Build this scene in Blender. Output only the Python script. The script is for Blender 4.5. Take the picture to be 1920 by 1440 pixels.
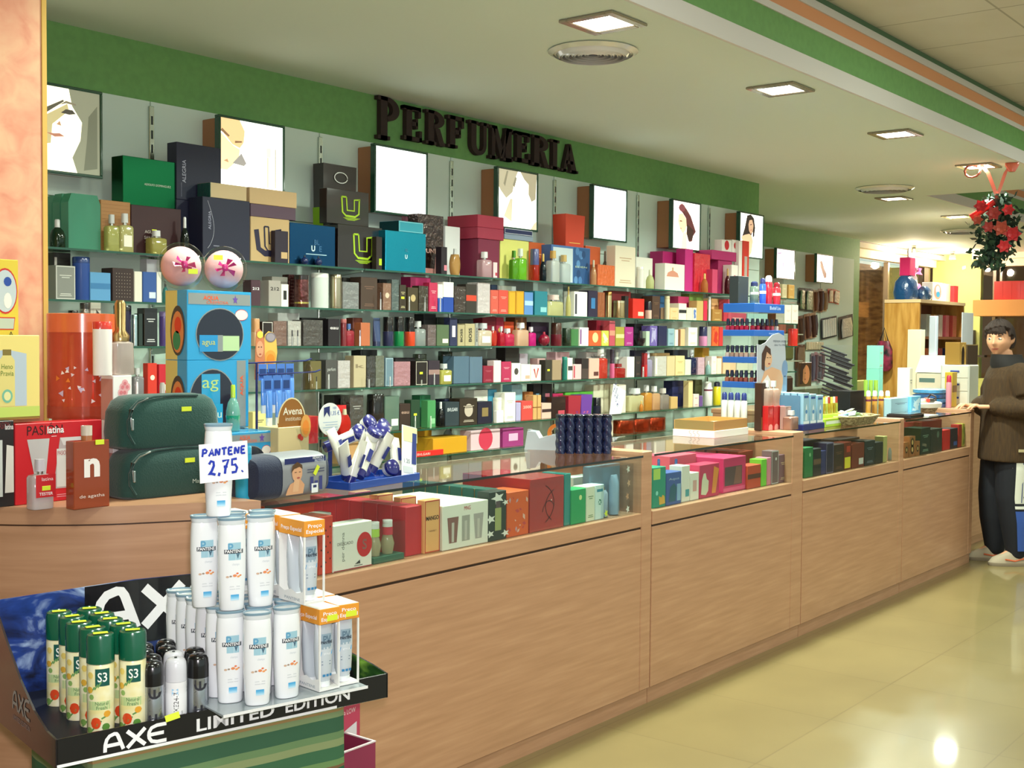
import bpy, bmesh, math, random
from math import *
from mathutils import Vector, Matrix
random.seed(7)
for _o in list(bpy.data.objects): bpy.data.objects.remove(_o)
SC = bpy.context.scene
COL = SC.collection

# ------------------------------------------------------------ camera
CAMH = 1.40
FPX = 2263.447
YAW, PITCH, ROLL = radians(38.2669), radians(2.18824), radians(0.48039)
_f0 = Vector((cos(YAW), sin(YAW), 0)); _r0 = Vector((sin(YAW), -cos(YAW), 0)); _u0 = Vector((0, 0, 1))
_f = _f0*cos(PITCH) - _u0*sin(PITCH); _u1 = _u0*cos(PITCH) + _f0*sin(PITCH)
_r = _r0*cos(ROLL) + _u1*sin(ROLL); _u = _u1*cos(ROLL) - _r0*sin(ROLL)
EYE = Vector((0, 0, CAMH))
cam = bpy.data.cameras.new('camera'); camo = bpy.data.objects.new('camera', cam); COL.objects.link(camo)
cam.sensor_width = 36; cam.lens = FPX/1920*36; cam.clip_start = .05; cam.clip_end = 80
_m = Matrix((_r, _u, -_f)).transposed().to_4x4(); _m.translation = EYE
camo.matrix_world = _m
SC.camera = camo

# ------------------------------------------------------------ light, exposure
SC.view_settings.view_transform = 'Standard'; SC.view_settings.look = 'None'
SC.view_settings.gamma = 1; SC.view_settings.use_curve_mapping = False
SC.view_settings.exposure = 0.36
W = bpy.data.worlds.new('world'); SC.world = W; W.use_nodes = True
W.node_tree.nodes['Background'].inputs[0].default_value = (.82, 1, .90, 1)
W.node_tree.nodes['Background'].inputs[1].default_value = 0.62

def lamp(name, kind, loc, energy, color=(1, 1, 1), size=.2, rot=(0, 0, 0), **k):
    d = bpy.data.lights.new(name, kind); d.energy = energy; d.color = color
    if kind == 'AREA': d.size = size
    elif kind == 'POINT' or kind == 'SPOT': d.shadow_soft_size = size
    for a, b in k.items(): setattr(d, a, b)
    o = bpy.data.objects.new(name, d); COL.objects.link(o); o.location = loc; o.rotation_euler = rot
    return o
# the camera's own flash, a little above the lens
lamp('camera_flash', 'SPOT', (0.02, 0.0, 1.47), 118, (1, .94, .97), .03, (radians(88), 0, radians(-90)+YAW), spot_size=radians(84), spot_blend=.55)
# unseen square luminaires added in the high ceiling as fill light over the aisle
FILL_LIGHTS = [(x, y) for x in (0.6, 3.2, 5.8, 8.4) for y in (1.0, -1.2)]
FILL_POWER, DOWN_POWER = 17, 39
LAMPC = (.88, 1, .84)
DOWN_LIGHTS = [(3.835, 2.60), (5.345, 2.60), (6.88, 2.62), (8.46, 2.64), (9.97, 3.80), (11.74, 3.85), (2.32, 2.60)]  # last entry is an invented, unseen downlight added over the curved counter

# ------------------------------------------------------------ pixel helpers (photo frame 1920x1440) -> points of the place
def ray(x, y): return _f + _r*((x-960)/FPX) + _u*((720-y)/FPX)
def atY(x, y, Y): d = ray(x, y); return EYE + d*(Y/d.y)
def atX(x, y, X): d = ray(x, y); return EYE + d*(X/d.x)
def atZ(x, y, Z): d = ray(x, y); return EYE + d*((Z-CAMH)/d.z)

# ------------------------------------------------------------ materials
def lin(c): return c/12.92 if c <= .04045 else ((c+.055)/1.055)**2.4
def hexc(h):
    if len(h) == 3: h = ''.join(ch*2 for ch in h)
    return tuple(lin(int(h[i:i+2], 16)/255) for i in (0, 2, 4)) + (1,)
_mats = {}
def mat(h, fin='paper'):
    key = (h, fin)
    if key in _mats: return _mats[key]
    m = bpy.data.materials.new(fin+'_'+h); m.use_nodes = True; _mats[key] = m
    nt = m.node_tree; b = nt.nodes['Principled BSDF']; N = nt.nodes.new; L = nt.links.new
    c = hexc(h); b.inputs['Base Color'].default_value = c
    I = b.inputs
    if fin == 'paper': I['Roughness'].default_value = .5; I['Coat Weight'].default_value = .06; I['Coat Roughness'].default_value = .15; I['Specular IOR Level'].default_value = .35
    elif fin == 'matte': I['Roughness'].default_value = .8
    elif fin == 'gloss': I['Roughness'].default_value = .22; I['Coat Weight'].default_value = .5; I['Coat Roughness'].default_value = .06
    elif fin == 'metal': I['Metallic'].default_value = .9; I['Roughness'].default_value = .25
    elif fin == 'foil' or fin == 'cello':
        I['Roughness'].default_value = .3
        if fin == 'foil': I['Metallic'].default_value = .75
        I['Coat Weight'].default_value = .9; I['Coat Roughness'].default_value = .05
        tc = N('ShaderNodeTexCoord'); n = N('ShaderNodeTexNoise'); n.inputs['Scale'].default_value = 38; n.inputs['Detail'].default_value = 3
        bp = N('ShaderNodeBump'); bp.inputs['Strength'].default_value = .55; bp.inputs['Distance'].default_value = .012
        L(tc.outputs['Object'], n.inputs['Vector']); L(n.outputs['Fac'], bp.inputs['Height']); L(bp.outputs[0], I['Normal']); L(bp.outputs[0], I['Coat Normal'])
    elif fin == 'tint':      # coloured clear glass or plastic with something in it
        I['Roughness'].default_value = .12; I['Coat Weight'].default_value = .6; I['Coat Roughness'].default_value = .03
        t = N('ShaderNodeBsdfTransparent'); t.inputs[0].default_value = tuple(.35+.65*v for v in c[:3])+(1,)
        mx = N('ShaderNodeMixShader'); mx.inputs[0].default_value = .58
        L(t.outputs[0], mx.inputs[1]); L(b.outputs[0], mx.inputs[2]); L(mx.outputs[0], nt.nodes['Material Output'].inputs[0])
    elif fin == 'clear':     # clear glass or film
        t = N('ShaderNodeBsdfTransparent'); t.inputs[0].default_value = tuple(.75+.25*v for v in c[:3])+(1,)
        g = N('ShaderNodeBsdfGlossy'); g.inputs['Roughness'].default_value = .03; g.inputs[0].default_value = (1, 1, 1, 1)
        fr = N('ShaderNodeFresnel'); fr.inputs[0].default_value = 1.5
        ma = N('ShaderNodeMath'); ma.operation = 'MULTIPLY_ADD'; ma.inputs[1].default_value = .8; ma.inputs[2].default_value = .0
        mx = N('ShaderNodeMixShader'); ge = N('ShaderNodeNewGeometry'); mb_ = N('ShaderNodeMath'); mb_.operation = 'MULTIPLY'; inv = N('ShaderNodeMath'); inv.operation = 'SUBTRACT'; inv.inputs[0].default_value = 1
        L(fr.outputs[0], ma.inputs[0]); L(ge.outputs['Backfacing'], inv.inputs[1]); L(ma.outputs[0], mb_.inputs[0]); L(inv.outputs[0], mb_.inputs[1]); L(mb_.outputs[0], mx.inputs[0])
        L(t.outputs[0], mx.inputs[1]); L(g.outputs[0], mx.inputs[2]); L(mx.outputs[0], nt.nodes['Material Output'].inputs[0])
    elif fin == 'cloth':
        I['Roughness'].default_value = .9; I['Sheen Weight'].default_value = .25
        tc = N('ShaderNodeTexCoord'); n = N('ShaderNodeTexNoise'); n.inputs['Scale'].default_value = 240; n.inputs['Detail'].default_value = 2
        bp = N('ShaderNodeBump'); bp.inputs['Strength'].default_value = .4; bp.inputs['Distance'].default_value = .003
        L(tc.outputs['Object'], n.inputs['Vector']); L(n.outputs['Fac'], bp.inputs['Height']); L(bp.outputs[0], I['Normal'])
    elif fin.startswith('glow'):
        I['Emission Color'].default_value = c; I['Emission Strength'].default_value = float(fin[4:]); I['Roughness'].default_value = .3
    return m
def noise_mat(name, c1, c2, scale, rough=.5, stretch=(1, 1, 1), coat=0, detail=6, lo=.35, hi=.65, bump=0, dist=0, c3=None, coord='Object'):
    m = bpy.data.materials.new(name); m.use_nodes = True; nt = m.node_tree; b = nt.nodes['Principled BSDF']; N = nt.nodes.new; L = nt.links.new
    tc = N('ShaderNodeTexCoord'); mp = N('ShaderNodeMapping'); mp.inputs['Scale'].default_value = stretch
    n = N('ShaderNodeTexNoise'); n.inputs['Scale'].default_value = scale; n.inputs['Detail'].default_value = detail; n.inputs['Distortion'].default_value = dist
    cr = N('ShaderNodeValToRGB'); cr.color_ramp.elements[0].position = lo; cr.color_ramp.elements[1].position = hi
    cr.color_ramp.elements[0].color = hexc(c1); cr.color_ramp.elements[1].color = hexc(c2)
    if c3: e = cr.color_ramp.elements.new((lo+hi)/2); e.color = hexc(c3)
    L(tc.outputs[coord], mp.inputs[0]); L(mp.outputs[0], n.inputs['Vector']); L(n.outputs['Fac'], cr.inputs[0]); L(cr.outputs[0], b.inputs['Base Color'])
    b.inputs['Roughness'].default_value = rough; b.inputs['Coat Weight'].default_value = coat; b.inputs['Coat Roughness'].default_value = .1
    if bump:
        bp = N('ShaderNodeBump'); bp.inputs['Strength'].default_value = bump; bp.inputs['Distance'].default_value = .01
        L(n.outputs['Fac'], bp.inputs['Height']); L(bp.outputs[0], b.inputs['Normal'])
    return m

# ------------------------------------------------------------ mesh builder
_txt = {}
def text_geo(s, bold=0.0, thick=0.0):
    key = (s, bold, thick)
    if key not in _txt:
        cu = bpy.data.curves.new('t', 'FONT'); cu.body = s; cu.size = 1; cu.offset = bold; cu.extrude = thick; cu.resolution_u = 3
        o = bpy.data.objects.new('t', cu); COL.objects.link(o)
        dg = bpy.context.evaluated_depsgraph_get(); me = bpy.data.meshes.new_from_object(o.evaluated_get(dg))
        v = [tuple(p.co) for p in me.vertices]; f = [tuple(p.vertices) for p in me.polygons]
        bpy.data.objects.remove(o); bpy.data.curves.remove(cu); bpy.data.meshes.remove(me)
        xs = [p[0] for p in v] or [0]
        _txt[key] = (v, f, min(xs), max(xs))
    return _txt[key]

class MB:
    """collects shapes; build() links them as ONE mesh object"""
    def __init__(s): s.v = []; s.f = []; s.mi = []; s.sm = []; s.mats = []; s.M = None
    def mid(s, m):
        if isinstance(m, str): m = mat(m)
        elif isinstance(m, tuple): m = mat(*m)
        if m not in s.mats: s.mats.append(m)
        return s.mats.index(m)
    def add(s, vs, fs, m, smooth=False):
        k = len(s.v); i = s.mid(m)
        for p in vs:
            p = Vector(p)
            s.v.append(tuple(s.M @ p if s.M else p))
        for f in fs: s.f.append([k+j for j in f]); s.mi.append(i); s.sm.append(smooth)
        return s
    def box(s, x0, y0, z0, x1, y1, z1, m, bev=0.0, mf=None, ml=None, mt=None):
        """mf / ml / mt: other material on the front (-y), left (-x) and top faces"""
        lo = (min(x0, x1), min(y0, y1), min(z0, z1)); hi = (max(x0, x1), max(y0, y1), max(z0, z1))
        b = min(bev, *[(hi[a]-lo[a])*.45 for a in range(3)])
        c = [(lo[a]+hi[a])/2 for a in range(3)]; h = [(hi[a]-lo[a])/2 for a in range(3)]
        vs = []; ix = {}
        S = (-1, 1)
        if b <= 0:
            for sx in S:
                for sy in S:
                    for sz in S:
                        ix[(sx, sy, sz)] = len(vs); vs.append((c[0]+sx*h[0], c[1]+sy*h[1], c[2]+sz*h[2]))
            g = lambda sg, ax: ix[sg]
        else:
            for sx in S:
                for sy in S:
                    for sz in S:
                        for ax in range(3):
                            sg = (sx, sy, sz); p = [c[a]+sg[a]*(h[a]-(0 if a == ax else b)) for a in range(3)]
                            ix[(sg, ax)] = len(vs); vs.append(tuple(p))
            g = lambda sg, ax: ix[(sg, ax)]
        fs = []; ms = []
        def mk(a, sa, q):
            o = [t for t in range(3) if t != a]
            r = []
            for (p1, p2) in ((-1, -1), (1, -1), (1, 1), (-1, 1)):
                sg = [0]*3; sg[a] = sa; sg[o[0]] = p1; sg[o[1]] = p2; r.append(g(tuple(sg), a))
            return r
        for a in range(3):
            for sa in S:
                fs.append(mk(a, sa, 0))
                ms.append(mf if (a == 1 and sa < 0 and mf) else ml if (a == 0 and sa < 0 and ml) else mt if (a == 2 and sa > 0 and mt) else m)
        if b > 0:
            for a in range(3):
                o = [t for t in range(3) if t != a]
                for p1 in S:
                    for p2 in S:
                        r = []
                        for sa in S:
                            sg = [0]*3; sg[a] = sa; sg[o[0]] = p1; sg[o[1]] = p2
                            r.append((g(tuple(sg), o[0]), g(tuple(sg), o[1])))
                        fs.append([r[0][0], r[0][1], r[1][1], r[1][0]]); ms.append(m)
            for sx in S:
                for sy in S:
                    for sz in S: fs.append([g((sx, sy, sz), a) for a in range(3)]); ms.append(m)
        C = Vector(c)
        for f, mm in zip(fs, ms):
            P = [Vector(vs[i]) for i in f]; n = (P[1]-P[0]).cross(P[2]-P[0])
            if n.dot(sum(P, Vector())/len(P)-C) < 0: f.reverse()
        k = len(s.v)
        for p in vs: s.v.append(tuple(s.M @ Vector(p) if s.M else p))
        for f, mm in zip(fs, ms): s.f.append([k+j for j in f]); s.mi.append(s.mid(mm)); s.sm.append(False)
        return s
    def loft(s, secs, m, n=20, p=2, smooth=True, cap=True, cx=0, cy=0):
        """secs: (z, hx, hy[, dx, dy]) superellipse rings, bottom to top"""
        vs = []; fs = []
        for q in secs:
            z, hx, hy = q[:3]; dx, dy = q[3:5] if len(q) > 3 else (0, 0)
            for i in range(n):
                a = 2*pi*(i+.5)/n; ca, sa = cos(a), sin(a)
                vs.append((cx+dx+hx*copysign(abs(ca)**(2/p), ca), cy+dy+hy*copysign(abs(sa)**(2/p), sa), z))
        for k in range(len(secs)-1):
            for i in range(n):
                j = (i+1) % n; fs.append((k*n+i, k*n+j, (k+1)*n+j, (k+1)*n+i))
        if cap: fs.append(tuple(reversed(range(n)))); fs.append(tuple((len(secs)-1)*n+i for i in range(n)))
        return s.add(vs, fs, m, smooth)
    def cyl(s, x, y, z0, z1, r, m, n=16, r2=None, smooth=True):
        r2 = r if r2 is None else r2
        return s.loft([(z0, r, r), (z1, r2, r2)], m, n, 2, smooth, True, x, y)
    def tube(s, pts, r, m, n=6, smooth=True, close=False):
        P = [Vector(p) for p in pts]; vs = []; fs = []; R = r if isinstance(r, (list, tuple)) else [r]*len(P)
        for k, p in enumerate(P):
            d = (P[min(k+1, len(P)-1)]-P[max(k-1, 0)])
            if close: d = P[(k+1) % len(P)]-P[k-1]
            d = d.normalized() if d.length > 1e-9 else Vector((0, 0, 1))
            a = d.cross(Vector((0, 0, 1)) if abs(d.z) < .9 else Vector((1, 0, 0))).normalized(); b = d.cross(a)
            for i in range(n): t = 2*pi*i/n; vs.append(tuple(p+a*(cos(t)*R[k])+b*(sin(t)*R[k])))
        K = len(P)
        for k in range(K if close else K-1):
            for i in range(n):
                j = (i+1) % n; k2 = (k+1) % K; fs.append((k*n+i, k2*n+i, k2*n+j, k*n+j))
        if not close: fs.append(tuple(range(n))); fs.append(tuple((K-1)*n+i for i in reversed(range(n))))
        return s.add(vs, fs, m, smooth)
    def poly(s, pts, y, m, thick=0.0):
        """outline in XZ (counter-clockwise seen from -y), facing -y"""
        n = len(pts)
        vs = [(p[0], y, p[1]) for p in pts]; fs = [tuple(range(n))]
        if thick:
            vs += [(p[0], y+thick, p[1]) for p in pts]; fs.append(tuple(reversed(range(n, 2*n))))
            fs += [(i, i+n, (i+1) % n+n, (i+1) % n) for i in range(n)]
        return s.add(vs, fs, m)
    def panel(s, x0, z0, x1, z1, y, m): return s.poly([(x0, z0), (x1, z0), (x1, z1), (x0, z1)], y, m)
    def disc(s, x, z, rx, rz, y, m, n=20, thick=0): return s.poly([(x+rx*cos(2*pi*i/n), z+rz*sin(2*pi*i/n)) for i in range(n)], y, m, thick)
    def stroke(s, pts, w, y, m, thick=0.0):
        """flat pen stroke of width w along a polyline in XZ"""
        P = [Vector((p[0], p[1])) for p in pts]; Lf = []; Rt = []
        for k in range(len(P)):
            d = (P[min(k+1, len(P)-1)]-P[max(k-1, 0)]); d = d.normalized() if d.length > 1e-9 else Vector((1, 0))
            nn = Vector((-d.y, d.x))*(w/2); Lf.append(P[k]+nn); Rt.append(P[k]-nn)
        vs = [(p.x, y, p.y) for p in Rt+Lf]; n = len(P); fs = [(i, i+1, n+i+1, n+i) for i in range(n-1)]
        return s.add(vs, fs, m)
    def text(s, t, x, z, size, y, m, w=None, align='c', bold=0.0, rot=0, thick=0.0):
        """lettering in XZ facing -y; w: fit to this width; rot 90: reads upwards"""
        v, f, a, b = text_geo(t, bold, thick)
        sx = size if w is None else w/max(b-a, 1e-6); o = {'c': (a+b)/2, 'l': a, 'r': b}[align]
        R = radians(rot); vs = []
        for p in v:
            px, pz = (p[0]-o)*sx, (p[1]-(.35 if rot else 0))*size
            vs.append((x+px*cos(R)-pz*sin(R), y-p[2]*size, z+px*sin(R)+pz*cos(R)))
        return s.add(vs, f, m)
    def grid(s, fn, nu, nv, m, smooth=True, closeu=False):
        vs = [tuple(fn(i/(nu if closeu else nu-1), j/(nv-1))) for j in range(nv) for i in range(nu)]
        fs = [(j*nu+i, j*nu+(i+1) % nu, (j+1)*nu+(i+1) % nu, (j+1)*nu+i) for j in range(nv-1) for i in range(nu if closeu else nu-1)]
        return s.add(vs, fs, m, smooth)
    def build(s, name, parent=None, loc=(0, 0, 0), rz=0, rot=None):
        me = bpy.data.meshes.new(name); me.from_pydata(s.v, [], s.f)
        for m in s.mats: me.materials.append(m)
        me.polygons.foreach_set('material_index', s.mi); me.polygons.foreach_set('use_smooth', s.sm)
        me.update()
        if any(s.sm): me.set_sharp_from_angle(angle=radians(42))
        o = bpy.data.objects.new(name, me); COL.objects.link(o); o.location = loc
        o.rotation_euler = rot if rot else (0, 0, rz)
        if parent: o.parent = parent
        return o

def tag(o, label, cat, group=None, kind=None):
    o['label'] = label; o['category'] = cat
    if group: o['group'] = group
    if kind: o['kind'] = kind
    return o
def struct(o, label=None):
    o['kind'] = 'structure'
    if label: o['label'] = label
    return o
def thing(name, label, cat, loc=(0, 0, 0), rz=0, group=None, rot=None):
    o = bpy.data.objects.new(name, None); COL.objects.link(o); o.empty_display_size = .05
    o.location = loc; o.rotation_euler = rot if rot else (0, 0, rz)
    return tag(o, label, cat, group)
def copy_thing(o, loc, rz=None, label=None):
    r = o.copy(); COL.objects.link(r); r.location = loc
    if rz is not None: r.rotation_euler = (0, 0, rz)
    if label: r['label'] = label
    for ch in list(o.children):
        c = ch.copy(); COL.objects.link(c); c.parent = r
        for g in list(ch.children):
            d = g.copy(); COL.objects.link(d); d.parent = c
    return r
# ============================================================ the room
WALLY, CEIL, HIGH = 4.295, 2.60, 2.97
WOOD = noise_mat('beech_laminate', 'b58665', 'c99a78', 5, .38, (.7, .7, 11), .15, 5, .3, .75, c3='bf8f6e')
PINK = noise_mat('sponged_plaster', 'dcaa88', 'cd7f66', 13, .8, (1, 1, 1), 0, 12, .36, .74, .05, .6, 'd8997c')
GREENW = noise_mat('green_paint', '6a9a58', '70a25d', 30, .7)
CREAM = mat('d6e2d6', 'matte')
WPANEL = mat('d2e2d8', 'matte')
def tile_mat(name, c1, c2, mort, size, rough, coat, mw=.004):
    m = bpy.data.materials.new(name); m.use_nodes = True; nt = m.node_tree; b = nt.nodes['Principled BSDF']; N = nt.nodes.new; L = nt.links.new
    tc = N('ShaderNodeTexCoord'); br = N('ShaderNodeTexBrick'); br.offset = 0; br.squash = 1
    br.inputs['Scale'].default_value = 1; br.inputs['Brick Width'].default_value = size; br.inputs['Row Height'].default_value = size
    br.inputs['Mortar Size'].default_value = mw; br.inputs['Color1'].default_value = hexc(c1); br.inputs['Color2'].default_value = hexc(c2); br.inputs['Mortar'].default_value = hexc(mort)
    n = N('ShaderNodeTexNoise'); n.inputs['Scale'].default_value = 2.2; n.inputs['Detail'].default_value = 5
    mx = N('ShaderNodeMix'); mx.data_type = 'RGBA'; mx.blend_type = 'OVERLAY'; mx.inputs[0].default_value = .22
    L(tc.outputs['Object'], br.inputs['Vector']); L(tc.outputs['Object'], n.inputs['Vector'])
    L(br.outputs['Color'], mx.inputs[6]); L(n.outputs['Fac'], mx.inputs[7]); L(mx.outputs[2], b.inputs['Base Color'])
    b.inputs['Roughness'].default_value = rough; b.inputs['Coat Weight'].default_value = coat; b.inputs['Coat Roughness'].default_value = .06
    return m
FLOORM = tile_mat('polished_floor', '84754c', '817249', '756641', .6, .3, .5, .003)
HIGHM = tile_mat('ceiling_tiles', 'd8d2c4', 'd4cdbf', 'b0a898', .6, .9, 0, .006)
struct(MB().box(-3, -4.5, -.05, 19, 6.6, 0, FLOORM).build('floor'))
# low ceiling round two raised coffers
struct(MB().box(-3, 2.38, CEIL, 9.2, 6.6, CEIL+.05, CREAM).box(9.2, -4.5, CEIL, 9.95, 6.6, CEIL+.05, CREAM)
       .box(9.95, 3.53, CEIL, 19, 6.6, CEIL+.05, CREAM).build('ceiling'))
struct(MB().box(-3, -4.5, HIGH+.02, 19, 3.6, HIGH+.07, HIGHM).build('ceiling_high'))
def fascia(name, fn):
    """stepped band from the low ceiling up to the high one; fn(z0, z1, inset, material) places one strip"""
    mb = MB()
    for z0, z1, ins, m in ((2.60, 2.682, 0, mat('d8d3d0', 'matte')), (2.682, 2.815, .012, GREENW), (2.815, 2.845, .004, mat('d8d3d0', 'matte')),
                           (2.845, 2.914, .016, mat('e5a074', 'matte')), (2.914, 2.95, .008, mat('d8d3d0', 'matte')), (2.95, 2.99, .03, mat('5c7a58', 'matte'))):
        fn(mb, z0, z1, ins, m)
    return struct(mb.build(name))
fascia('trim_1', lambda b, z0, z1, i, m: b.box(-3, 2.365+i, z0, 9.199, 2.379+.06*(z0>2.65), z1, m))
fascia('trim_2', lambda b, z0, z1, i, m: b.box(9.951, 3.515+i, z0, 19, 3.529+.06*(z0>2.65), z1, m))
fascia('trim_3', lambda b, z0, z1, i, m: b.box(9.2005-.05*(z0>2.65), -4.5, z0, 9.199+.0008-i*0, 2.379, z1, m) if z0>2.65 else None)
fascia('trim_4', lambda b, z0, z1, i, m: b.box(9.90, -4.5, z0, 9.9505+.015-i, 3.51, z1, m) if z0>2.65 else b.box(9.951, -4.5, z0, 9.965, 3.51, z1, m))
# walls
b = MB().box(-3, WALLY, 0, 8.49, WALLY+.12, CEIL, GREENW)
struct(b.build('wall_back'))
b = MB(); UPR = [2.07, 3.006, 3.941, 4.882, 5.813, 6.732, 7.68, 8.49]
ed = [-3]+UPR
for i in range(len(ed)-1):
    b.box(ed[i]+.003, WALLY-.014, 0, ed[i+1]-.003, WALLY-.001, 1.93, WPANEL); b.box(ed[i]+.003, WALLY-.014, 1.934, ed[i+1]-.003, WALLY-.001, 2.36, WPANEL)
struct(b.build('wall_panelling'))
b = MB().box(8.49, 5.70, 0, 13.9, 5.82, CEIL, GREENW).box(8.37, WALLY+.12, 0, 8.49, 5.82, CEIL, GREENW)
for x in (10.9, 11.84, 12.78): b.box(x+.004, 5.69, 0, x+.93, 5.70, 2.36, WPANEL)
struct(b.build('wall_far_back'))
struct(MB().box(17.0, 5.24, 0, 17.12, 5.9, CEIL, mat('b7c07a', 'matte')).box(13.9, 5.9, 0, 17.12, 6.02, .9, mat('b7c07a', 'matte'))
       .box(17.0, -4.5, 0, 17.12, 5.24, .9, mat('b7c07a', 'matte')).build('wall_end'))
struct(MB().box(-3.1, -4.5, 0, -3, 6.6, HIGH, mat('d9d2c0', 'matte')).build('wall_side'))
# pink pillar with a pale yellow edge strip
struct(MB().box(1.05, 3.12, 0, 1.838, 3.75, CEIL, PINK).build('pillar'))
struct(MB().box(1.838, 3.116, 0, 1.852, 3.75, CEIL, mat('c8a050', 'matte')).build('trim_5'))

# ------------------------------------------------------------ luminaires
def downlight(i, x, y, label):
    t = thing('recessed_downlight', label, 'ceiling light', (x, y, CEIL), 0, 'square recessed ceiling lights')
    f = MB(); s = .122; w = .036; fm = mat('8f8672', 'gloss')
    for a, c, d, e in ((-s, -s, s, -s+w), (-s, s-w, s, s), (-s, -s+w, -s+w, s-w), (s-w, -s+w, s, s-w)): f.box(a, c, -.012, d, e, -.0005, fm, .003)
    f.build('frame', t)
    MB().box(-s+w, -s+w, -.009, s-w, s-w, -.003, mat('fff6e8', 'glow9'), .002).build('lens', t)
    lamp('downlight_lamp', 'AREA', (x, y, CEIL-.02), DOWN_POWER*(.4 if x < 3 else 1), LAMPC, .16, spread=radians(150))
DL = ['square ceiling downlight in front of the round grille above the counter', 'square ceiling downlight, second along the low ceiling', 'square ceiling downlight, third along the low ceiling', 'square ceiling downlight just behind the garland ribbon',
      'square ceiling downlight beside the farther round grille', 'small far square ceiling downlight beside the dark hanging garland', 'square ceiling downlight above the curved counter end']
for i, (x, y) in enumerate(DOWN_LIGHTS): downlight(i, x, y, DL[i])
for i, (x, y) in enumerate(FILL_LIGHTS):
    t = thing('fill_luminaire', 'large square luminaire in the high tiled ceiling over the aisle', 'ceiling light', (x, y, HIGH+.02), 0, 'square luminaires of the high ceiling')
    f = MB()
    for a, c, d, e in ((-.3, -.3, .3, -.26), (-.3, .26, .3, .3), (-.3, -.26, -.26, .26), (.26, -.26, .3, .26)): f.box(a, c, -.02, d, e, 0, mat('e0e0dc', 'matte'))
    f.build('frame', t); MB().box(-.26, -.26, -.012, .26, .26, -.004, mat('fff4e2', 'glow3')).build('diffuser', t)
    lamp('fill_lamp', 'AREA', (x, y, HIGH-.03), FILL_POWER, LAMPC, .5)
def vent(x, y, r, label):
    t = thing('air_vent', label, 'vent', (x, y, CEIL), 0, 'round ceiling grilles')
    def ringm(ra, rb, za, zb, m):
        mb = MB(); mb.loft([(zb, ra, ra), (za, rb, rb), (za-.004, rb+.004, rb+.004), (zb-.002, ra+.012, ra+.012)], m, 32, cap=False); return mb
    ringm(r-.03, r, -.002, -.016, mat('dcdccc', 'gloss')).build('rim', t)
    for k in range(5): ringm(.02+k*(r-.05)/5, .045+k*(r-.05)/5, -.004, -.02-.002*k, mat('e4e2e0', 'gloss')).build('ring', t)
    MB().loft([(-.003, r-.02, r-.02), (-.001, r-.02, r-.02)], mat('b4b0aa', 'matte'), 32).build('duct', t)
vent(4.195, 2.893, .185, 'round ceiling air grille nearest, beside the first downlight')
vent(9.27, 3.61, .22, 'round ceiling air grille in the far low ceiling, beside a small downlight')
vent(13.29, 4.27, .25, 'farthest round ceiling air grille, beside the hanging garland')

# ------------------------------------------------------------ PERFUMERIA, letters on the green band
def arc(cx, cz, rx, rz, a0, a1, n=12): return [(cx+rx*cos(radians(a0+(a1-a0)*i/n)), cz+rz*sin(radians(a0+(a1-a0)*i/n))) for i in range(n+1)]
def R(a, c, d, e): return [(a, c), (d, c), (d, e), (a, e)]
def bowl(cz, ro, ri): return arc(.40, cz, .56, ro, -90, 90)+arc(.40, cz, .26, ri, 90, -90)
ST = R(.12, 0, .42, 1); SF = [R(0, 0, .54, .09), R(0, .91, .42, 1)]
GL = {'P': [ST]+SF+[bowl(.72, .28, .17)],
      'E': [ST, R(0, .91, .9, 1), R(0, 0, .96, .12), R(.76, .7, .9, 1), R(.82, 0, .96, .32), R(.4, .44, .72, .56), R(.64, .36, .74, .66), R(0, .88, .9, 1)],
      'R': [ST]+SF+[bowl(.74, .26, .15), [(.46, .5), (.72, .5), (.94, .1), (1.0, .1), (1.0, 0), (.72, 0)]],
      'F': [ST, R(0, .88, .92, 1), R(0, 0, .56, .09), R(.78, .66, .92, 1), R(.4, .44, .72, .57), R(.64, .34, .74, .67)],
      'U': [R(.1, .32, .36, 1), R(.72, .32, .88, 1), R(0, .91, .46, 1), R(.6, .91, 1, 1), arc(.49, .33, .39, .33, 180, 360)+arc(.54, .33, .18, .2, 360, 180)],
      'M': [R(.08, 0, .22, 1), R(.68, 0, .94, 1), [(.1, 1), (.3, 1), (.58, .28), (.46, .05)], [(.46, .05), (.58, .05), (.86, 1), (.72, 1)], R(0, 0, .32, .09), R(.58, 0, 1, .09), R(0, .91, .3, 1), R(.72, .91, 1, 1)],
      'I': [R(.28, 0, .72, 1), R(.05, 0, .95, .09), R(.05, .91, .95, 1)],
      'A': [[(.1, 0), (.26, 0), (.52, .84), (.42, 1)], [(.42, 1), (.56, 1), (.94, 0), (.62, 0), (.42, .78)], R(.28, .28, .7, .4), R(0, 0, .36, .09), R(.52, 0, 1.02, .09)]}
LT = [('P', 709, 751, 180, 263, 'tall first letter P'), ('E', 758, 793, 200, 264, 'letter E following the tall P'), ('R', 799, 835, 208, 272, 'letter R before the F'), ('F', 840, 873, 218, 278, 'letter F'),
      ('U', 880, 917, 228, 291, 'letter U'), ('M', 919, 962, 238, 300, 'letter M'), ('E', 966, 996, 248, 304, 'letter E following the M'), ('R', 998, 1030, 255, 312, 'letter R before the I'), ('I', 1032, 1050, 262, 317, 'letter I'), ('A', 1053, 1084, 270, 323, 'last letter A')]
LETM = mat('33231f', 'matte'); YL = WALLY-.03
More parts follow.
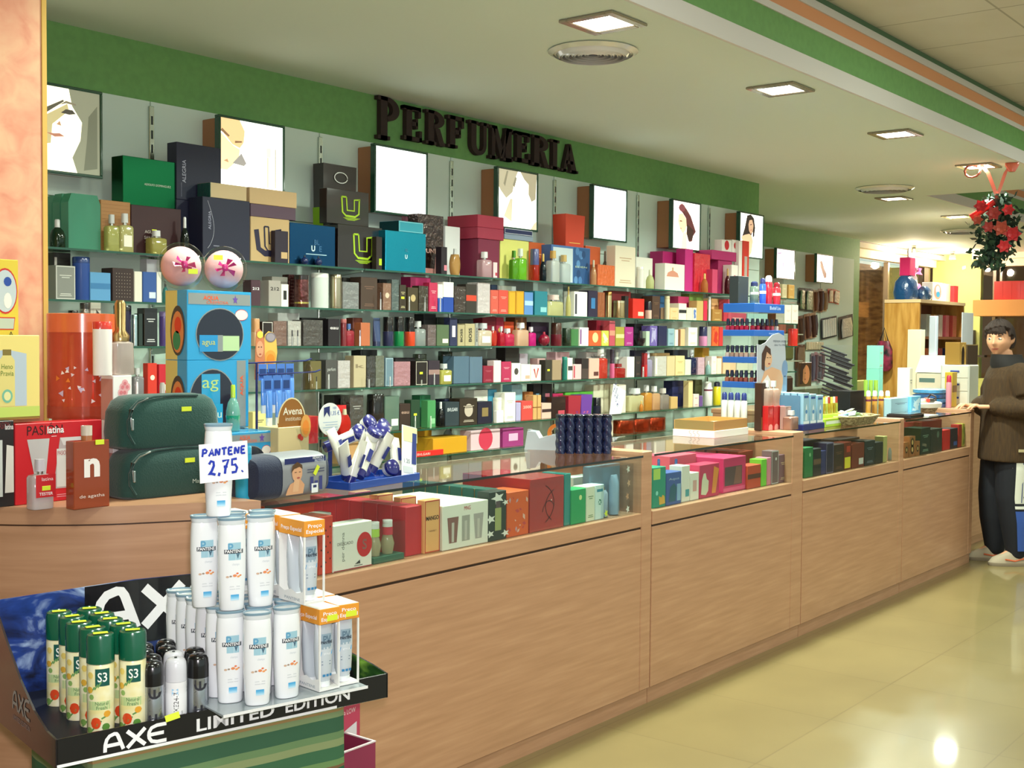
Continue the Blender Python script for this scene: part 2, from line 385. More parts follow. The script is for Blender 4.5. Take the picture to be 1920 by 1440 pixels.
for ch, x0, x1, y0, y1, lb in LT:
    p0, p1 = atY(x0, (y0+y1)/2, YL), atY(x1, (y0+y1)/2, YL); zt = min(atY((x0+x1)/2, y0, YL).z, 2.597); zb = atY((x0+x1)/2, y1, YL).z
    mb = MB()
    for g in GL[ch]: mb.poly([(q[0]*(p1.x-p0.x), q[1]*(zt-zb)) for q in g], 0, LETM, .028)
    tag(mb.build('sign_letter', None, (p0.x, YL, zb)), 'dark brown '+lb+' of the shop sign on the green band', 'sign letter', 'letters of the wall sign')

# ------------------------------------------------------------ wall lightboxes
BROWN = mat('a5724e', 'paper'); DKG = mat('1d4a35', 'gloss')
def lightbox(x0, x1, yf, z0, z1, glow, label, pic, yb):
    w = x1-x0; h = z1-z0
    t = thing('lightbox', label, 'lightbox', (x0, yf, z0), 0, 'illuminated advertising boxes on the wall')
    MB().box(.012, .03, .012, w-.012, yb-yf, h-.01, BROWN, .003).build('cabinet', t)
    f = MB(); e = .011
    for a, c, d, g in ((0, 0, w, e), (0, h-e, w, h), (0, e, e, h-e), (w-e, e, w, h-e)): f.box(a, 0, c, d, .032, g, DKG, .002)
    f.build('frame', t)
    p = MB().box(e, .006, e, w-e, .02, h-e, glow); k = 0
    for m, pts in pic:
        k += 1; p.poly([(e+q[0]*(w-2*e), e+q[1]*(h-2*e)) for q in pts], .006-.0006*k, m)
    p.build('lit_picture', t)
def g_(h, s=1.1): return mat(h, 'glow%s' % s)
def el(cx, cz, rx, rz, n=20): return arc(cx, cz, rx, rz, 0, 360, n)[:-1]
WHT = g_('fffff6', 1.5)
PICS = [
 ('lightbox showing a close face behind crossed fingers, beside the pink pillar', g_('fff9d8', 1.25), [
   (g_('8d8f78', .55), [(.72, 0), (1, 0), (1, 1), (.62, 1), (.66, .8), (.78, .62), (.76, .4), (.66, .18)]), (g_('6d705c', .5), [(.80, .04), (.97, .08), (.97, .85), (.86, .7), (.84, .4)]),
   (g_('b7ab7a', .8), [(.30, .30), (.40, .32), (.42, .55), (.62, .74), (.60, .82), (.36, .66), (.28, .6)]), (g_('5a5646', .6), [(.28, .70), (.33, .66), (.56, .84), (.55, .86)]),
   (g_('4a463c', .6), [(.52, .70), (.58, .75), (.66, .75), (.70, .71), (.62, .69)]), (g_('4a463c', .6), [(.14, .74), (.20, .79), (.27, .75), (.20, .72)]), (g_('7c7560', .7), [(.12, .83), (.24, .82), (.28, .78), (.24, .80), (.13, .81)]), (g_('7c7560', .7), [(.50, .79), (.58, .82), (.70, .81), (.70, .83), (.58, .85)]),
   (g_('a8735c', .8), [(.34, .44), (.44, .40), (.56, .42), (.50, .45), (.44, .44)]), (g_('b08a68', .8), [(.46, .55), (.52, .54), (.50, .60)])]),
 ('lightbox showing part of a tanned face beside a tall bottle, above the gold boxes', WHT, [
   (g_('d8b884', .95), [(0, 1), (.30, 1), (.38, .86), (.36, .70), (.30, .62), (.18, .66), (.04, .8), (0, .84)]), (g_('e2cfa0', 1.0), [(0, .80), (.20, .64), (.30, .60), (.28, .46), (.1, .3), (0, .3)]),
   (g_('8a6a48', .7), [(.0, .82), (.12, .75), (.14, .77), (.02, .86)]), (g_('8a6a48', .7), [(.22, .68), (.33, .70), (.33, .72), (.22, .71)]), (g_('9a9690', .7), [(.18, .40), (.32, .55), (.40, .42), (.36, .38)]), (g_('b98e68', .8), [(.04, .42), (.12, .40), (.10, .45)]),
   (g_('d9d9a8', 1.0), [(.73, .12), (.76, .12), (.76, .55), (.73, .55)]), (g_('b9b59a', .9), [(.86, .13), (.88, .13), (.88, .68), (.86, .68)]), (g_('e2e0c0', 1.0), [(.72, .55), (.79, .55), (.79, .68), (.72, .68)])]),
 ('lightbox almost white with a faint yellow bottle, under the tall sign letter', g_('fbffff', 1.6), [(g_('f4f2c8', 1.3), [(.56, .58), (.68, .58), (.68, .74), (.56, .74)]), (g_('f6f4d4', 1.35), [(.42, .14), (.62, .14), (.62, .42), (.42, .42)]), (g_('ecebc4', 1.2), [(.49, .14), (.52, .14), (.52, .42), (.49, .42)])]),
 ('lightbox showing a figure in white with long pale brown hair', g_('fffdf0', 1.5), [
   (g_('b4ac90', .8), [(0, 1), (.5, 1), (.42, .85), (.36, .62), (.2, .5), (.06, .62), (0, .7)]), (g_('a89f84', .75), [(.56, 1), (1, 1), (.97, .55), (.86, .5), (.78, .62), (.78, .8), (.66, .88)]), (g_('c9c0a0', .85), [(.14, .18), (.3, .5), (.36, .5), (.34, .1)]), (g_('c4ba9c', .85), [(.84, .0), (1, 0), (1, .16), (.92, .1)]), (g_('8e8870', .7), [(.12, .75), (.2, .98), (.24, .98), (.16, .7)]), (g_('8e8870', .7), [(.36, .75), (.42, .9), (.46, .88), (.4, .7)])]),
 ('lightbox with a blank bluish white face, fifth along the wall', g_('f4ffff', 1.6), [(g_('d8f0ee', 1.3), [(0, .86), (.5, .93), (1, .96), (1, 1), (0, 1)])]),
 ('lightbox showing a woman in profile with a dark red headdress', g_('fff8ee', 1.5), [
   (g_('6e3c3c', .5), [(.2, .86), (.32, .97), (.5, .86), (.66, .72), (.8, .5), (.86, .4), (.76, .3), (.72, .18), (.6, .16), (.56, .36), (.5, .52), (.48, .66), (.36, .76)]), (g_('8c4a52', .6), el(.33, .87, .12, .08)),
   (g_('4a332c', .4), [(.52, .54), (.78, .42), (.72, .22), (.58, .18), (.5, .34)]), (g_('e6c8a4', 1.0), [(.2, .72), (.34, .76), (.48, .64), (.5, .5), (.46, .4), (.36, .32), (.26, .4), (.18, .56)]), (g_('f0d8b0', 1.1), [(.3, 0), (.52, 0), (.5, .36), (.36, .34)]), (g_('7a5242', .6), [(.22, .58), (.28, .6), (.34, .58), (.28, .57)]), (g_('a8604e', .7), [(.24, .42), (.32, .42), (.28, .44)])]),
 ('lightbox showing a dark haired woman with a bare shoulder', g_('fffef4', 1.5), [
   (g_('3a2c28', .35), [(.3, .96), (.46, 1), (.6, .92), (.66, .7), (.62, .5), (.56, .46), (.56, .6), (.48, .5), (.3, .52), (.1, .46), (.2, .66), (.26, .84)]), (g_('caa484', .85), [(.4, .86), (.52, .88), (.58, .74), (.54, .58), (.46, .54), (.38, .62), (.36, .76)]),
   (g_('d9b690', .95), [(.04, .44), (.2, .5), (.4, .54), (.5, .5), (.56, .38), (.5, .1), (.4, 0), (.2, 0), (.22, .3), (.1, .36)]), (g_('5c4034', .5), [(.42, .74), (.5, .76), (.5, .78), (.42, .76)]), (g_('a05a4c', .7), [(.43, .62), (.5, .63), (.47, .65)])]),
]
XB = [(2.335, 2.70), (3.254, 3.617), (4.18, 4.561), (5.123, 5.489), (6.038, 6.416), (6.968, 7.345), (7.913, 8.294)]
for (a, c), (lb, gl, pc) in zip(XB, PICS): lightbox(a, c, 4.15, 2.0, 2.333, gl, lb, pc, WALLY-.0145)
lightbox(11.385, 11.82, 5.55, 2.03, 2.345, g_('fffaff', 1.5), 'small far lightbox with a pale violet lipstick picture', [(g_('b49ac0', .8), [(.05, .88), (.3, .9), (.2, .82), (.06, .82)]), (g_('8a7aa0', .7), [(.34, .3), (.38, .3), (.38, .55), (.34, .55)]), (g_('d8c8e0', 1.1), el(.36, .66, .14, .05))], 5.689)
lightbox(12.36, 12.80, 5.55, 2.03, 2.345, g_('fffdf8', 1.5), 'farthest lightbox with a brown tapering flask on white', [(g_('8a5a4c', .6), [(.2, .74), (.28, .8), (.36, .72), (.46, .5), (.62, .32), (.6, .18), (.48, .14), (.36, .34), (.26, .54)]), (g_('ae7c68', .8), [(.2, .6), (.26, .5), (.3, .56), (.24, .68)])], 5.689)

# ------------------------------------------------------------ wall uprights with brackets, glass shelves
SHELFZ = {1: 1.712, 2: 1.5255, 3: 1.3565, 4: 1.165, 5: .952, 6: .815}
SHY = 3.975
ORD = {1: 'topmost', 2: 'second', 3: 'third', 4: 'fourth', 5: 'fifth', 6: 'lowest'}
BAY = ['beside the pink pillar', 'under the bottle lightbox', 'under the tall sign letter', 'under the figure in white', 'under the blank lightbox', 'under the headdress lightbox', 'under the dark haired woman']
GLS = mat('cfe4da', 'clear'); EDGE = mat('21503f', 'gloss'); STEEL = mat('6d7570', 'metal')
for i, x in enumerate(UPR[:-1]):
    t = thing('shelf_upright', 'slotted metal wall upright at the near side of the bay '+BAY[i], 'upright', (x, WALLY-.014, .3), 0, 'slotted uprights carrying the glass shelves')
    r = MB().box(-.012, -.012, 0, .012, 0, 2.04, mat('b9c2b6', 'metal'), .002)
    for k in range(34): r.box(-.0045, -.0126, .05+k*.058, .0045, -.0118, .085+k*.058, '2a3030')
    r.build('rail', t)
    for z in SHELFZ.values():
        MB().add([(-.006, -.012, z-.309), (-.006, -.29, z-.309), (-.006, -.29, z-.315), (-.006, -.05, z-.336), (-.006, -.012, z-.336), (.006, -.012, z-.309), (.006, -.29, z-.309), (.006, -.29, z-.315), (.006, -.05, z-.336), (.006, -.012, z-.336)],
                 [(0, 1, 2, 3, 4), (9, 8, 7, 6, 5), (0, 5, 6, 1), (1, 6, 7, 2), (2, 7, 8, 3), (3, 8, 9, 4), (4, 9, 5, 0)], mat('94aaa0', 'gloss')).build('bracket', t)
for n, z in SHELFZ.items():
    for i in range(7):
        a, c = UPR[i]+.002, (UPR[i+1] if i < 6 else 8.53)-.002
        mb = MB().box(a, SHY, z-.008, c, WALLY-.032, z, GLS, 0, EDGE)
        tag(mb.build('glass_shelf'), '%s clear glass shelf from the top, in the bay %s' % (ORD[n] if n < 6 else 'sixth', BAY[i]), 'glass shelf', 'glass shelves of the back wall')
# ============================================================ counters
CY, CD = 2.42, .55
def counter(name, x0, x1, label, postw):
    t = thing(name, label, 'display counter', (x0, CY, 0), 0, 'beech and glass display counters in one line')
    w = x1-x0; xe = w-postw; D = CD
    MB().box(0, .012, 0, w-.002, .03, .06, WOOD).build('plinth', t)
    MB().box(.002, 0, .062, xe-.004, .02, .682, WOOD, .002).build('front_panel', t)
    MB().box(.001, .006, .675, xe, .02, .695, '3a2418').build('shadow_gap', t)
    MB().box(.002, 0, .690, xe-.001, .022, .742, WOOD, .002).build('rail', t)
    MB().box(xe, .0, .062, w-.002, D, .975, WOOD, .003).build('end_panel', t)
    MB().box(.004, .024, .722, xe-.002, D-.01, .742, WOOD).build('case_floor', t)
    MB().box(.004, D-.018, .06, xe-.002, D-.001, .94, mat('b9a58c', 'paper')).build('back_panel', t)
    MB().box(.004, .004, .7425, xe-.002, .010, .953, GLS).build('front_glass', t)
    MB().box(.002, -.004, .9535, xe-.001, D-.002, .9615, mat('d4dedb', 'clear'), 0, mat('101512', 'gloss')).build('glass_top', t)
    return t
counter('display_counter', 2.036, 3.938, 'nearest long beech counter with a glass case of red and white boxes', .072)
counter('display_counter', 3.940, 5.278, 'second beech counter, its glass case holding pink and blue boxes', .115)
counter('display_counter', 5.280, 6.572, 'third beech counter, its glass case holding dark boxes', .065)
counter('display_counter', 6.574, 7.785, 'last beech counter, beside the boy in the brown jacket', .07)
# curved end unit
FR = [(2.033, 2.425), (1.96, 2.475), (1.88, 2.525), (1.80, 2.570), (1.71, 2.625), (1.62, 2.71), (1.54, 2.81), (1.475, 2.94), (1.44, 3.10), (1.44, 3.11), (2.033, 3.11)]
def smooth_path(P, k=6):
    out = []
    for i in range(len(P)-1):
        a, b, c, d = [Vector(P[max(0, min(len(P)-1, i+j))]) for j in (-1, 0, 1, 2)]
        for q in range(k):
            u = q/k; out.append(tuple(.5*((2*b)+(c-a)*u+(2*a-5*b+4*c-d)*u*u+(3*b-a-3*c+d)*u**3)))
    return out+[tuple(P[-1])]
FR = smooth_path(FR[:9])+[(1.44, 3.11), (2.033, 3.11)]
def pris(mb, pts, z0, z1, m, mtop=None):
    n = len(pts)
    mb.add([(p[0], p[1], z0) for p in pts]+[(p[0], p[1], z1) for p in pts], [tuple(range(n)), tuple(range(2*n-1, n-1, -1))]+[(i, i+n, (i+1) % n+n, (i+1) % n) for i in range(n)], m)
    for k in range(1, n+1): mb.sm[-k] = True
    return mb
def inset(pts, d): c = Vector((1.9, 3.0)); return [tuple(Vector(p)+(c-Vector(p)).normalized()*d) for p in pts]
t = thing('curved_counter', 'rounded beech counter end carrying the red boxes and green bags', 'counter', (0, 0, 0))
pris(MB(), FR, .932, .975, WOOD).build('top', t)
pris(MB(), inset(FR, .004), .928, .932, '4a3020').build('shadow_gap', t)
pris(MB(), FR, .06, .928, WOOD).build('curved_front', t)
pris(MB(), inset(FR, .02), 0, .06, WOOD).build('plinth', t)
# cash desk standing on past the end of the line
t = thing('cash_desk', 'beech cash desk beyond the counter line, behind the boy', 'desk', (7.95, 2.62, 0))
MB().box(0, 0, .06, 1.9, .03, .93, WOOD, .003).build('front_panel', t); MB().box(0, .03, .06, .03, .75, .93, WOOD, .003).build('end_panel', t)
MB().box(1.87, .03, .06, 1.9, .75, .93, WOOD, .003).build('end_panel', t)
MB().box(-.01, -.01, .93, 1.91, .77, .96, WOOD, .004).build('top', t); MB().box(.02, .02, 0, 1.88, .72, .06, WOOD).build('plinth', t)
# low work shelf joining the wall shelves, behind the last counters
t = thing('return_counter', 'low beech return counter behind the last glass cases', 'counter', (7.0, 3.0, 0))
MB().box(0, 0, .06, .03, .85, .92, WOOD, .003).build('side_panel', t); MB().box(.80, 0, .06, .83, .85, .92, WOOD, .003).build('side_panel', t)
MB().box(.03, 0, .06, .80, .02, .92, WOOD).build('front_panel', t)
MB().box(-.005, -.005, .92, .84, .86, .95, WOOD, .004).build('top', t)
MB().box(.02, .02, 0, .81, .84, .06, WOOD).build('plinth', t)
# ============================================================ shelf goods
YEL = 'dcea3a'
def sticker(par, x, z, y, s=.011):
    MB().box(x-s, y-.0012, z-s*.5, x+s, y-.0002, z+s*.5, YEL, .0003).build('price_sticker', par)
def prod(kind, x0, yf, z, w, h, c1, c2, dec, look, label, cat, group, d=None, rz=0):
    """one article standing at x0.. on height z, front at yf"""
    dec = dec.split(',') if dec and dec != '-' else []
    kv = {q[0]: q[2:] for q in dec if len(q) > 1 and q[1] == '='}
    fin = 'cello' if 'c' in dec else 'foil' if 'x' in dec else 'gloss' if 'g' in dec else 'metal' if 'm' in dec else 'tint' if 'k' in dec else 'paper'
    c2 = None if c2 in ('-', None) else c2
    w = max(w-.0012, .004)
    if kind in 'bG':
        if d is None: d = min(max(w*.75, .03), .068)
        m = mat(c1, fin); m2 = mat(c2 or 'e8e4da', 'paper'); mb = MB(); e = .0006
        if kind == 'G':
            o_ = .006
            vs = [(0, 0, 0), (w, 0, 0), (w, d, 0), (0, d, 0), (-o_, -.004, h), (w+o_, -.004, h), (w+o_, d+.004, h), (-o_, d+.004, h), (0, d/2, h*.8)]
            mb.add(vs, [(0, 1, 5, 4), (1, 2, 6, 5), (2, 3, 7, 6), (3, 0, 4, 7), (3, 2, 1, 0), (4, 5, 6, 7)], m)
        elif 'h' in dec:
            mb.box(0, 0, 0, w, d, h*.5, m2, .0012).box(0, 0, h*.5, w, d, h, m, .0012)
        else: mb.box(0, 0, 0, w, d, h, m, .0015 if w > .03 else .0008)
        if 'n' in dec: mb.panel(.0015, h*.42, w-.0015, h*.62, -e, m2)
        if 'p' in dec: mb.panel(w*.28, h*.32, w*.72, h*.72, -e, m2)
        if 'q' in dec: mb.panel(w*.45, h*.14, w*.92, h*.34, -e, m2)
        if 'd' in dec: mb.disc(w*.5, h*.55, w*.24, w*.24, -e, m2)
        if 'D' in dec: mb.disc(w*.62, h*.75, w*.1, w*.1, -e, m2)
        if 'f' in dec:
            for a in ((.002, .002, w-.002, .005), (.002, h-.005, w-.002, h-.002), (.002, .005, .005, h-.005), (w-.005, .005, w-.002, h-.005)): mb.panel(*a, -e, m2)
        if 'o' in dec:
            for i in range(6):
                for k in range(8): mb.disc(w*(.18+.128*i), h*(.14+.1*k), .0017, .0017, -e, m2, 6)
        if 't' in dec:
            for zz, ww in ((.70, .30), (.64, .2), (.16, .26), (.11, .3)): mb.panel(w*(.5-ww), h*zz, w*(.5+ww), h*zz+max(.0022, h*.022), -e, m2)
        if 'l' in dec: mb.panel(w*.06, h*.1, w*.2, h*.9, -e, m2)
        if 'V' in dec: mb.stroke([(w*.3, h*.75), (w*.5, h*.2), (w*.72, h*.78)], w*.12, -e, m2)
        if 'Z' in dec:
            rr = random.Random(look)
            for i in range(9): mb.poly([(w*rr.uniform(.08, .92), h*rr.uniform(.06, .94)) for _ in range(3)], -e-.00005*i, m2)
        if 'w' in kv: mb.text(kv['w'], w/2, h*.62, min(h*.2, w*.3), -e, m2, w*.72, bold=.02)
        if 'v' in kv: mb.text(kv['v'], w*.5, h*.5, w*.42, -e, m2, h*.62, bold=.03, rot=90)
        o = mb.build('gift_bag' if kind == 'G' else 'perfume_box', None, (x0, yf, z), rz)
        if 's' in dec: sticker(o, w*.45, h*.5, -e)
        if 'L' in kv: MB().box(-.001, -.001, h, w+.001, d+.001, h+h*.16, mat(kv['L'], 'paper'), .001).build('lid', o)
        if 'R' in dec:   # ribbon round the box
            MB().box(-.0006, -.001, h*.48, w+.0006, d+.0006, h*.52, m2).box(w*.47, -.0012, 0.001, w*.53, d+.0006, h+.0006, m2).build('ribbon', o)
        return tag(o, label, cat or ('gift bag' if kind == 'G' else 'perfume box'), group)
    hy = min(w/2, (d or .06)/2)
    if kind == 'F': hy = min(w*.36, .026)
    cx = w/2; m = mat(c1, 'tint' if fin == 'paper' else fin); m2 = mat(c2 or 'cfd2d6', 'gloss' if c2 else 'metal')
    nm = {'F': 'perfume_bottle', 'R': 'perfume_bottle', 'Q': 'perfume_bottle', 'O': 'perfume_bottle', 'C': 'canister', 'S': 'spray_can', 'T': 'cosmetic_tube', 'V': 'tester_vial', 'B': 'perfume_bottle', 'E': 'perfume_bottle'}[kind]
    ct = {'perfume_bottle': 'perfume bottle', 'canister': 'canister', 'spray_can': 'spray can', 'cosmetic_tube': 'tube', 'tester_vial': 'tester vial'}[nm]
    t = thing(nm, label, cat or ct, (x0+cx, yf+hy, z), rz, group); r = w/2; b = MB(); k = MB()
    if kind == 'F':
        hb = h*.70; b.loft([(0, r*.96, hy*.94), (.002, r, hy), (hb*.9, r, hy), (hb*.97, r*.9, hy*.85), (hb, r*.5, hy*.6)], m, 20, 5)
        k.loft([(hb, r*.26, r*.26), (hb+h*.06, r*.26, r*.26)], mat('c9c9c4', 'metal'), 12); k.loft([(hb+h*.06, r*.40, r*.40), (h, r*.38, r*.38)], m2, 16, 3)
        if 'q' in dec or 't' in dec: b.panel(-r*.6, hb*.2, r*.6, hb*.62, -hy-.0006, mat('efe9d8', 'paper'))
    elif kind == 'R':
        hb = h*.72; b.loft([(0, r*.9, hy*.9), (.003, r, hy), (hb*.6, r, hy), (hb*.85, r*.75, hy*.75), (hb, r*.34, hy*.34)], m, 20, 2.2)
        k.loft([(hb, r*.36, r*.36), (h*.97, r*.34, r*.34), (h, r*.26, r*.26)], m2, 14)
    elif kind == 'E':    # flat oval flask
        hb = h*.8; b.loft([(0, r*.5, hy*.5)]+[(hb*(.02+.96*i/9), r*sin(pi*(.14+.74*i/9))**.7, hy*.7) for i in range(10)], m, 20, 2.4)
        k.loft([(hb*.97, r*.28, r*.28), (h, r*.22, r*.22)], m2, 12)
    elif kind == 'Q':
        hb = h*.5; b.loft([(0, r*.94, hy*.94), (.003, r, hy), (hb, r, hy)], m, 20, 2.6)
        k.loft([(hb+.0005, r*.96, hy*.96), (h*.97, r*.93, hy*.93), (h, r*.86, hy*.86)], m2, 20, 2.6)
    elif kind == 'O':
        rr = min(r, h*.42); b.loft([(rr*(1-cos(pi*i/10)), max(rr*sin(pi*i/10), .004), max(rr*sin(pi*i/10), .004)) for i in range(11)], m, 12, 2, smooth='u' not in dec)
        k.loft([(2*rr*.97, rr*.25, rr*.25), (h, rr*.2, rr*.2)], m2, 10)
    elif kind == 'C':
        m = mat(c1, fin); hb = h*.86; b.loft([(0, r*.97, hy*.97), (.003, r, hy), (hb, r, hy)], m, 24)
        k.loft([(hb+.0004, r*1.01, hy*1.01), (h*.985, r*1.01, hy*1.01), (h, r*.95, hy*.95)], mat(c2 or c1, 'gloss' if fin != 'metal' else 'metal'), 24)
        if 'n' in dec: b.loft([(h*.12, r*1.004, hy*1.004), (h*.17, r*1.004, hy*1.004)], mat('d8c26a', 'metal'), 24, cap=False)
    elif kind == 'S':
        m = mat(c1, fin if fin != 'paper' else 'gloss'); hb = h*.74
        b.loft([(0, r*.93, r*.93), (.004, r, r), (hb, r, r), (hb+h*.05, r*.78, r*.78)], m, 20)
        if 'n' in dec: b.loft([(hb*.55, r*1.004, r*1.004), (hb*.7, r*1.004, r*1.004)], mat('eae6de', 'paper'), 20, cap=False)
        if 'r' in dec: b.loft([(hb*.82, r*1.004, r*1.004), (hb*.92, r*1.004, r*1.004)], mat('7a3448', 'paper'), 20, cap=False)
        k.loft([(hb+h*.05, r*.84, r*.84), (h*.95, r*.8, r*.8), (h, r*.5, r*.5)], m2, 18)
    elif kind == 'T':
        m = mat(c1, fin if fin != 'paper' else 'gloss')
        b.loft([(h*.16, r*.86, hy*.86), (h*.5, r*.95, hy*.6), (h*.97, r, hy*.12), (h, r, hy*.12)], m, 18, 2.2); k.loft([(0, r*.84, hy*.84), (h*.16, r*.84, hy*.84)], m2, 18)
    elif kind == 'V':
        b.loft([(0, r, r), (h*.62, r, r)], m, 8); k.loft([(h*.62, r*.8, r*.8), (h, r*.8, r*.8)], m2, 8)
    elif kind == 'B':
        b.loft([(0, r*.55, hy*.55), (h*.3, r*.95, hy*.95), (h*.5, r, hy), (h*.52, r*.9, hy*.9)], m, 18); k.loft([(h*.52, r*.5, r*.5), (h, r*.42, r*.42)], m2, 14)
    b.build({'canister': 'tube_body', 'spray_can': 'can_body', 'cosmetic_tube': 'tube_body', 'tester_vial': 'glass_vial'}.get(nm, 'glass_body'), t)
    k.build({'canister': 'lid', 'tester_vial': 'stopper'}.get(nm, 'cap'), t)
    if 's' in dec: sticker(t, 0, h*.4, -hy)
    return t

RNDK = 'CSRQOVTB'
def round_w(x0, x1, yt, Y):
    c = atY((x0+x1)/2, yt, Y); r = (x1-x0)/2*(c-EYE).dot(_f)/FPX; c = atY((x0+x1)/2, yt, Y+r); return c.x-r, 2*r
ROWY = {0: 4.012, 1: 4.092, 2: 4.165, 9: 3.984}
ROWD = {0: .074, 1: .068, 2: .10, 9: .02}
def shelf_rows(txt, z, shelfname, group, rowy=ROWY, rowd=ROWD, place=None):
    fronts = []; items = []
    for ln in txt.strip().split('\n'):
        if not ln.strip() or ln.startswith('#'): continue
        a, look = ln.split('|'); q = a.split()
        x0, x1, yt = float(q[0]), float(q[1]), float(q[2]); row = int(q[-1])
        items.append((x0, x1, yt, q[3], q[4], q[5], q[6], row, look.strip()))
    fr = [i for i in items if i[7] == 0]
    for it in items:
        x0, x1, yt, kd, c1, c2, dec, row, look = it; Y = rowy[row]
        if row == 0:
            k = fr.index(it)
            lb = look+' on '+shelfname+(', right of '+fr[k-1][8] if k else ', first at its near end')
        else:
            mid = (x0+x1)/2; nb = min(fr, key=lambda f: abs((f[0]+f[1])/2-mid))
            lb = look+(' in front of ' if row == 9 else ' behind ')+nb[8]+' on '+shelfname
        a, c = atY(x0, yt, Y), atY(x1, yt, Y); h = atY((x0+x1)/2, yt, Y).z-z
        w = c.x-a.x; d = None
        if row == 9: d = .02
        d = rowd[row] if d is None and kd in 'b' and w*.8 > rowd[row] else d
        m = [t for t in dec.split(',') if t.startswith('z=')]
        if m: d = float(m[0][2:])
        ax = a.x
        if kd in RNDK: ax, w = round_w(x0, x1, yt, Y)
        if kd not in 'bG' : d = min(w, rowd[row])
        prod(kd, ax, Y, z, w, h, c1, c2, dec, look, lb, None, group, d)
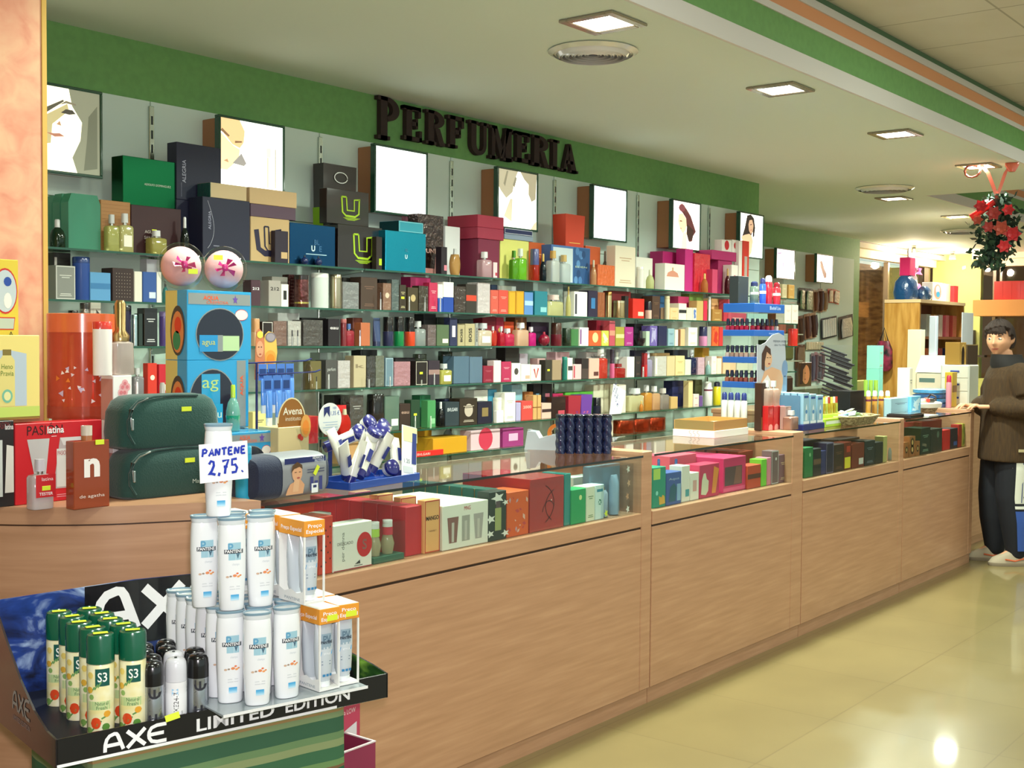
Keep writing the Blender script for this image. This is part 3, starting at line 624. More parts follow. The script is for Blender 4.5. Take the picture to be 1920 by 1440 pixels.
S2 = '''
104 142 498 b 8a8c86 d8d8d0 f,t 0|grey box with white edges
136 168 481 C 2c4c94 2a4480 - 0|blue canister with gold star
169 208 511 b 5f9ccc 3f7cb0 n,z=.06 0|sky blue box
211 251 503 b 3a2a28 a8988a o 0|dark brown box with dots
252 267 509 b e6e0d2 - - 0|narrow white box
268 294 510 b 35589c d8e4f0 q 0|mid blue box
294 303 510 b e8e6de - - 0|slim white box
304 316 526 R 3a8a86 3a3a3a - 0|small teal bottle
100 133 474 b 2c2724 c8c0b8 l - 1|tall black box
275 300 486 b d0ccd4 - - 1|pale lilac box
471 489 525 b 4a2a34 f2eef0 w=212,g,z=.055 0|maroon box with white numerals
504 527 526 b a8a098 3a3432 w=212,z=.06 0|grey box with dark numerals
527.5 541.5 533 b efebe0 2c2a28 p 0|small white box with dark photo
551 579.5 515 C 6c3a3a 2c2222 n,x 0|maroon sparkling canister
580 616 511 C d4dcd6 eef0ea - 0|large glossy white canister
618 641 514 C c8bca0 b0a48c m 0|silver metal canister
643 673.5 529 b 7c7c7c b0b0b0 c 0|grey film wrapped box
677 708 520 b 4a382e 7a5a4a t 0|dark brown box
718.5 734 531 b 8a6450 d8c0a8 c,d 0|slim copper box
735 748.5 524 b 55605e 9aa6a2 c 0|slim slate box
749.5 762 534 b 3c3226 cfc090 t,s 0|black box with green sticker
765 784.5 539 b 453a26 c0a878 d 0|olive brown box
786 803.5 536 b 3a3020 a89868 c 0|dark olive box
805.5 821 530 b c42850 e8b0b8 t,g 0|crimson box
821.5 831 533 b e8e6da 2850a8 h 0|slim white and blue box
831.5 851 529 b f0ece0 2448a0 h 0|wide white and blue box
852.5 873.5 537 b 3c2e26 8a7a60 c 0|brown film wrapped box
874 894 533 b 37302a d4442c n 0|dark box with red band
896 919.5 530 b c8bcbc e8e0e0 c 0|silver crumpled film box
920.5 935 544 b d05a4a e8a898 t 0|slim coral box
935.5 953.3 544 b d44e40 ecb0a0 t 0|coral red box
954 967.4 546 b dca428 b88018 f 0|ochre yellow box
968 983 546 b d8a024 b88018 f 0|second ochre yellow box
983.6 1000 548 b 5a88c4 a8c8e8 n 0|mid blue squat box
1003 1027 546 b 1a7888 8ac8cc q,g 0|teal box
1029 1059 553 F d8d49a e8c8c0 - 0|wide pale yellow bottle
1061 1071 537 R e0d890 c8a860 - 0|tall pale yellow bottle
1077 1101.5 547 b f0eee4 3a3644 l 0|white box with dark slit
1104 1121 545 b 28203a 3878b0 p 0|dark box with blue squares
1121.5 1134.5 548 b 9a5228 d0904a c 0|amber brown box
1135.5 1147.5 547 C e8d09a b88a50 m 0|gold canister
1149 1172 563 C d8bc8c f0e0b8 m 0|wide gold canister
1172.5 1179 555 b 2a2422 - - 0|thin black box
1187 1208.5 560 b d83024 f0d0b8 q,g 0|bright red box
1209.5 1222 565 Q e8c0b0 2a2632 g 0|pale pink dark capped bottle
1223.5 1238 555 b 4c3428 7a5a44 t 0|dark chocolate box
1246 1256 555 C e8dcb8 d8c8a0 - 0|slim cream canister
1257 1272 577 b f0c090 e0a060 t 0|low peach box
1273 1287.5 569 b efe8d4 2a2a2a n 0|cream box with black line
1288 1299 577 b e8dcc0 - - 0|low cream box
1299.5 1306.5 577 b e6dcc8 5a7ac0 Z 0|cream box with blue figure
1307 1319 564 b c8a868 - - 0|tan box
1320 1326.5 564 b d02848 - - 0|thin crimson box
1327.5 1333 556 C e8ecec c0c8c8 - 0|tall thin white tube
1336 1354 580 b a87838 d8b878 t 0|tawny box
1357 1365 580 b b83040 - - 0|small crimson box
1366 1400 562 b b8485a e8d0c0 t 0|dusky red box
1402 1440 566 b 9cc0b8 e8e8d8 t 0|pale green box
1472 1484 572 b efe6d8 d8a8a0 t 0|white box past blue display
1485 1497 572 b ece2d4 c8a898 t 0|second white box past display
510 540 519 b 9a928a - - 1|long grey box
542 562 515 b 5a2a2a c08a7a o,x - 1|speckled maroon box
644 671 521 b 2a2622 - - 1|black flat box
712 735 524 b 242020 - - 1|plain black box
770 808 520 b c02c68 e088a8 - - 1|magenta box
921 933 534 b 24304c - - 1|small navy box
935 968 536 b c8c8c8 e8e8e8 - - 1|silver white box
1000 1056 533 b b8c4be - k - 1|large clear plastic box
1148 1183 546 b 7c2026 - - 1|dark red flat box
1184 1206 550 b 26221e - - 1|flat black lid box
1225 1246 554 b 1e5080 - - 1|deep blue box
1272 1292 556 b c83868 - - 1|rose pink box
1293 1319 552 b 7a9a48 - - 1|leaf green box
1335 1351 560 b e8b078 b88048 d - 1|peach upright box
712 715.5 548 V d8d8d8 222222 - 9|dark topped sampler
766 769 556 V d8d8d8 dcdcdc - 9|clear sampler
795 798.5 556 V d8d8d8 888888 - 9|grey topped sampler
824 827.5 558 V d8e0f0 c8c8c8 - 9|silver topped sampler
'''
S3 = '''
128 146 582 C 241e20 1a1618 g 0|black capped canister
150 168 568 C b0a8a0 3a3434 x 0|zebra patterned canister
170 190 566 b c8c0b4 3a3434 Z 0|zebra patterned box
213 246 572 C 241a3a 1a1424 g 0|large violet black canister
247 258 590 C c8e0e4 a8c8c8 m 0|mirror bright canister
260 268 588 b 223028 - g 0|thin dark green box
270 296 578 b 1e1c1e d8d8d8 t,g 0|tall black box with monogram
298 318 584 C 5a4a8c 8a7ab0 g 0|violet canister
471 487 597 Q e8b890 d09868 g 0|peach capped bottle
491.5 512 603 b 261c1c e0d8d0 f 0|black box with white outline
513 538 602 b 7a5c52 c0a8a0 c 0|brown film wrapped box
540 565 602 b b0aaa4 d8d8d4 c 0|silver grey box
569 606 600 b 4a4440 b0a8a0 c 0|black crumpled film box
616 637.5 598 b 241e22 d8d0d0 w=eau,z=.07 0|matt black box
638 650 598 C 7c2a30 b06060 g 0|slim dark red canister
651.5 666 607 F b83848 4a68a0 - 0|red and blue bottle
677 694.5 605 b b86844 - - 0|rust orange box
697 715 596 T 3c4a70 2a3454 - 0|steel blue tube
718 737.5 594 Q 2c3050 161416 g 0|navy bottle with black cap
738.5 757 594 Q 128248 161416 g 0|green bottle with black cap
759 778 595 Q d84828 161416 g 0|orange bottle with black cap
781 801 602 F a8b0ae c8c8c8 - 0|clear grey bottle
802.5 818 609 b 6a5a58 b8a0b0 c 0|mauve brown box
819.5 842.5 609 b 56684a e8e0d0 q 0|olive green box
844 858 596 b 2c3050 e8e0e0 p 0|navy box with white patch
858.8 872 609 b b0a27c 2a2824 v=BOSS 0|tan lettered box
872.7 891 607 b b4a680 2a2824 v=BOSS 0|wider tan lettered box
891.7 897 606 b 9c9c98 38383a v=BOSS 0|thin silver lettered box
899 925 606 F e8d8c0 c8c8cc q 0|cream bottle with silver pump
925.5 938 612 E d8402c c8c8c8 - 0|orange red oval bottle
939 948 612 F c82038 d0d0d0 - 0|crimson bottle
949 967 616 F d8305c e0d8d8 - 0|rose pink bottle
972 994 605 F e8c0a0 e0e0e0 - 0|tall peach bottle
995 1007 613 F e01c8c d8d0d8 - 0|magenta bottle
1008 1032 622 O 8a1030 b03048 u,g 0|faceted dark red ball bottle
1033 1053 605 Q 6a1a28 4a2c24 g 0|dark garnet bottle
1054 1070.5 615 Q 223020 2a3a2a g 0|black green bottle
1071.5 1085 617 b 5c9a5c a8c8a0 k 0|green clear box
1087 1104 614 b e8e2dc 7a3a8a l 0|white box with purple stripe
1105 1127.5 620 b e85a2c f8d090 d 0|orange box with pale flower
1128.5 1142 620 b c8cc50 f0f0c0 Z 0|lime yellow box
1143 1153.8 602 b c04858 e89078 n,g 0|tall red violet box
1154.8 1171 613 b a89a3c d8d090 n 0|mustard box
1172 1188 613 b a82c80 d898c0 t 0|purple magenta box
1190 1211 620 B 231a1e 2a2226 g 0|black bowl bottle
1212 1218.5 621 b b8ccb4 - - 0|pale mint box
1219.2 1233 611 b 6a58a0 b0a8d0 Z 0|violet patterned box
1235 1251 611 b 25264a 606080 g 0|dark navy glossy box
1253 1265 616 b 8cacb8 4a6a80 t 0|blue grey box
1266 1272 618 b ece4d0 - - 0|thin ivory box
1272.5 1276 618 b 7a4a34 - - 0|thin brown box
1276.5 1284.5 617 b e8b484 - - 0|small peach box
1291 1308 614 b ece8d8 c8b890 t 0|ivory box
1310.6 1326 612 Q d88cb8 2c2c54 g 0|pink bottle with navy cap
1327 1334 612 b c8ccc8 - k 0|clear grey box
1336 1348 612 b e8622c c02c1c Z 0|orange red patterned box
1349 1356 613 b cc3034 - - 0|slim red box
1475 1496 616 C d02820 c02018 g 0|red tin past blue display
521 562 587 b b8b4b2 - - 1|silver flat carton
566 612 596 b 1c1818 - - 1|flat black carton
662 680 596 b 7a3828 - - 1|small red brown box
795 818 589 b 1c1a1c - - 1|square black box
820 843 595 b 26342a - - 1|dark green carton
860 888 599 b 37383a - - 1|charcoal carton
905 930 593 b 7c1428 - - 1|wine red carton
931 945 595 b a82040 f0c040 d - 1|crimson flowered carton
946 964 603 b d84c24 - - 1|orange carton
966 988 595 b 7a4a24 c88040 l - 1|brown orange carton
996 1030 604 b 28142a - - 1|black violet carton
1119 1152 601 b 981c34 - - 1|dark crimson carton
1190 1206 607 b 262028 - - 1|black carton
546 549.5 619 V c8c8c8 1a1a1a - 9|black topped sampler
556.5 560 619 V c8c8c8 1a1a1a - 9|second black topped sampler
673 677 619 V c8c8c8 303038 - 9|dark sampler
'''
S4 = '''
212 226 680 b 5a5450 - k 0|smoky clear box
232 246 690 F b0a8b0 c0c0c0 q 0|clear lilac bottle
252 272 690 F a09aa0 c8c8c8 - 0|clear bottle with bright rim
277 295 681 b d83828 e8e0d0 d 0|red box with oval window
298 315 683 b c82434 ece4d4 q 0|red and cream box
582 603 677 b 6a6038 - - 0|olive box
611 632.5 675 b 4c4a48 a8a8a4 w=parfum,z=.07 0|charcoal box with grey lettering
634 657 676 b b8b0ae d8d4d0 c 0|silver pink box
663.5 687 667 b b8a888 8a7a60 w=k 0|beige box
688.5 704 668 b 3a3836 6a6866 c 0|dark grey box
704.7 721 667 b 686a5c a0a090 c 0|olive grey box
723 738 671 b 6a8290 a8bcc4 f 0|steel blue box
739.5 770 678 b a87880 d8b8c0 c 0|mauve film wrapped box
779.5 802 677 b 241c1a c8c0b0 f,s 0|black box with silver outline
803.6 825 676 b 352a34 9a7a74 n 0|dark aubergine box
828 850 682 F c8c060 c8ccc8 q 0|yellow green bottle
851 880 668 b 6c88a0 98acc0 k 0|blue grey translucent box
881 905 669 b 7690a8 a8bccc k 0|second blue grey translucent box
906.5 925.5 686 b 8a2036 b85868 t 0|dark red box
926 940 676 b e8d4d0 - - 0|slim blush white box
941 959 678 b b42450 e8a0b0 t,g 0|crimson pink box
960 976.5 681 b f0ece0 4a4440 d 0|white box with dots
977.3 995 683 b ece8dc c8a890 q 0|plain white box
995.6 1015 684 b ece4d4 b82830 V 0|white box with red V
1023 1035.3 675 b 37332a 8a8468 s 0|black olive box
1036 1053 675 b a0886c c8b498 - 0|taupe box
1053.6 1064 669 C 1f7468 2a8a7a g 0|sea green canister
1065 1074 671 b ece8da 3a3a3a n 0|slim white box
1075 1090.5 683 b e0b8b8 c03850 l 0|pale pink box
1091 1104 672 b 2c2424 4a3c38 h 0|dark brown box
1105 1124 672 b e0b0a0 5a3430 q 0|shell pink box
1125 1141.5 655 F d84030 e8e8e4 - 0|red based bottle white pump
1143.4 1152.6 655 Q d86490 3a2c3c g 0|slim pink bottle
1155 1175 682 F c02424 8a1c1c - 0|square red bottle
1176 1190 669 b ece8e0 - - 0|white box
1191.5 1202 668 b 2c2626 6a5048 t 0|black box
1202.6 1214 662 Q c02028 981c22 g 0|red capped bottle
1215 1225 660 F b8b0d0 c8c8d4 - 0|lavender bottle
1228 1250 668 b c0bcb4 ece8dc l,c 0|grey film box
1251 1266 668 b d0b88c - - 0|beige tan box
1267 1284 667 b e0c890 b89a60 t 0|golden cream box
1285 1296 674 b d8e0c4 - - 0|pale green white box
1297.6 1308 656 F 232c58 c8c8d0 - 0|dark navy bottle
1309 1321.5 670 b c0a0b0 e0d0d8 c 0|pinkish grey box
1322.5 1333 677 R a8d0cc d0d8d8 - 0|pale turquoise bottle
1334.6 1344 668 b ecdcd4 d8b0a8 t 0|white pink box
1345 1353 672 b e8dcc0 - - 0|small cream box
1356 1380 668 b e0b890 b86a40 t 0|apricot box
1382 1412 670 b c8c8b0 6a8a70 t 0|sage box
600 656 661 b a8b0aa - k - 1|large clear carton
677 708 656 b 1c1a1c - - 1|black stacked carton
742 779 671 b 2a2226 - - 1|dark long carton
772 800 664 C 5a6050 4a5040 - - 1|flat olive tin
818 848 659 C 2c3a2a 24302a - - 1|flat green black tin
906 934 673 b 241c1e - - 1|squat black carton
948 974 652 b 26221f - - 1|tall black carton
975 990 663 b a89aa8 - - 1|mauve grey carton
1008 1023 672 b d8a8a8 - - 1|rose carton
1042 1068 660 b d0a0a8 - - 1|pale rose carton
1100 1136 660 b d8d8d8 8a8a8a Z - 1|silver initialled carton
1154 1181 655 b a8acac e8e4d8 l - 1|grey and white carton
1190 1214 657 b 28243a - - 1|dark indigo carton
1224 1256 662 b c8a070 - - 1|flat tan carton
1262 1290 656 b 242a3a - - 1|black blue carton
1318 1330 652 b c09028 3a2a18 d - 1|gold carton
592 595 706 V d8d8d0 1c1c1c - 9|black topped sampler
614 618.5 702 V d8d8d8 d0d0d0 - 9|clear sampler
690 694 702 V d0d0d0 202020 - 9|dark sampler
730 733 706 V d8d8d8 d8d8d8 - 9|pale sampler
789 792 706 V d8d8d0 1a1a1a - 9|black sampler
813 816 700 V d8d8d8 c8c8c8 - 9|silver sampler
1204 1208 688 V e0d0d0 d0d0d0 - 9|rosy sampler
'''
S5 = '''
474 500 772 b e8d890 5a5a40 t 0|small pale yellow box
625 650 760 b cc2c30 e08080 t,g 0|shiny red box
656.5 682 741 b 4a4642 a8a4a0 c,t 0|dark grey film box
684 720 740 Q 2c2624 1c1a1a g 0|big black shouldered bottle
722 749 743 b 7a9484 ecf0e4 q,k 0|green grey glass box
749.8 770 757 b 3a2a24 b09080 w=eau 0|dark chocolate box
771 788 750 b 24402c 8aa878 s 0|dark green box
802 817.5 751 b 4a9058 8ac090 q 0|mid green box
818.6 834 754 R 1a1a1c c8c8c8 - 0|black bottle white label
835.5 861.5 754 b 2e3a40 c8ccd0 w=BVLGARI 0|slate box with pale lettering
862.3 895.5 747 b 34291f c0b0a0 d,t 0|black box with ring
896.3 923 753 b 201c30 8a7448 p 0|navy box with gold square
924 941 746 C f0ecdc e0dccc - 0|ivory canister
946.5 967 736 b eeeade b8b8a8 t 0|tall white box
968 977 755 b b0a8cc - - 0|slim lavender box
978 999.3 752 b d84a44 f0b8a8 w=2000 0|coral red box
1000 1015 741 b d0a468 8a5a30 R 0|tan box with ribbon
1016 1034 756 b e0b8a8 3a2828 n 0|pale pink box
1035 1061 744 b 2a1c1c c04858 q,g 0|black and pink box
1066 1088 742 G a02838 6a3a8a Z 0|red violet bag
1090 1109 740 G 6a3c98 c05878 Z 0|purple patterned bag
1110 1127 746 Q 25263a 1a1a20 g 0|dark navy bottle
1160 1174 721 b e4dcc8 2a2a2a D 0|cream box with black dot
1182 1210 728 F d8d0a0 d0d4d4 - 0|big pale yellow bottle
1212 1225 722 F e0a040 d0d0d0 - 0|amber bottle
1226 1240 724 F e0b080 d8d8d8 - 0|peach bottle
1241 1257 728 F a0948a c8c0b8 - 0|pebbled grey bottle
1258 1271 744 b c8a468 - - 0|small tan box
1291.5 1299.5 714 b e0c890 - - 0|tall cream box
1300.5 1311 739 b e8d0c8 c88a90 t 0|pinkish white box
1312 1318 742 b 6a4a8a - - 0|thin purple box
1319.5 1336 716 S e6e4de eceae4 r 0|white mousse can
1337 1352 716 S e0cc20 24243a - 0|yellow can with navy cap
626 656 741 b 221e1e - - 1|square black carton
788 808 741 b 24704a - - 1|tall green carton
834 862 748 b 20243c - - 1|navy carton
889 915 731 b ece8dc - - 1|white carton
916 932 730 b 4a9cc0 - - 1|sky blue carton
960 980 721 b 8abccc - - 1|pale blue carton
984 1000 735 b b87038 - - 1|orange brown carton
1001 1015 720 b 1e1e22 5a88a8 p - 1|tall black carton
1017 1036 720 b 1f1d20 a85868 p - 1|second tall black carton
1037 1056 738 b b82858 - - 1|shiny pink carton
1060 1112 735 b 58a838 - - 1|bright green carton
1113 1132 722 b d8d0b8 - - 1|putty carton
1134 1158 720 b d0c8ac - - 1|light beige carton
1261 1281.5 714 b 262a58 - - 1|tall navy carton
1282.5 1291 714 b 33305c - - 1|slim navy carton
1304 1317 712 b 4a4a2c - - 1|tall olive carton
637 661 767 E d83028 c8c0a0 - 9|round red flask
777 780.5 780 V d8e0d8 d8d8d8 - 9|clear sampler
806 809.5 780 V d8e8d8 c8d8c8 - 9|greenish sampler
931.5 944.5 770 b f4f2ea - z=.02 9|tiny white box
1196 1206 752 R d88a30 c8a860 - 9|tiny amber flask
'''
S6 = '''
830 850 793 R b0b8b8 c8c8c8 - 2|pale glass bottle
883 938 806 b d8b8c0 c83850 d 0|pale pink box with red discs
943 982 803 b 9c3878 e0b0d0 p 0|purple box
1120 1150 790 b d8c8b0 - - 0|low beige box
640 700 812 b c89868 - - 0|low tan box
'''
shelf_rows(S2, SHELFZ[2], 'second shelf', 'perfumes on the second glass shelf')
shelf_rows(S3, SHELFZ[3], 'third shelf', 'perfumes on the third glass shelf')
shelf_rows(S4, SHELFZ[4], 'fourth shelf', 'perfumes on the fourth glass shelf')
shelf_rows(S5, SHELFZ[5], 'fifth shelf', 'perfumes on the fifth glass shelf')
shelf_rows(S6, SHELFZ[6], 'lowest shelf', 'goods on the lowest glass shelf')
# ============================================================ big boxes on the topmost shelf
TG = 'goods on the topmost glass shelf'; TZ = SHELFZ[1]
def pp(kind, x0, x1, yt, Y, z, c1, c2, dec, label, cat=None, group=None, d=None, h=None):
    a, c = atY(x0, yt, Y), atY(x1, yt, Y)
    hh = h or atY((x0+x1)/2, yt, Y).z-z
    ax, w = (a.x, c.x-a.x) if kind not in RNDK else round_w(x0, x1, yt, Y)
    if kind in RNDK: d = d or w
    o = prod(kind, ax, Y, z, w, hh, c1, c2, dec, label, label, cat, group, d)
    o['_t'] = z+hh
    return o
def top(*a, **k): k.setdefault('group', TG); return pp(*a, **k)
def tz(o): return o['_t']+.0006
def front(o, fn, name='print'):
    """extra print on the front of a box, as one mesh under it; fn(mb, w, h)"""
    d = o.dimensions if False else None
    xs = [v.co for v in o.data.vertices]; w = max(v.x for v in xs); h = max(v.z for v in xs)
    mb = MB(); fn(mb, w, h); return mb.build(name, o)
def glyphU(c):
    def f(mb, w, h):
        m = mat(c, 'paper'); e = -.0016
        mb.stroke([(w*.34, h*.80), (w*.36, h*.36), (w*.44, h*.26), (w*.66, h*.25), (w*.75, h*.34), (w*.76, h*.76)], w*.035, e, m)
        mb.stroke([(w*.45, h*.80), (w*.47, h*.42), (w*.64, h*.42), (w*.64, h*.74), (w*.78, h*.76)], w*.03, e, m)
        mb.stroke([(w*.34, h*.80), (w*.45, h*.80)], w*.03, e, m)
        for i in range(4): mb.stroke([(w*(.38+.03*i), h*(.2-.02*i)), (w*(.78-.04*i), h*(.21-.022*i))], h*.012, e, m)
    return f
top('R', 93, 122, 410, 4.0, TZ, '14301e', 'c8c8c8', '-', 'round dark green bottle with silver neck at the pillar end of the topmost shelf')
def shoulder_box(x0, x1, yt, Y, label, inner):
    a, c = atY(x0, yt, Y), atY(x1, yt, Y); h = atY(x0, yt, Y).z-TZ; w = c.x-a.x
    t = thing('shaped_gift_box', label, 'gift box', (a.x, Y, TZ), 0, 'green translucent gift boxes')
    MB().poly([(0, 0), (w, 0), (w, h*.84), (w*.9, h), (w*.1, h), (0, h*.84)], 0, mat('58a888', 'tint'), .05).build('shell', t)
    if inner: MB().loft([(.002, w*.24, .018), (h*.5, w*.24, .018), (h*.54, w*.08, .01), (h*.68, w*.08, .01)], mat('1e9a84', 'gloss'), 16, 4, cx=w*.42, cy=.025).build('inner_bottle', t)
shoulder_box(128, 188, 361, 4.02, 'front green translucent shouldered gift box beside the wooden box', True)
shoulder_box(112, 160, 362, 4.09, 'middle one of three green translucent shouldered gift boxes', False)
shoulder_box(97, 135, 366, 4.16, 'rearmost green translucent shouldered gift box, nearest the pillar', False)
o = top('b', 189, 245, 377, 4.045, TZ, 'a87848', '8a5c34', '-', 'light wooden box behind two pale yellow bottles', d=.042)
front(o, lambda mb, w, h: [mb.panel(.004, h*(.08+.07*i), w-.004, h*(.085+.07*i), -.0006, mat('8f6238', 'paper')) for i in range(13)], 'grain_lines')
top('F', 203, 226, 402, 3.985, TZ, 'c8c878', 'c8c8c8', '-', 'pale yellow bottle without label before the wooden box')
top('F', 227, 253, 400, 3.985, TZ, 'd0cc8a', 'd0d0d0', 'q', 'pale yellow bottle with cream label before the wooden box')
mo = top('b', 246, 340, 388, 4.04, TZ, '3a1c20', 'b8a8a0', 's', 'dark maroon box lettered in white under the green foil box', d=.1)
front(mo, lambda mb, w, h: (mb.text('AGUA DE', w*.42, h*.44, .017, -.0008, mat('c8bcb4')), mb.text('SANDALO', w*.42, h*.32, .017, -.0008, mat('c8bcb4')), mb.panel(w*.26, h*.25, w*.52, h*.265, -.0008, mat('a89a94'))), 'lettering')
o = top('b', 230, 331, 298, 4.09, tz(mo), '14603a', 'd0d8c8', 'm', 'large green foil box standing on the maroon box', d=.075)
front(o, lambda mb, w, h: mb.text('ADOLFO DOMINGUEZ', w*.64, h*.45, .012, -.0012, mat('d8e0d0'), w*.5), 'lettering')
top('F', 285, 316, 432, 3.985, TZ, 'b8b060', 'd8d8dc', '-', 'small clear bottle with ball stopper before the maroon box')
top('R', 338, 355, 406, 3.985, TZ, '182420', 'd8d8dc', '-', 'slim black bottle with tall silver cap on the topmost shelf')
nv = '23243a'
o1 = top('b', 331, 415, 378, 4.082, TZ, nv, 'b8b8c8', '-', 'hidden lower navy box under the tall navy lettered box', d=.063)
o = top('b', 331, 415, 272, 4.082, tz(o1), nv, 'b8b8c8', '-', 'upper tall navy box with upright silver lettering behind the gold boxes', d=.063)
front(o, lambda mb, w, h: (mb.text('ALEGRIA', w*.16, h*.5, .026, -.001, mat('b8b8cc'), h*.4, rot=90), mb.panel(w*.10, h*.05, w*.105, h*.3, -.001, mat('9898ac'))), 'lettering')
o = top('b', 380, 469, 373, 3.986, TZ, nv, 'b8b8c8', '-', 'square navy box with a thin silver curve behind the pink ball', d=.09)
def aleg(mb, w, h):
    mb.text('ALEGRIA', w*.14, h*.62, .018, -.001, mat('a8a8c0'), h*.3, rot=90)
    mb.stroke([(w*.10+w*.13*sin(pi*(i/16)**.8), h*(.16+.78*i/16)) for i in range(17)], .0014, -.001, mat('c0c0d0')); mb.panel(w*.22, h*.2, w*.34, h*.212, -.001, mat('9898ac'))
front(o, aleg, 'lettering')
o = top('b', 395, 463, 346, 3.99, tz(o), 'c8b088', '8a7450', '-', 'flat gold box with green side on the navy box', d=.085)
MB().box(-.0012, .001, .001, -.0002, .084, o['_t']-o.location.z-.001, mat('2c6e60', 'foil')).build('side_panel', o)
t1 = top('b', 470, 543, 409, 4.02, TZ, 'c8a878', '2a2438', '-', 'tan box with a black open square emblem', d=.12)
front(t1, glyphU('2a2640'), 'emblem')
front(t1, lambda mb, w, h: mb.stroke([(w*.14, h*.72), (w*.2, h*.3), (w*.36, h*.2), (w*.72, h*.22)], w*.12, -.0009, mat('2a2640')), 'emblem')
t2 = top('b', 470, 555, 386, 4.02, tz(t1), '5a4454', '8a7484', '-', 'flat mauve box between tan box and gold box', d=.12)
t3 = top('b', 468, 557, 356, 4.02, tz(t2), 'c8a87c', '8a7450', '-', 'flat gold box topmost of the stack over the tan emblem box', d=.12)
top('b', 516, 541, 433, 3.986, TZ, '2a2030', 'c8a878', 'q', 'small black box before the tan emblem box', d=.028)
bl = top('b', 544, 629, 421, 4.03, TZ, '1f4c74', '5a9cc0', 'm', 'square metallic blue box with faint lettering', d=.1)
front(bl, lambda mb, w, h: (mb.text('BL', w*.58, h*.52, .03, -.0012, mat('2c5f8a'), bold=.03), mb.text('U', w*.50, h*.36, .034, -.0012, mat('c8dce8'), bold=.04), mb.text('E', w*.66, h*.36, .034, -.0012, mat('2c5f8a'), bold=.03), mb.panel(w*.34, h*.27, w*.8, h*.29, -.0012, mat('a8c8d8'))), 'lettering')
top('O', 562, 580, 478, 3.99, TZ, '182858', '20202c', 'g', 'squat dark blue flask before the blue box, nearer one')
top('O', 588, 606, 480, 3.99, TZ, '182858', '20202c', 'g', 'second squat dark blue flask before the blue box')
o = top('G', 607, 666, 310, 4.19, TZ, '2a1c1c', 'e0e0e0', 'g', 'tall black bag with lime green side at the wall', d=.062)
MB().add([(-.0012, .0, .001), (-.0012, .062, .001), (-.0072, .066, .29), (-.0072, -.004, .29)], [(0, 3, 2, 1)], mat('8cc020')).build('side_panel', o)
front(o, lambda mb, w, h: mb.stroke(arc(w*.5, h*.88, w*.2, h*.05, 0, 350, 20), .004, -.0075, mat('e8e8e8', 'metal')), 'handle_hole')
lw = top('b', 634, 717, 424, 4.035, TZ, '261c1a', 'b8d820', 'g', 'lower black box with lime emblem', d=.1); front(lw, glyphU('a8cc28'), 'emblem')
up = top('b', 613, 692, 357, 4.045, max(tz(lw), tz(bl)), '261c1a', 'b8d820', 'g', 'upper black box with lime emblem, topmost of two', d=.05); front(up, glyphU('a8cc28'), 'emblem')
top('b', 706, 717, 444, 3.99, TZ, '2a1e1c', 'b8d820', 'q', 'slim black box with lime mark before the lower emblem box', d=.03)
te = top('b', 723, 799, 435, 3.99, TZ, '28a0bc', 'a8e0e8', 'm', 'shiny turquoise tin box', d=.12)
front(te, lambda mb, w, h: (mb.text('U', w*.5, h*.33, .026, -.0014, mat('c8e8f0'), bold=.04), mb.text('BL', w*.52, h*.5, .022, -.0014, mat('3a90ac'))), 'lettering')
o = top('b', 748, 794, 416, 4.0, tz(te), '2f98ac', '8ad0d8', 'f', 'flat turquoise box on the shiny turquoise tin', d=.13)
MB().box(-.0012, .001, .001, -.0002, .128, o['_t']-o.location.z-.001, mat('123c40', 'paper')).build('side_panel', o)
top('b', 761, 782, 403, 4.21, TZ, 'd8909c', '-', '-', 'pink slim box behind the turquoise box', d=.03)
o = top('b', 784, 832, 403, 4.06, TZ, '3a2420', 'd8a090', 'x', 'brown foil bag with pink emblem beside the turquoise tin', d=.07); front(o, lambda mb, w, h: (mb.stroke([(w*.2, h*.22), (w*.24, h*.06), (w*.7, h*.06), (w*.76, h*.3)], w*.16, -.0014, mat('c88a84')), mb.text('PUNK', w*.5, h*.36, .03, -.0014, mat('c89a90'), w*.6, bold=.03)), 'lettering')
top('b', 828, 839, 463, 3.99, TZ, '241a22', 'd88090', 'q', 'small black box with pink mark beside the brown foil bag', d=.04)
top('b', 835, 863, 425, 4.12, TZ, 'e8e8e8', '4a5a9c', '-', 'slim white box before the burgundy boxes', d=.06)
top('E', 853, 870, 466, 3.985, TZ, 'c89850', 'd0d0d0', '-', 'flat oval gold perfume bottle')
bu = top('b', 897, 937, 449, 4.04, TZ, '7a2440', '-', '-', 'burgundy box at the foot of a burgundy stack', d=.2)
b2 = top('b', 896, 945, 428, 4.035, tz(bu), 'a03048', '-', '-', 'flat burgundy box in the middle of the stack', d=.21)
top('b', 896, 945, 405, 4.035, tz(b2), 'a83048', '-', '-', 'topmost flat burgundy box of the stack', d=.21)
top('F', 906, 925, 472, 3.985, TZ, 'd8b0b8', 'e8e8e8', '-', 'pinkish bottle with white cap before the burgundy box')
top('b', 925.5, 933, 492, 3.985, TZ, 'e0c8cc', 'b83848', 'q', 'tiny pinkish card before the burgundy box', d=.006)
py = top('b', 938, 992, 450, 4.06, TZ, 'dcd878', '-', '-', 'pale yellow box behind two green bottles', d=.09)
o = top('b', 946, 1000, 441, 4.055, tz(py), '8a98ac', 'd8dce4', '-', 'flat blue grey box on the pale yellow box', d=.09)
top('b', 946, 999, 430, 4.055, tz(o), '28305a', 'c8ccd8', 'f', 'flat navy box topmost on the pale yellow box', d=.09)
top('F', 963, 974, 470, 3.99, TZ, '6ab028', '4a9020', '-', 'slim green bottle with green cap')
top('F', 975, 990, 466, 3.99, TZ, '78c82a', 'e0e8e0', '-', 'bright green bottle with clear cap')
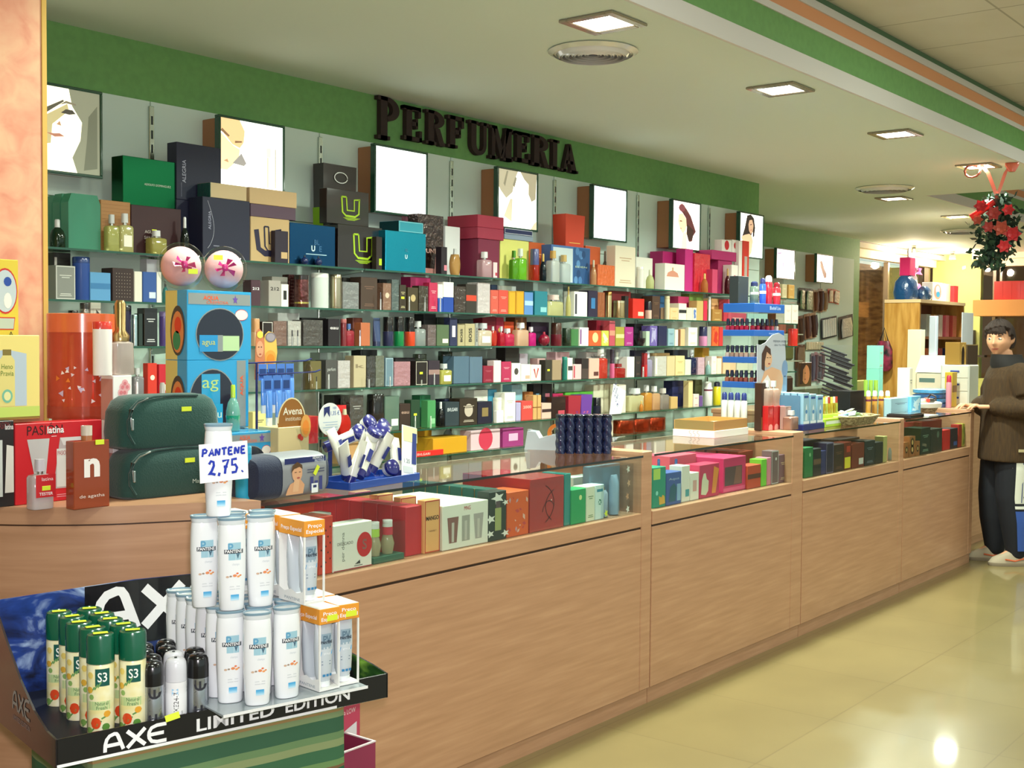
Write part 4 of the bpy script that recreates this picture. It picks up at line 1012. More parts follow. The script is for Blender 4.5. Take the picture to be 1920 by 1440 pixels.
top('b', 992, 1022, 455, 4.11, TZ, 'c85a24', 'f0b070', 't', 'orange box behind the blue red bottle', d=.06)
top('Q', 994, 1011, 466, 4.0, TZ, 'c03020', '4a5088', 'k', 'blue topped red perfume bottle')
top('R', 1012, 1025, 475, 3.99, TZ, '12242c', 'd8b050', '-', 'dark teal bottle with gold stopper')
bb = top('b', 1034, 1107, 462, 4.04, TZ, '4a70a8', '7898c8', '-', 'blue gift box with printed flowers and two clear bottles', d=.1)
def flow(mb, w, h):
    rr = random.Random(3); mb.panel(w*.56, h*.02, w*.99, h*.98, -.0007, mat('2a5488'))
    for i in range(9): mb.disc(w*rr.uniform(.6, .95), h*rr.uniform(.1, .92), w*.05, w*.06, -.0009-.00005*i, mat(rr.choice(['4a7ab0', '5a8cc0', '1f4270'])), 10)
    mb.panel(w*.04, h*.04, w*.54, h*.94, -.0007, mat('c8d4d8')); mb.text('EDEN', w*.76, h*.45, .014, -.0016, mat('c8d8a8'), w*.3)
front(bb, flow)
top('F', 1036, 1052, 470, 3.99, TZ, 'd8dcd8', 'd0a860', '-', 'clear bottle with gold stopper and tag before blue gift box')
top('F', 1056, 1072, 478, 3.99, TZ, 'd0d8d8', 'c8a868', '-', 'second clear bottle before the blue gift box')
o = top('G', 1061, 1095, 403, 4.055, tz(bb), 'd0452c', 'e8c060', 't', 'orange red gift bag with gold lettering on the blue box', d=.085)
top('b', 1098, 1126, 462, 4.12, TZ, 'c8582a', 'e8a060', 'g', 'orange box behind the peach bottle', d=.06)
top('R', 1107, 1119, 487, 3.99, TZ, 'd8a070', 'd0c0a0', '-', 'slim peach bottle beside the blue gift box')
top('b', 1121, 1153, 497, 4.01, TZ, 'd86428', 'f0a050', 'c', 'orange sparkling film wrapped box')
top('R', 1128, 1141, 470, 4.11, TZ, '8a7a68', '9a8a78', '-', 'smoky bottle behind the orange film wrapped box')
top('b', 1154, 1192, 462, 4.03, TZ, 'e8dcc4', 'c8a888', 't', 'tall cream box with faint writing', d=.065)
top('C', 1193, 1207, 500, 3.995, TZ, 'e6e2d8', 'e8e4dc', '-', 'white canister with grey writing')
top('b', 1193, 1224, 483, 4.1, TZ, 'eae6dc', '-', '-', 'plain white box behind the white canister', d=.06)
top('R', 1211, 1227, 505, 3.99, TZ, 'd8dca0', 'e0e0c0', '-', 'pale green yellow perfume bottle before the white boxes')
o = top('b', 1247, 1284, 495, 4.03, TZ, 'eeeae0', 'd8907c', '-', 'white box picturing a salmon fan shaped bottle', d=.075)
front(o, lambda mb, w, h: (mb.poly([(w*.08, h*.52), (w*.7, h*.52), (w*.64, h*.66), (w*.46, h*.74), (w*.32, h*.74), (w*.14, h*.66)], -.0007, mat('d8947c')), mb.panel(w*.36, h*.74, w*.42, h*.86, -.0007, mat('c8a070'))))
top('b', 1243, 1283, 473, 4.16, TZ, 'b82870', '-', '-', 'magenta flat lidded box behind the white fan box', d=.1)
top('b', 1285, 1300, 467, 4.06, TZ, 'c82c80', 'e060a0', '-', 'tall magenta box beside the red film box', d=.07)
top('b', 1303, 1332, 476, 4.045, TZ, 'd82838', 'e05060', 'c', 'red film wrapped box', d=.06)
top('R', 1314, 1328, 512, 3.985, TZ, 'c88040', 'd8b060', '-', 'small gold red bottle before the red film box')
mg = top('b', 1347, 1373, 489, 4.06, TZ, 'a82860', '-', '-', 'magenta gift box under a wide lid', d=.1)
ml = top('b', 1335, 1381, 471, 4.05, tz(mg), 'b02868', '-', '-', 'wide magenta flat box on the magenta gift box', d=.13)
top('b', 1336, 1346, 505, 4.0, TZ, 'c84068', 'e8a0b0', '-', 'slim pink box before the magenta gift box')
top('R', 1359, 1370, 503, 3.99, TZ, '5a1420', 'c8a060', '-', 'slim dark red bottle with pointed cap')
top('b', 1372, 1384, 497, 3.99, TZ, 'ece6e0', 'c84050', 'd', 'white box with red flower')
top('b', 1354, 1372, 450, 4.06, tz(ml), 'ece8e2', 'c82830', 'd', 'white box with red disc on the wide magenta box, nearer one', d=.06)
top('b', 1373, 1385, 450, 4.06, tz(ml), 'ece8e2', 'c82830', 'd', 'second white box with red disc on the wide magenta box', d=.06)
top('b', 1386, 1392, 452, 4.03, TZ, 'ece8e2', '-', '-', 'tall white box behind the blue nail display')
top('b', 1393, 1405, 452, 4.03, TZ, 'd83828', 'c0b0a8', 'p', 'tall red box with grey window behind the nail display')
top('b', 1467, 1476, 533, 4.02, TZ, 'c8b890', 'e8e0c0', 't', 'pale gold box past the hair sprays')
top('b', 1479, 1490, 534, 4.02, TZ, 'c89850', 'e8d090', 't', 'deeper gold box past the hair sprays')
# ============================================================ inside the glass cases
CZ = .7425; G1 = 'gift boxes in the nearest glass case'; G2 = 'gift boxes in the second glass case'; G3 = 'gift boxes in the third glass case'; G4 = 'gift boxes in the last glass case'
def row_back(n, step, o, labels):
    """copies of a box standing one behind the other, away from the front glass"""
    for k in range(1, n):
        c = copy_thing(o, o.location+Vector((0, step*k, 0)), None, labels(k))
NTH = ['first', 'second', 'third', 'fourth', 'fifth', 'sixth', 'seventh', 'eighth', 'ninth', 'tenth', 'eleventh', 'twelfth']
o = pp('b', 470, 503, 960, 2.66, CZ, '1e8a44', '0f5c2c', 'g', 'green box at the curved end of the nearest glass case', None, G1, .08)
o = pp('b', 506, 590, 946, 2.78, CZ, 'e0482c', '2a1a18', 'g', 'wide orange red box behind the orange topped shampoo packs', None, G1, .1)
front(o, lambda mb, w, h: [mb.disc(w*(.6+.06*(i % 5)), h*(.3+.09*(i % 4)), .003, .004, -.0006-.00004*i, mat('2a1a18'), 8) for i in range(12)])
o = pp('b', 597, 625, 968, 2.455, CZ, 'd83c26', '2a1a18', 'g', 'upright red box with black specks beside the white disc box', None, G1, .09)
front(o, lambda mb, w, h: [mb.disc(w*(.2+.15*((i*7) % 5)), h*(.15+.055*i), .0022, .003, -.0006-.00004*i, mat('3a1a18'), 6) for i in range(13)])
pp('b', 600, 622, 962, 2.56, CZ, 'd8d4c8', '6a3a30', 'n', 'white carton with dark red edge behind the specked red box', None, G1, .05)
o = pp('b', 625, 698, 981, 2.45, CZ, 'ece8df', 'c82c34', '-', 'white box with a big red disc and upright grey writing', None, G1, .055)
def dedi(mb, w, h):
    mb.disc(w*.80, h*.5, w*.2, w*.235, -.0006, mat('cc2a32'), 28); mb.text('S', w*.8, h*.4, .04, -.0011, mat('9a5a58'), bold=.03)
    mb.text('per donna', w*.24, h*.52, .016, -.0007, mat('8a8a84'), h*.62, rot=90); mb.text('DEDICADO', w*.3, h*.56, .012, -.0009, mat('7a7870'), w*.4)
    for i in range(3): mb.poly([(w*(.55+.05*i), h*.1), (w*(.59+.05*i), h*.1), (w*(.62+.03*i), h*(.14+.02*i)), (w*(.58+.03*i), h*(.12+.02*i))], -.0008, mat('3a3a3a'))
    mb.panel(w*.53, h*.06, w*.75, h*.075, -.0008, mat('5a5a58')); mb.panel(.001, .001, w-.001, h*.03, -.0007, mat('a83038'))
front(o, dedi, 'lettering')
t = thing('clear_gift_pack', 'clear plastic gift pack with a lime and a red banded bottle', 'gift pack', (0, 0, 0), 0, G1)
a, c = atY(701, 985, 2.452), atY(760, 985, 2.452); t.location = (a.x, 2.452, CZ); w_ = c.x-a.x; h_ = a.z-CZ
MB().box(0, 0, 0, w_-.001, .06, h_, mat('d8e0dc', 'clear')).build('film', t); MB().box(.002, .002, .001, w_-.003, .058, .018, '3a6a58').build('base', t)
for i, (fx, cc) in enumerate(((.24, 'b8dc50'), (.66, 'd83048'))):
    bm_ = MB(); x = w_*fx; bm_.loft([(.019, .016, .016), (.05, .021, .021), (.075, .014, .014)], mat('d8c8a0', 'tint'), 16, cx=x, cy=.03); q = bm_.build('bottle', t)
    MB().cyl(x, .03, .0752, .098, .016, mat(cc, 'gloss')).build('band', q); MB().cyl(x, .03, .0984, .118, .015, mat('e8e8e4', 'gloss')).build('cap', q)
rb = pp('b', 761, 793, 949, 2.47, CZ, 'c8323c', 'a02630', '-', 'front of seven red boxes standing one behind another', None, G1, .058)
row_back(7, .0605, rb, lambda k: NTH[k]+' of seven red boxes standing one behind another, counted from the glass')
mg_ = pp('b', 796, 826, 937, 2.458, CZ, 'eeb070', 'c83a30', 'f', 'front orange box lettered in black with a red edge', None, G1, .03)
front(mg_, lambda mb, w, h: (mb.text('MANGO', w*.5, h*.62, .018, -.001, mat('2a1a14'), w*.8, bold=.02), mb.text('+ adorably +', w*.5, h*.4, .009, -.001, mat('7a5a3c'), w*.5)), 'lettering')
row_back(4, .1, mg_, lambda k: NTH[k]+' orange box with a red edge, counted back from the lettered one')
o = pp('b', 830, 916, 943, 2.45, CZ, 'eae8dc', 'c83a40', '-', 'long white box with three window cutouts and red letters', None, G1, .3)
def mng(mb, w, h):
    mb.text('MNG', w*.53, h*.84, .018, -.0007, mat('c83a44'), w*.14)
    for x, wt, wb, cc in ((.22, .12, .08, '8a5a54'), (.50, .085, .085, 'a8a49c'), (.78, .11, .07, 'b0a8a4')):
        mb.poly([(w*(x-wb), h*.14), (w*(x+wb), h*.14), (w*(x+wt), h*.72), (w*(x-wt), h*.72)], -.0006, mat(cc, 'gloss'))
        mb.poly([(w*(x-.03), h*.16), (w*(x+.02), h*.16), (w*(x+.025), h*.6), (w*(x-.03), h*.6)], -.0009, mat('c8c0b8', 'gloss'))
front(o, mng, 'windows')
o = pp('b', 917, 950, 921, 2.45, CZ, '2c3a34', 'e8e8e0', '-', 'black and white flowered box picturing an olive bottle', None, G1, .05)
def flw(mb, w, h):
    rr = random.Random(5); wm = mat('e8e8e0')
    for cx_, cz_, s_ in ((.5, .86, .4), (.1, .45, .3), (.08, .15, .25), (.95, .12, .25), (.95, .75, .2)):
        mb.poly([(w*(cx_+s_*(1 if i % 2 else .45)*cos(i*pi/5)), h*(cz_+s_*.32*(1 if i % 2 else .45)*sin(i*pi/5))) for i in range(10)], -.0006-.0001*s_, wm)
    mb.panel(w*.34, h*.2, w*.7, h*.66, -.0009, mat('a0a868', 'gloss')); mb.panel(w*.38, h*.66, w*.64, h*.8, -.0009, mat('5a4a50'))
front(o, flw)
gb_ = pp('b', 912, 934, 917, 2.51, CZ, '1e5a50', 'c8a858', 'f', 'green and black box with gold edge, first behind the flowered box', None, G1, .05)
row_back(7, .055, gb_, lambda k: NTH[k]+' green and black gold edged box behind the flowered box')
o = pp('b', 951, 992, 921, 2.455, CZ, 'e0602c', 'e8c0b0', '-', 'orange box with pale petal pattern beside the big red box', None, G1, .11)
def petals(mb, w, h):
    rr = random.Random(11)
    for i in range(14):
        x, z, s_ = rr.uniform(.1, .9)*w, rr.uniform(.1, .92)*h, rr.uniform(.005, .013); a = rr.uniform(0, 6)
        mb.poly([(x+s_*cos(a), z+s_*sin(a)), (x+s_*.5*cos(a+2), z+s_*.5*sin(a+2)), (x+s_*cos(a+3.3), z+s_*sin(a+3.3)), (x+s_*.6*cos(a+4.7), z+s_*.6*sin(a+4.7))], -.0006-.00004*i, mat(rr.choice(['e8b8a8', 'c8a0a8', 'c84848'])))
front(o, petals)
o = pp('b', 994, 1058, 895, 2.456, CZ, 'ac2826', '6a1418', 'g', 'large deep red box with dark swirls', None, G1, .3)
def swirl(mb, w, h):
    m = mat('5a1a1e')
    for c0, a0, a1, rx, rz in (((.2, .5), -60, 60, .5, .4), ((.95, .45), 120, 230, .5, .35), ((.55, .25), 40, 160, .2, .3)):
        mb.stroke([(w*(c0[0]+rx*cos(radians(a0+(a1-a0)*i/12))), h*(c0[1]+rz*sin(radians(a0+(a1-a0)*i/12)))) for i in range(13)], .0035, -.0008, m)
    mb.disc(w*.62, h*.56, .003, .003, -.0009, mat('f0c8c0', 'gloss'), 8)
front(o, swirl)
pp('b', 1059, 1071, 888, 2.46, CZ, '1a8a84', '-', 'g', 'slim teal box beside the deep red box', None, G1, .1)
pp('b', 1071.5, 1099, 917, 2.455, CZ, '1fa060', 'd8e8a0', 'D', 'bright green box', 'perfume box', G1, .06)['label'] = 'bright green box between the slim teal and the white boxes'
pp('b', 1100, 1116, 912, 2.455, CZ, 'e0e6d0', '6a8a60', 't', 'white green box with small print beside the bright green box', None, G1, .06)
o = pp('b', 1117, 1133, 909, 2.455, CZ, 'd4ecec', '1f7a70', '-', 'pale aqua box with a dark green rosette', None, G1, .06)
front(o, lambda mb, w, h: ([mb.disc(w*.5+.007*cos(i), h*.5+.007*sin(i*1.0)*1.2, .0028, .0028, -.0006-.00003*i, mat('1f7a60'), 8) for i in range(9)], mb.panel(w*.15, h*.8, w*.85, h*.88, -.0006, mat('3a90a8'))))
pp('b', 1075, 1112, 893, 2.60, CZ, 'c8d8d0', 'f0f0e8', 'd', 'pale box with a white flower behind the bright green box', None, G1, .05)
t = thing('clear_gift_box', 'clear printed gift box with white flowers beside the wooden post', 'gift box', (0, 0, 0), 0, G1)
a, c = atY(1130, 875, 2.45), atY(1188, 875, 2.45); t.location = (a.x, 2.45, CZ); w_ = c.x-a.x; h_ = atY(1165, 872, 2.45).z-CZ
MB().box(0, 0, 0, w_-.001, .09, h_, mat('a8c0cc', 'clear')).build('film', t); MB().box(.002, .06, .002, w_-.003, .088, h_-.003, '7a94a4').build('back_card', t)
q = MB().loft([(.003, .02, .02), (.09, .02, .02), (.1, .012, .012)], mat('c8d8e8', 'tint'), 14, cx=w_*.22, cy=.03).build('bottle', t); MB().cyl(w_*.22, .03, .1, .112, .008, mat('b0a080', 'metal')).build('cap', q)
MB().loft([(.003, .02, .018), (.12, .022, .018), (.15, .022, .004)], mat('9ab8d0', 'gloss'), 14, cx=w_*.58, cy=.03).build('tube', t)
f_ = MB(); rr = random.Random(2)
for i, (fx, fz, cc) in enumerate(((.82, .9, 'f0efe8'), (.82, .1, 'f0efe8'), (.84, .62, 'd0a888'), (.8, .36, 'c89878'), (.12, .1, 'd8e838'))):
    f_.poly([(w_*fx+.013*(1 if j % 2 else .5)*cos(j*pi/5), h_*fz+.016*(1 if j % 2 else .5)*sin(j*pi/5)) for j in range(10)], -.0006-.0001*i, mat(cc))
f_.build('print', t)
# second case
def g2(*a, **k): return pp(*a, None, G2, **k)
o = g2('b', 1225, 1249, 876, 2.455, CZ, '1e9478', 'c8d850', '-', 'green box with lime top and yellow puzzle piece', d=.07)
front(o, lambda mb, w, h: (mb.panel(.001, h*.7, w*.55, h*.97, -.0006, mat('b8dc60')), mb.disc(w*.3, h*.36, .009, .009, -.0007, mat('8fe0d0'), 14), mb.poly([(w*.5, h*.06), (w*.95, h*.08), (w*.9, h*.26), (w*.75, h*.3), (w*.65, h*.24), (w*.45, h*.28)], -.0008, mat('e0b040'))))
g2('R', 1227, 1243, 862, 2.535, CZ, '1e9c88', '1c5a98', '-', 'blue capped green bottle behind the lime topped box')
o = g2('b', 1250, 1278, 885, 2.455, CZ, '3858a0', '8ab0d8', '-', 'blue box with a dark figure print beside the white boxes', d=.07)
front(o, lambda mb, w, h: (mb.text('Aqua', w*.5, h*.76, .014, -.0007, mat('a8c0e0'), w*.7), mb.poly([(w*.15, h*.1), (w*.6, h*.1), (w*.7, h*.5), (w*.5, h*.66), (w*.25, h*.55)], -.0006, mat('1e5a70')), mb.panel(w*.7, h*.1, w*.95, h*.62, -.0006, mat('8ab4d8'))))
g2('R', 1259, 1276, 862, 2.535, CZ, '2a70b0', '1a4a88', '-', 'blue capped blue bottle behind the dark figure box')
g2('b', 1279, 1294, 873, 2.46, CZ, 'e8e6dc', '4aa0a8', 'q', 'tall white box with turquoise mark', d=.06)
g2('b', 1295, 1311, 886, 2.46, CZ, 'eceadf', 'd8a8a0', 'p', 'shorter white box with pink print', d=.06)
o = g2('b', 1312, 1349, 870, 2.46, CZ, 'c82c58', 'e8e0c8', '-', 'crimson box picturing a baby bottle and an orange tube', d=.07)
front(o, lambda mb, w, h: (mb.poly([(w*.08, h*.12), (w*.32, h*.08), (w*.44, h*.2), (w*.46, h*.5), (w*.36, h*.56), (w*.3, h*.74), (w*.2, h*.74), (w*.12, h*.54)], -.0006, mat('dcdcc0')), mb.poly([(w*.62, h*.1), (w*.82, h*.1), (w*.98, h*.82), (w*.72, h*.92)], -.0006, mat('e89040'))))
o = g2('b', 1357, 1399, 857, 2.47, CZ, 'd0346c', '5a3a44', '-', 'pink gift box with a dark square window', d=.3)
front(o, lambda mb, w, h: (mb.panel(w*.06, h*.2, w*.82, h*.74, -.0006, mat('5c4048', 'gloss')), mb.poly([(w*.45, h*.22), (w*.8, h*.22), (w*.8, h*.72), (w*.55, h*.72)], -.0008, mat('8a5a54', 'gloss')), mb.panel(0.001, h*.04, w*.98, h*.14, -.0006, mat('e85a8c'))))
pk = g2('b', 1256, 1306, 853, 2.60, CZ, 'd85a70', '-', '-', 'long rosy box lying behind the white boxes', d=.14)
g2('b', 1402, 1427, 872, 2.46, CZ, 'c44a30', '5a3028', 'n', 'orange red box with a dark line', d=.06)
g2('b', 1428, 1438, 861, 2.46, CZ, '7ad040', '-', '-', 'bright lime slim box', d=.06)
g2('b', 1439, 1446.5, 858, 2.46, CZ, 'e08aa0', '-', '-', 'thin rosy box beside the silver framed box', d=.06)
g2('b', 1447, 1460.5, 845, 2.46, CZ, '7a6468', 'e8e8e8', 'f,D', 'dark box with a silver frame', d=.05)
g2('b', 1461, 1477, 852, 2.46, CZ, '86606c', 'e0c8a0', 't', 'dull mauve box nearest the second wooden post', d=.06)
gr = g2('b', 1386, 1412, 846, 2.60, CZ, '8a3a28', 'd8e0b8', '-', 'red brown box with pale top, first behind the lime box', d=.05)
row_back(4, .06, gr, lambda k: NTH[k]+' red brown box behind the bright lime slim box')
# third case
def g3(*a, **k): return pp(*a, None, G3, **k)
g3('b', 1509, 1525, 839, 2.455, CZ, '2c7a48', '8ac090', 'D', 'green box at the near end of the dark boxes', d=.06)
g3('b', 1525.5, 1540, 841, 2.455, CZ, '26262c', '6a5040', 'n', 'charcoal box beside the green box', d=.06)
g3('b', 1540.5, 1549, 845, 2.455, CZ, '33356a', '8a90c0', '-', 'slim violet blue box', d=.05)['label'] = 'slim violet blue box between two charcoal boxes'
g3('b', 1549.5, 1563.5, 830, 2.455, CZ, '2c2440', '9088b0', 'f', 'dark purple box with pale outline', d=.07)
g3('b', 1564, 1583, 833, 2.455, CZ, '3a2624', '7a5040', 't', 'dark brown box with faint print', d=.08)
o = g3('b', 1583.5, 1597, 829, 2.455, CZ, '6e2c22', 'e0d040', '-', 'red brown box with yellow price card', d=.06)
front(o, lambda mb, w, h: (mb.panel(w*.05, h*.06, w*.85, h*.46, -.0009, mat('e6d83a')), mb.panel(w*.3, h*.64, w*.8, h*.86, -.0007, mat('b84030'))), 'price_card')
o = g3('b', 1598, 1621, 831, 2.455, CZ, '7a3428', 'e0dcd4', '-', 'brick red box with white card', d=.07)
front(o, lambda mb, w, h: mb.panel(w*.55, h*.12, w*.92, h*.38, -.0008, mat('e0dcd8')), 'card')
g3('b', 1622, 1641, 826, 2.455, CZ, '252b33', '7a8898', 't', 'slate black box with grey letters', d=.08)
g3('b', 1641.5, 1656, 829, 2.455, CZ, '1e2228', '-', '-', 'plain black box beside the slate black box', d=.08)
g3('b', 1657, 1664, 818, 2.455, CZ, 'b8b070', '-', '-', 'thin olive cream box', d=.05)['label'] = 'thin olive cream box beside the plain black box'
g3('R', 1665, 1675, 826, 2.46, CZ, '9aa098', 'b8bcb8', '-', 'clear bottle nearest the third wooden post')
g3('b', 1500, 1540, 826, 2.62, CZ, '2a2030', '-', '-', 'wide black box behind the violet blue box', d=.1)
g3('b', 1572, 1612, 822, 2.62, CZ, '30201e', '-', '-', 'wide dark brown box behind the price card box', d=.1)
# fourth case
def g4(*a, **k): return pp(*a, None, G4, **k)
for i, (a, c, y) in enumerate(((1696, 1704, 829), (1705.5, 1716.5, 818), (1717, 1725, 827))):
    o = g4('b', a, c, y, 2.455, CZ, 'a8683c', '3a2418', '-', ['short tan box with a lock print, nearest the post', 'taller tan box with two lock prints', 'third tan box with a lock print'][i], d=.04)
    front(o, lambda mb, w, h: [(mb.disc(w*.5, h*zz, w*.28, w*.3, -.0006, mat('3a2018'), 12), mb.disc(w*.5, h*zz, w*.15, w*.16, -.0008, mat('d8b070'), 10)) for zz in ((.5,) if i != 1 else (.35, .7))])
g4('b', 1727, 1745, 802, 2.455, CZ, '20352a', '8aa890', 't', 'dark green box beside the tan boxes', d=.1)
g4('b', 1745.5, 1767, 804, 2.455, CZ, '24332c', '5a7060', 'D', 'second dark green box', d=.1)['label'] = 'second dark green box, beside the bright red one'
g4('b', 1768.5, 1782, 806, 2.455, CZ, 'cc2424', '2a1414', '-', 'bright red box in the last glass case', d=.07)
g4('b', 1782.5, 1796, 803, 2.455, CZ, '1f2230', '3a5a9c', 'q', 'black box with blue mark in the last glass case', d=.07)
g4('b', 1798, 1804, 796, 2.455, CZ, 'b03028', '-', '-', 'slim red box beside the yellow green one', d=.05)
g4('b', 1805, 1814, 794, 2.455, CZ, 'c0b850', '7a8a3a', 'Z', 'yellow green patterned box', d=.05)['label'] = 'yellow green patterned box nearest the last wooden post'
g4('b', 1722, 1766, 789, 2.60, CZ, '7a2420', '-', '-', 'long dark red box behind the dark green boxes', d=.12)

# ============================================================ on the counters
GT = .9618; WT = .9756
# yellow display boxes by the pillar, on a black box
t = pp('b', -40, 27, 790, 2.80, WT, '252022', 'c8c0c0', '-', 'black gift box with clear windows at the picture edge, beside the red one', 'gift box', None, .08)
front(t, lambda mb, w, h: (mb.text('latina', w*.86, h*.90, .018, -.0007, mat('d8d0d0'), w*.24, bold=.02), mb.text('PASION', w*.70, h*.91, .024, -.0006, mat('7a2a2c'), w*.38), mb.panel(w*.40, h*.12, w*.66, h*.78, -.0006, mat('c8ccc8', 'gloss')), mb.poly([(w*.72, h*.16), (w*.98, h*.16), (w*.98, h*.7), (w*.78, h*.72)], -.0007, mat('d8d4cc', 'gloss'))))
yb = pp('b', -90, 75, 628, 2.815, tz(t)+.0005, 'ecd680', 'c0d060', '-', 'pale yellow boxed set with a spray bottle in its window', 'gift box', None, .06)
def heno(mb, w, h):
    mb.panel(.001, h*.02, w-.001, h*.15, -.0006, mat('c2d468')); mb.panel(.001, 0.001, w-.001, h*.03, -.0009, mat('8a7030'))
    mb.poly([(w*.42, h*.16), (w*.84, h*.16), (w*.84, h*.78), (w*.66, h*.82), (w*.42, h*.82)], -.0006, mat('b8c4d0', 'gloss'))
    mb.poly([(w*.52, h*.16), (w*.70, h*.16), (w*.70, h*.7), (w*.66, h*.76), (w*.56, h*.76), (w*.52, h*.7)], -.0009, mat('e2cf7c', 'gloss')); mb.panel(w*.56, h*.76, w*.66, h*.83, -.0009, mat('a88c50', 'metal'))
    mb.text('Heno', w*.61, h*.60, .018, -.0013, mat('5a7a2c'), w*.13); mb.text('Pravia', w*.61, h*.52, .018, -.0013, mat('5a7a2c'), w*.15); mb.disc(w*.61, h*.28, .014, .017, -.0013, mat('7ab89c'), 16); mb.disc(w*.61, h*.28, .009, .011, -.0016, mat('e8e0a0'), 16)
front(yb, heno, 'window')
yt_ = pp('b', -120, 35, 483, 2.90, tz(t)+.0005, 'dcc040', 'c83028', '-', 'taller golden yellow box with red outlined windows behind the pale yellow set', 'gift box', None, .06)
front(yt_, lambda mb, w, h: (mb.disc(w*.83, h*.8, w*.155, h*.145, -.0006, mat('c83028'), 24), mb.disc(w*.83, h*.8, w*.142, h*.133, -.0009, mat('c0c8cc', 'gloss'), 24), mb.disc(w*.86, h*.86, w*.05, h*.03, -.0012, mat('2a4a9c'), 12), mb.disc(w*.86, h*.74, w*.05, h*.05, -.0012, mat('ece8dc'), 12),
    mb.poly([(w*.74, h*.555), (w*.935, h*.555), (w*.955, h*.635), (w*.74, h*.635)], -.0006, mat('c83028')), mb.poly([(w*.75, h*.562), (w*.93, h*.562), (w*.945, h*.628), (w*.75, h*.628)], -.0009, mat('b8c0b0', 'gloss')), mb.text('A', w*.9, h*.51, .02, -.0008, mat('4a4428'))), 'windows')
# red window box, tester, amber bottle
rd = pp('b', 28, 192, 791, 2.80, WT, 'c8202a', 'f0e8e8', '-', 'wide red gift box with cutout windows and black lettering', 'gift box', None, .06)
def pasion(mb, w, h):
    mb.text('PASIÓN', w*.33, h*.85, .034, -.0006, mat('2a1416'), w*.40); mb.text('latina', w*.45, h*.865, .024, -.0012, mat('f4ecec'), w*.19, bold=.02); mb.panel(w*.40, h*.82, w*.46, h*.827, -.0012, mat('f0e0e0'))
    mb.poly([(w*.24, h*.16), (w*.32, h*.16), (w*.38, h*.80), (w*.13, h*.80)], -.0006, mat('c0bcbc', 'gloss')); mb.poly([(w*.42, h*.16), (w*.64, h*.16), (w*.68, h*.72), (w*.50, h*.80)], -.0006, mat('b8a8a8', 'gloss')); mb.poly([(w*.54, h*.70), (w*.80, h*.72), (w*.80, h*.80), (w*.50, h*.80)], -.0008, mat('d8d0d0', 'gloss'))
    mb.panel(w*.46, h*.18, w*.60, h*.66, -.0009, mat('d8d4d0', 'gloss')); mb.text('PASION', w*.53, h*.58, .016, -.0014, mat('b04850'), w*.12)
    for i in range(2): mb.panel(w*.46, h*(.05+.025*i), w*.66, h*(.06+.025*i), -.0008, mat('e09098'))
front(rd, pasion, 'windows')
ts = pp('F', 63, 104, 862, 2.69, WT, 'e0d8d8', 'd0c8d0', '-', 'clear tester bottle with red label before the red gift box', None, None)
MB().panel(-.026, .03, .026, .085, -.0265, mat('c8242c')).text('latina', .004, .07, .012, -.0272, mat('f0e0e0'), .03).text('TESTER', 0, .035, .010, -.0272, mat('f0e0e0'), .036, bold=.02).build('label_panel', ts); sticker(ts, 0, .052, -.0275)
am = pp('b', 138, 206, 826, 2.625, WT, 'b4522a', 'f0e6e0', 'k', 'amber bottle with a big white letter n', 'perfume bottle', None, .035); am.name = 'amber_bottle'
front(am, lambda mb, w, h: (mb.text('n', w*.5, h*.48, .085, -.001, mat('f4ece8'), w*.44, bold=.04), mb.text('de agatha', w*.5, h*.16, .011, -.001, mat('e8d8cc'), w*.7)), 'lettering')
hh_ = am['_t']-WT; ww_ = atY(206, 826, 2.625).x-atY(138, 826, 2.625).x
MB().cyl(ww_*.46, .017, hh_, hh_+.012, .013, mat('b06a40', 'gloss')).cyl(ww_*.46, .017, hh_+.012, hh_+.036, .0135, mat('d8c8b8', 'gloss')).build('cap', am); sticker(am, ww_*.7, hh_*.97, -.002, .012)
# orange canisters
def ocan(x0, x1, yt, Y, z, h, label, win):
    a, c = atY(x0, yt, Y), atY(x1, yt, Y); r = (c.x-a.x)/2
    t = thing('gift_canister', label, 'canister', (a.x+r, Y, z), 0, 'orange translucent gift canisters')
    MB().loft([(0, r, r), (h*.12, r, r)], mat('cc4a30', 'tint'), 28).build('base', t)
    b = MB().loft([(h*.12, r*.985, r*.985), (h*.82, r*.985, r*.985)], mat('e0583a', 'tint'), 28, cap=False)
    b.build('sleeve', t); MB().loft([(h*.82, r, r), (h*.995, r, r), (h, r*.97, r*.97)], mat('dc6a40', 'gloss'), 28).build('lid', t)
    if win:
        MB().loft([(h*.125, .024, .024), (h*.55, .022, .022), (h*.6, .01, .01), (h*.68, .01, .01)], mat('b89088', 'gloss'), 14, cx=-r*.35).build('inner_bottle', t)
        MB().loft([(h*.125, .018, .018), (h*.75, .018, .018)], mat('d8182c', 'metal'), 14, cx=r*.35).build('inner_tube', t)
        m = MB(); rr = random.Random(8)
        for i in range(26):
            th = rr.uniform(pi*1.05, pi*1.95); z_ = rr.uniform(h*.16, h*.5); P = Vector((r*1.004*cos(th), r*1.004*sin(th), z_)); tn = Vector((-sin(th), cos(th), 0)); s_ = rr.uniform(.004, .01)
            m.add([P+tn*s_*cos(q*2.1+i)+Vector((0, 0, s_*sin(q*2.1+i))) for q in range(3)], [(0, 1, 2)], mat(rr.choice(['e8d8e0', 'c8b8d8', 'e08030', 'f0e8e8'])))
        m.build('petal_print', t)
    return t
zc = .975+.198
ocan(104, 190, 700, 2.965, WT, .197, 'lower red orange canister behind the red gift box', False)
ocan(97, 210, 700, 2.965, zc, .283, 'upper orange canister with petals and a bottle inside', True)
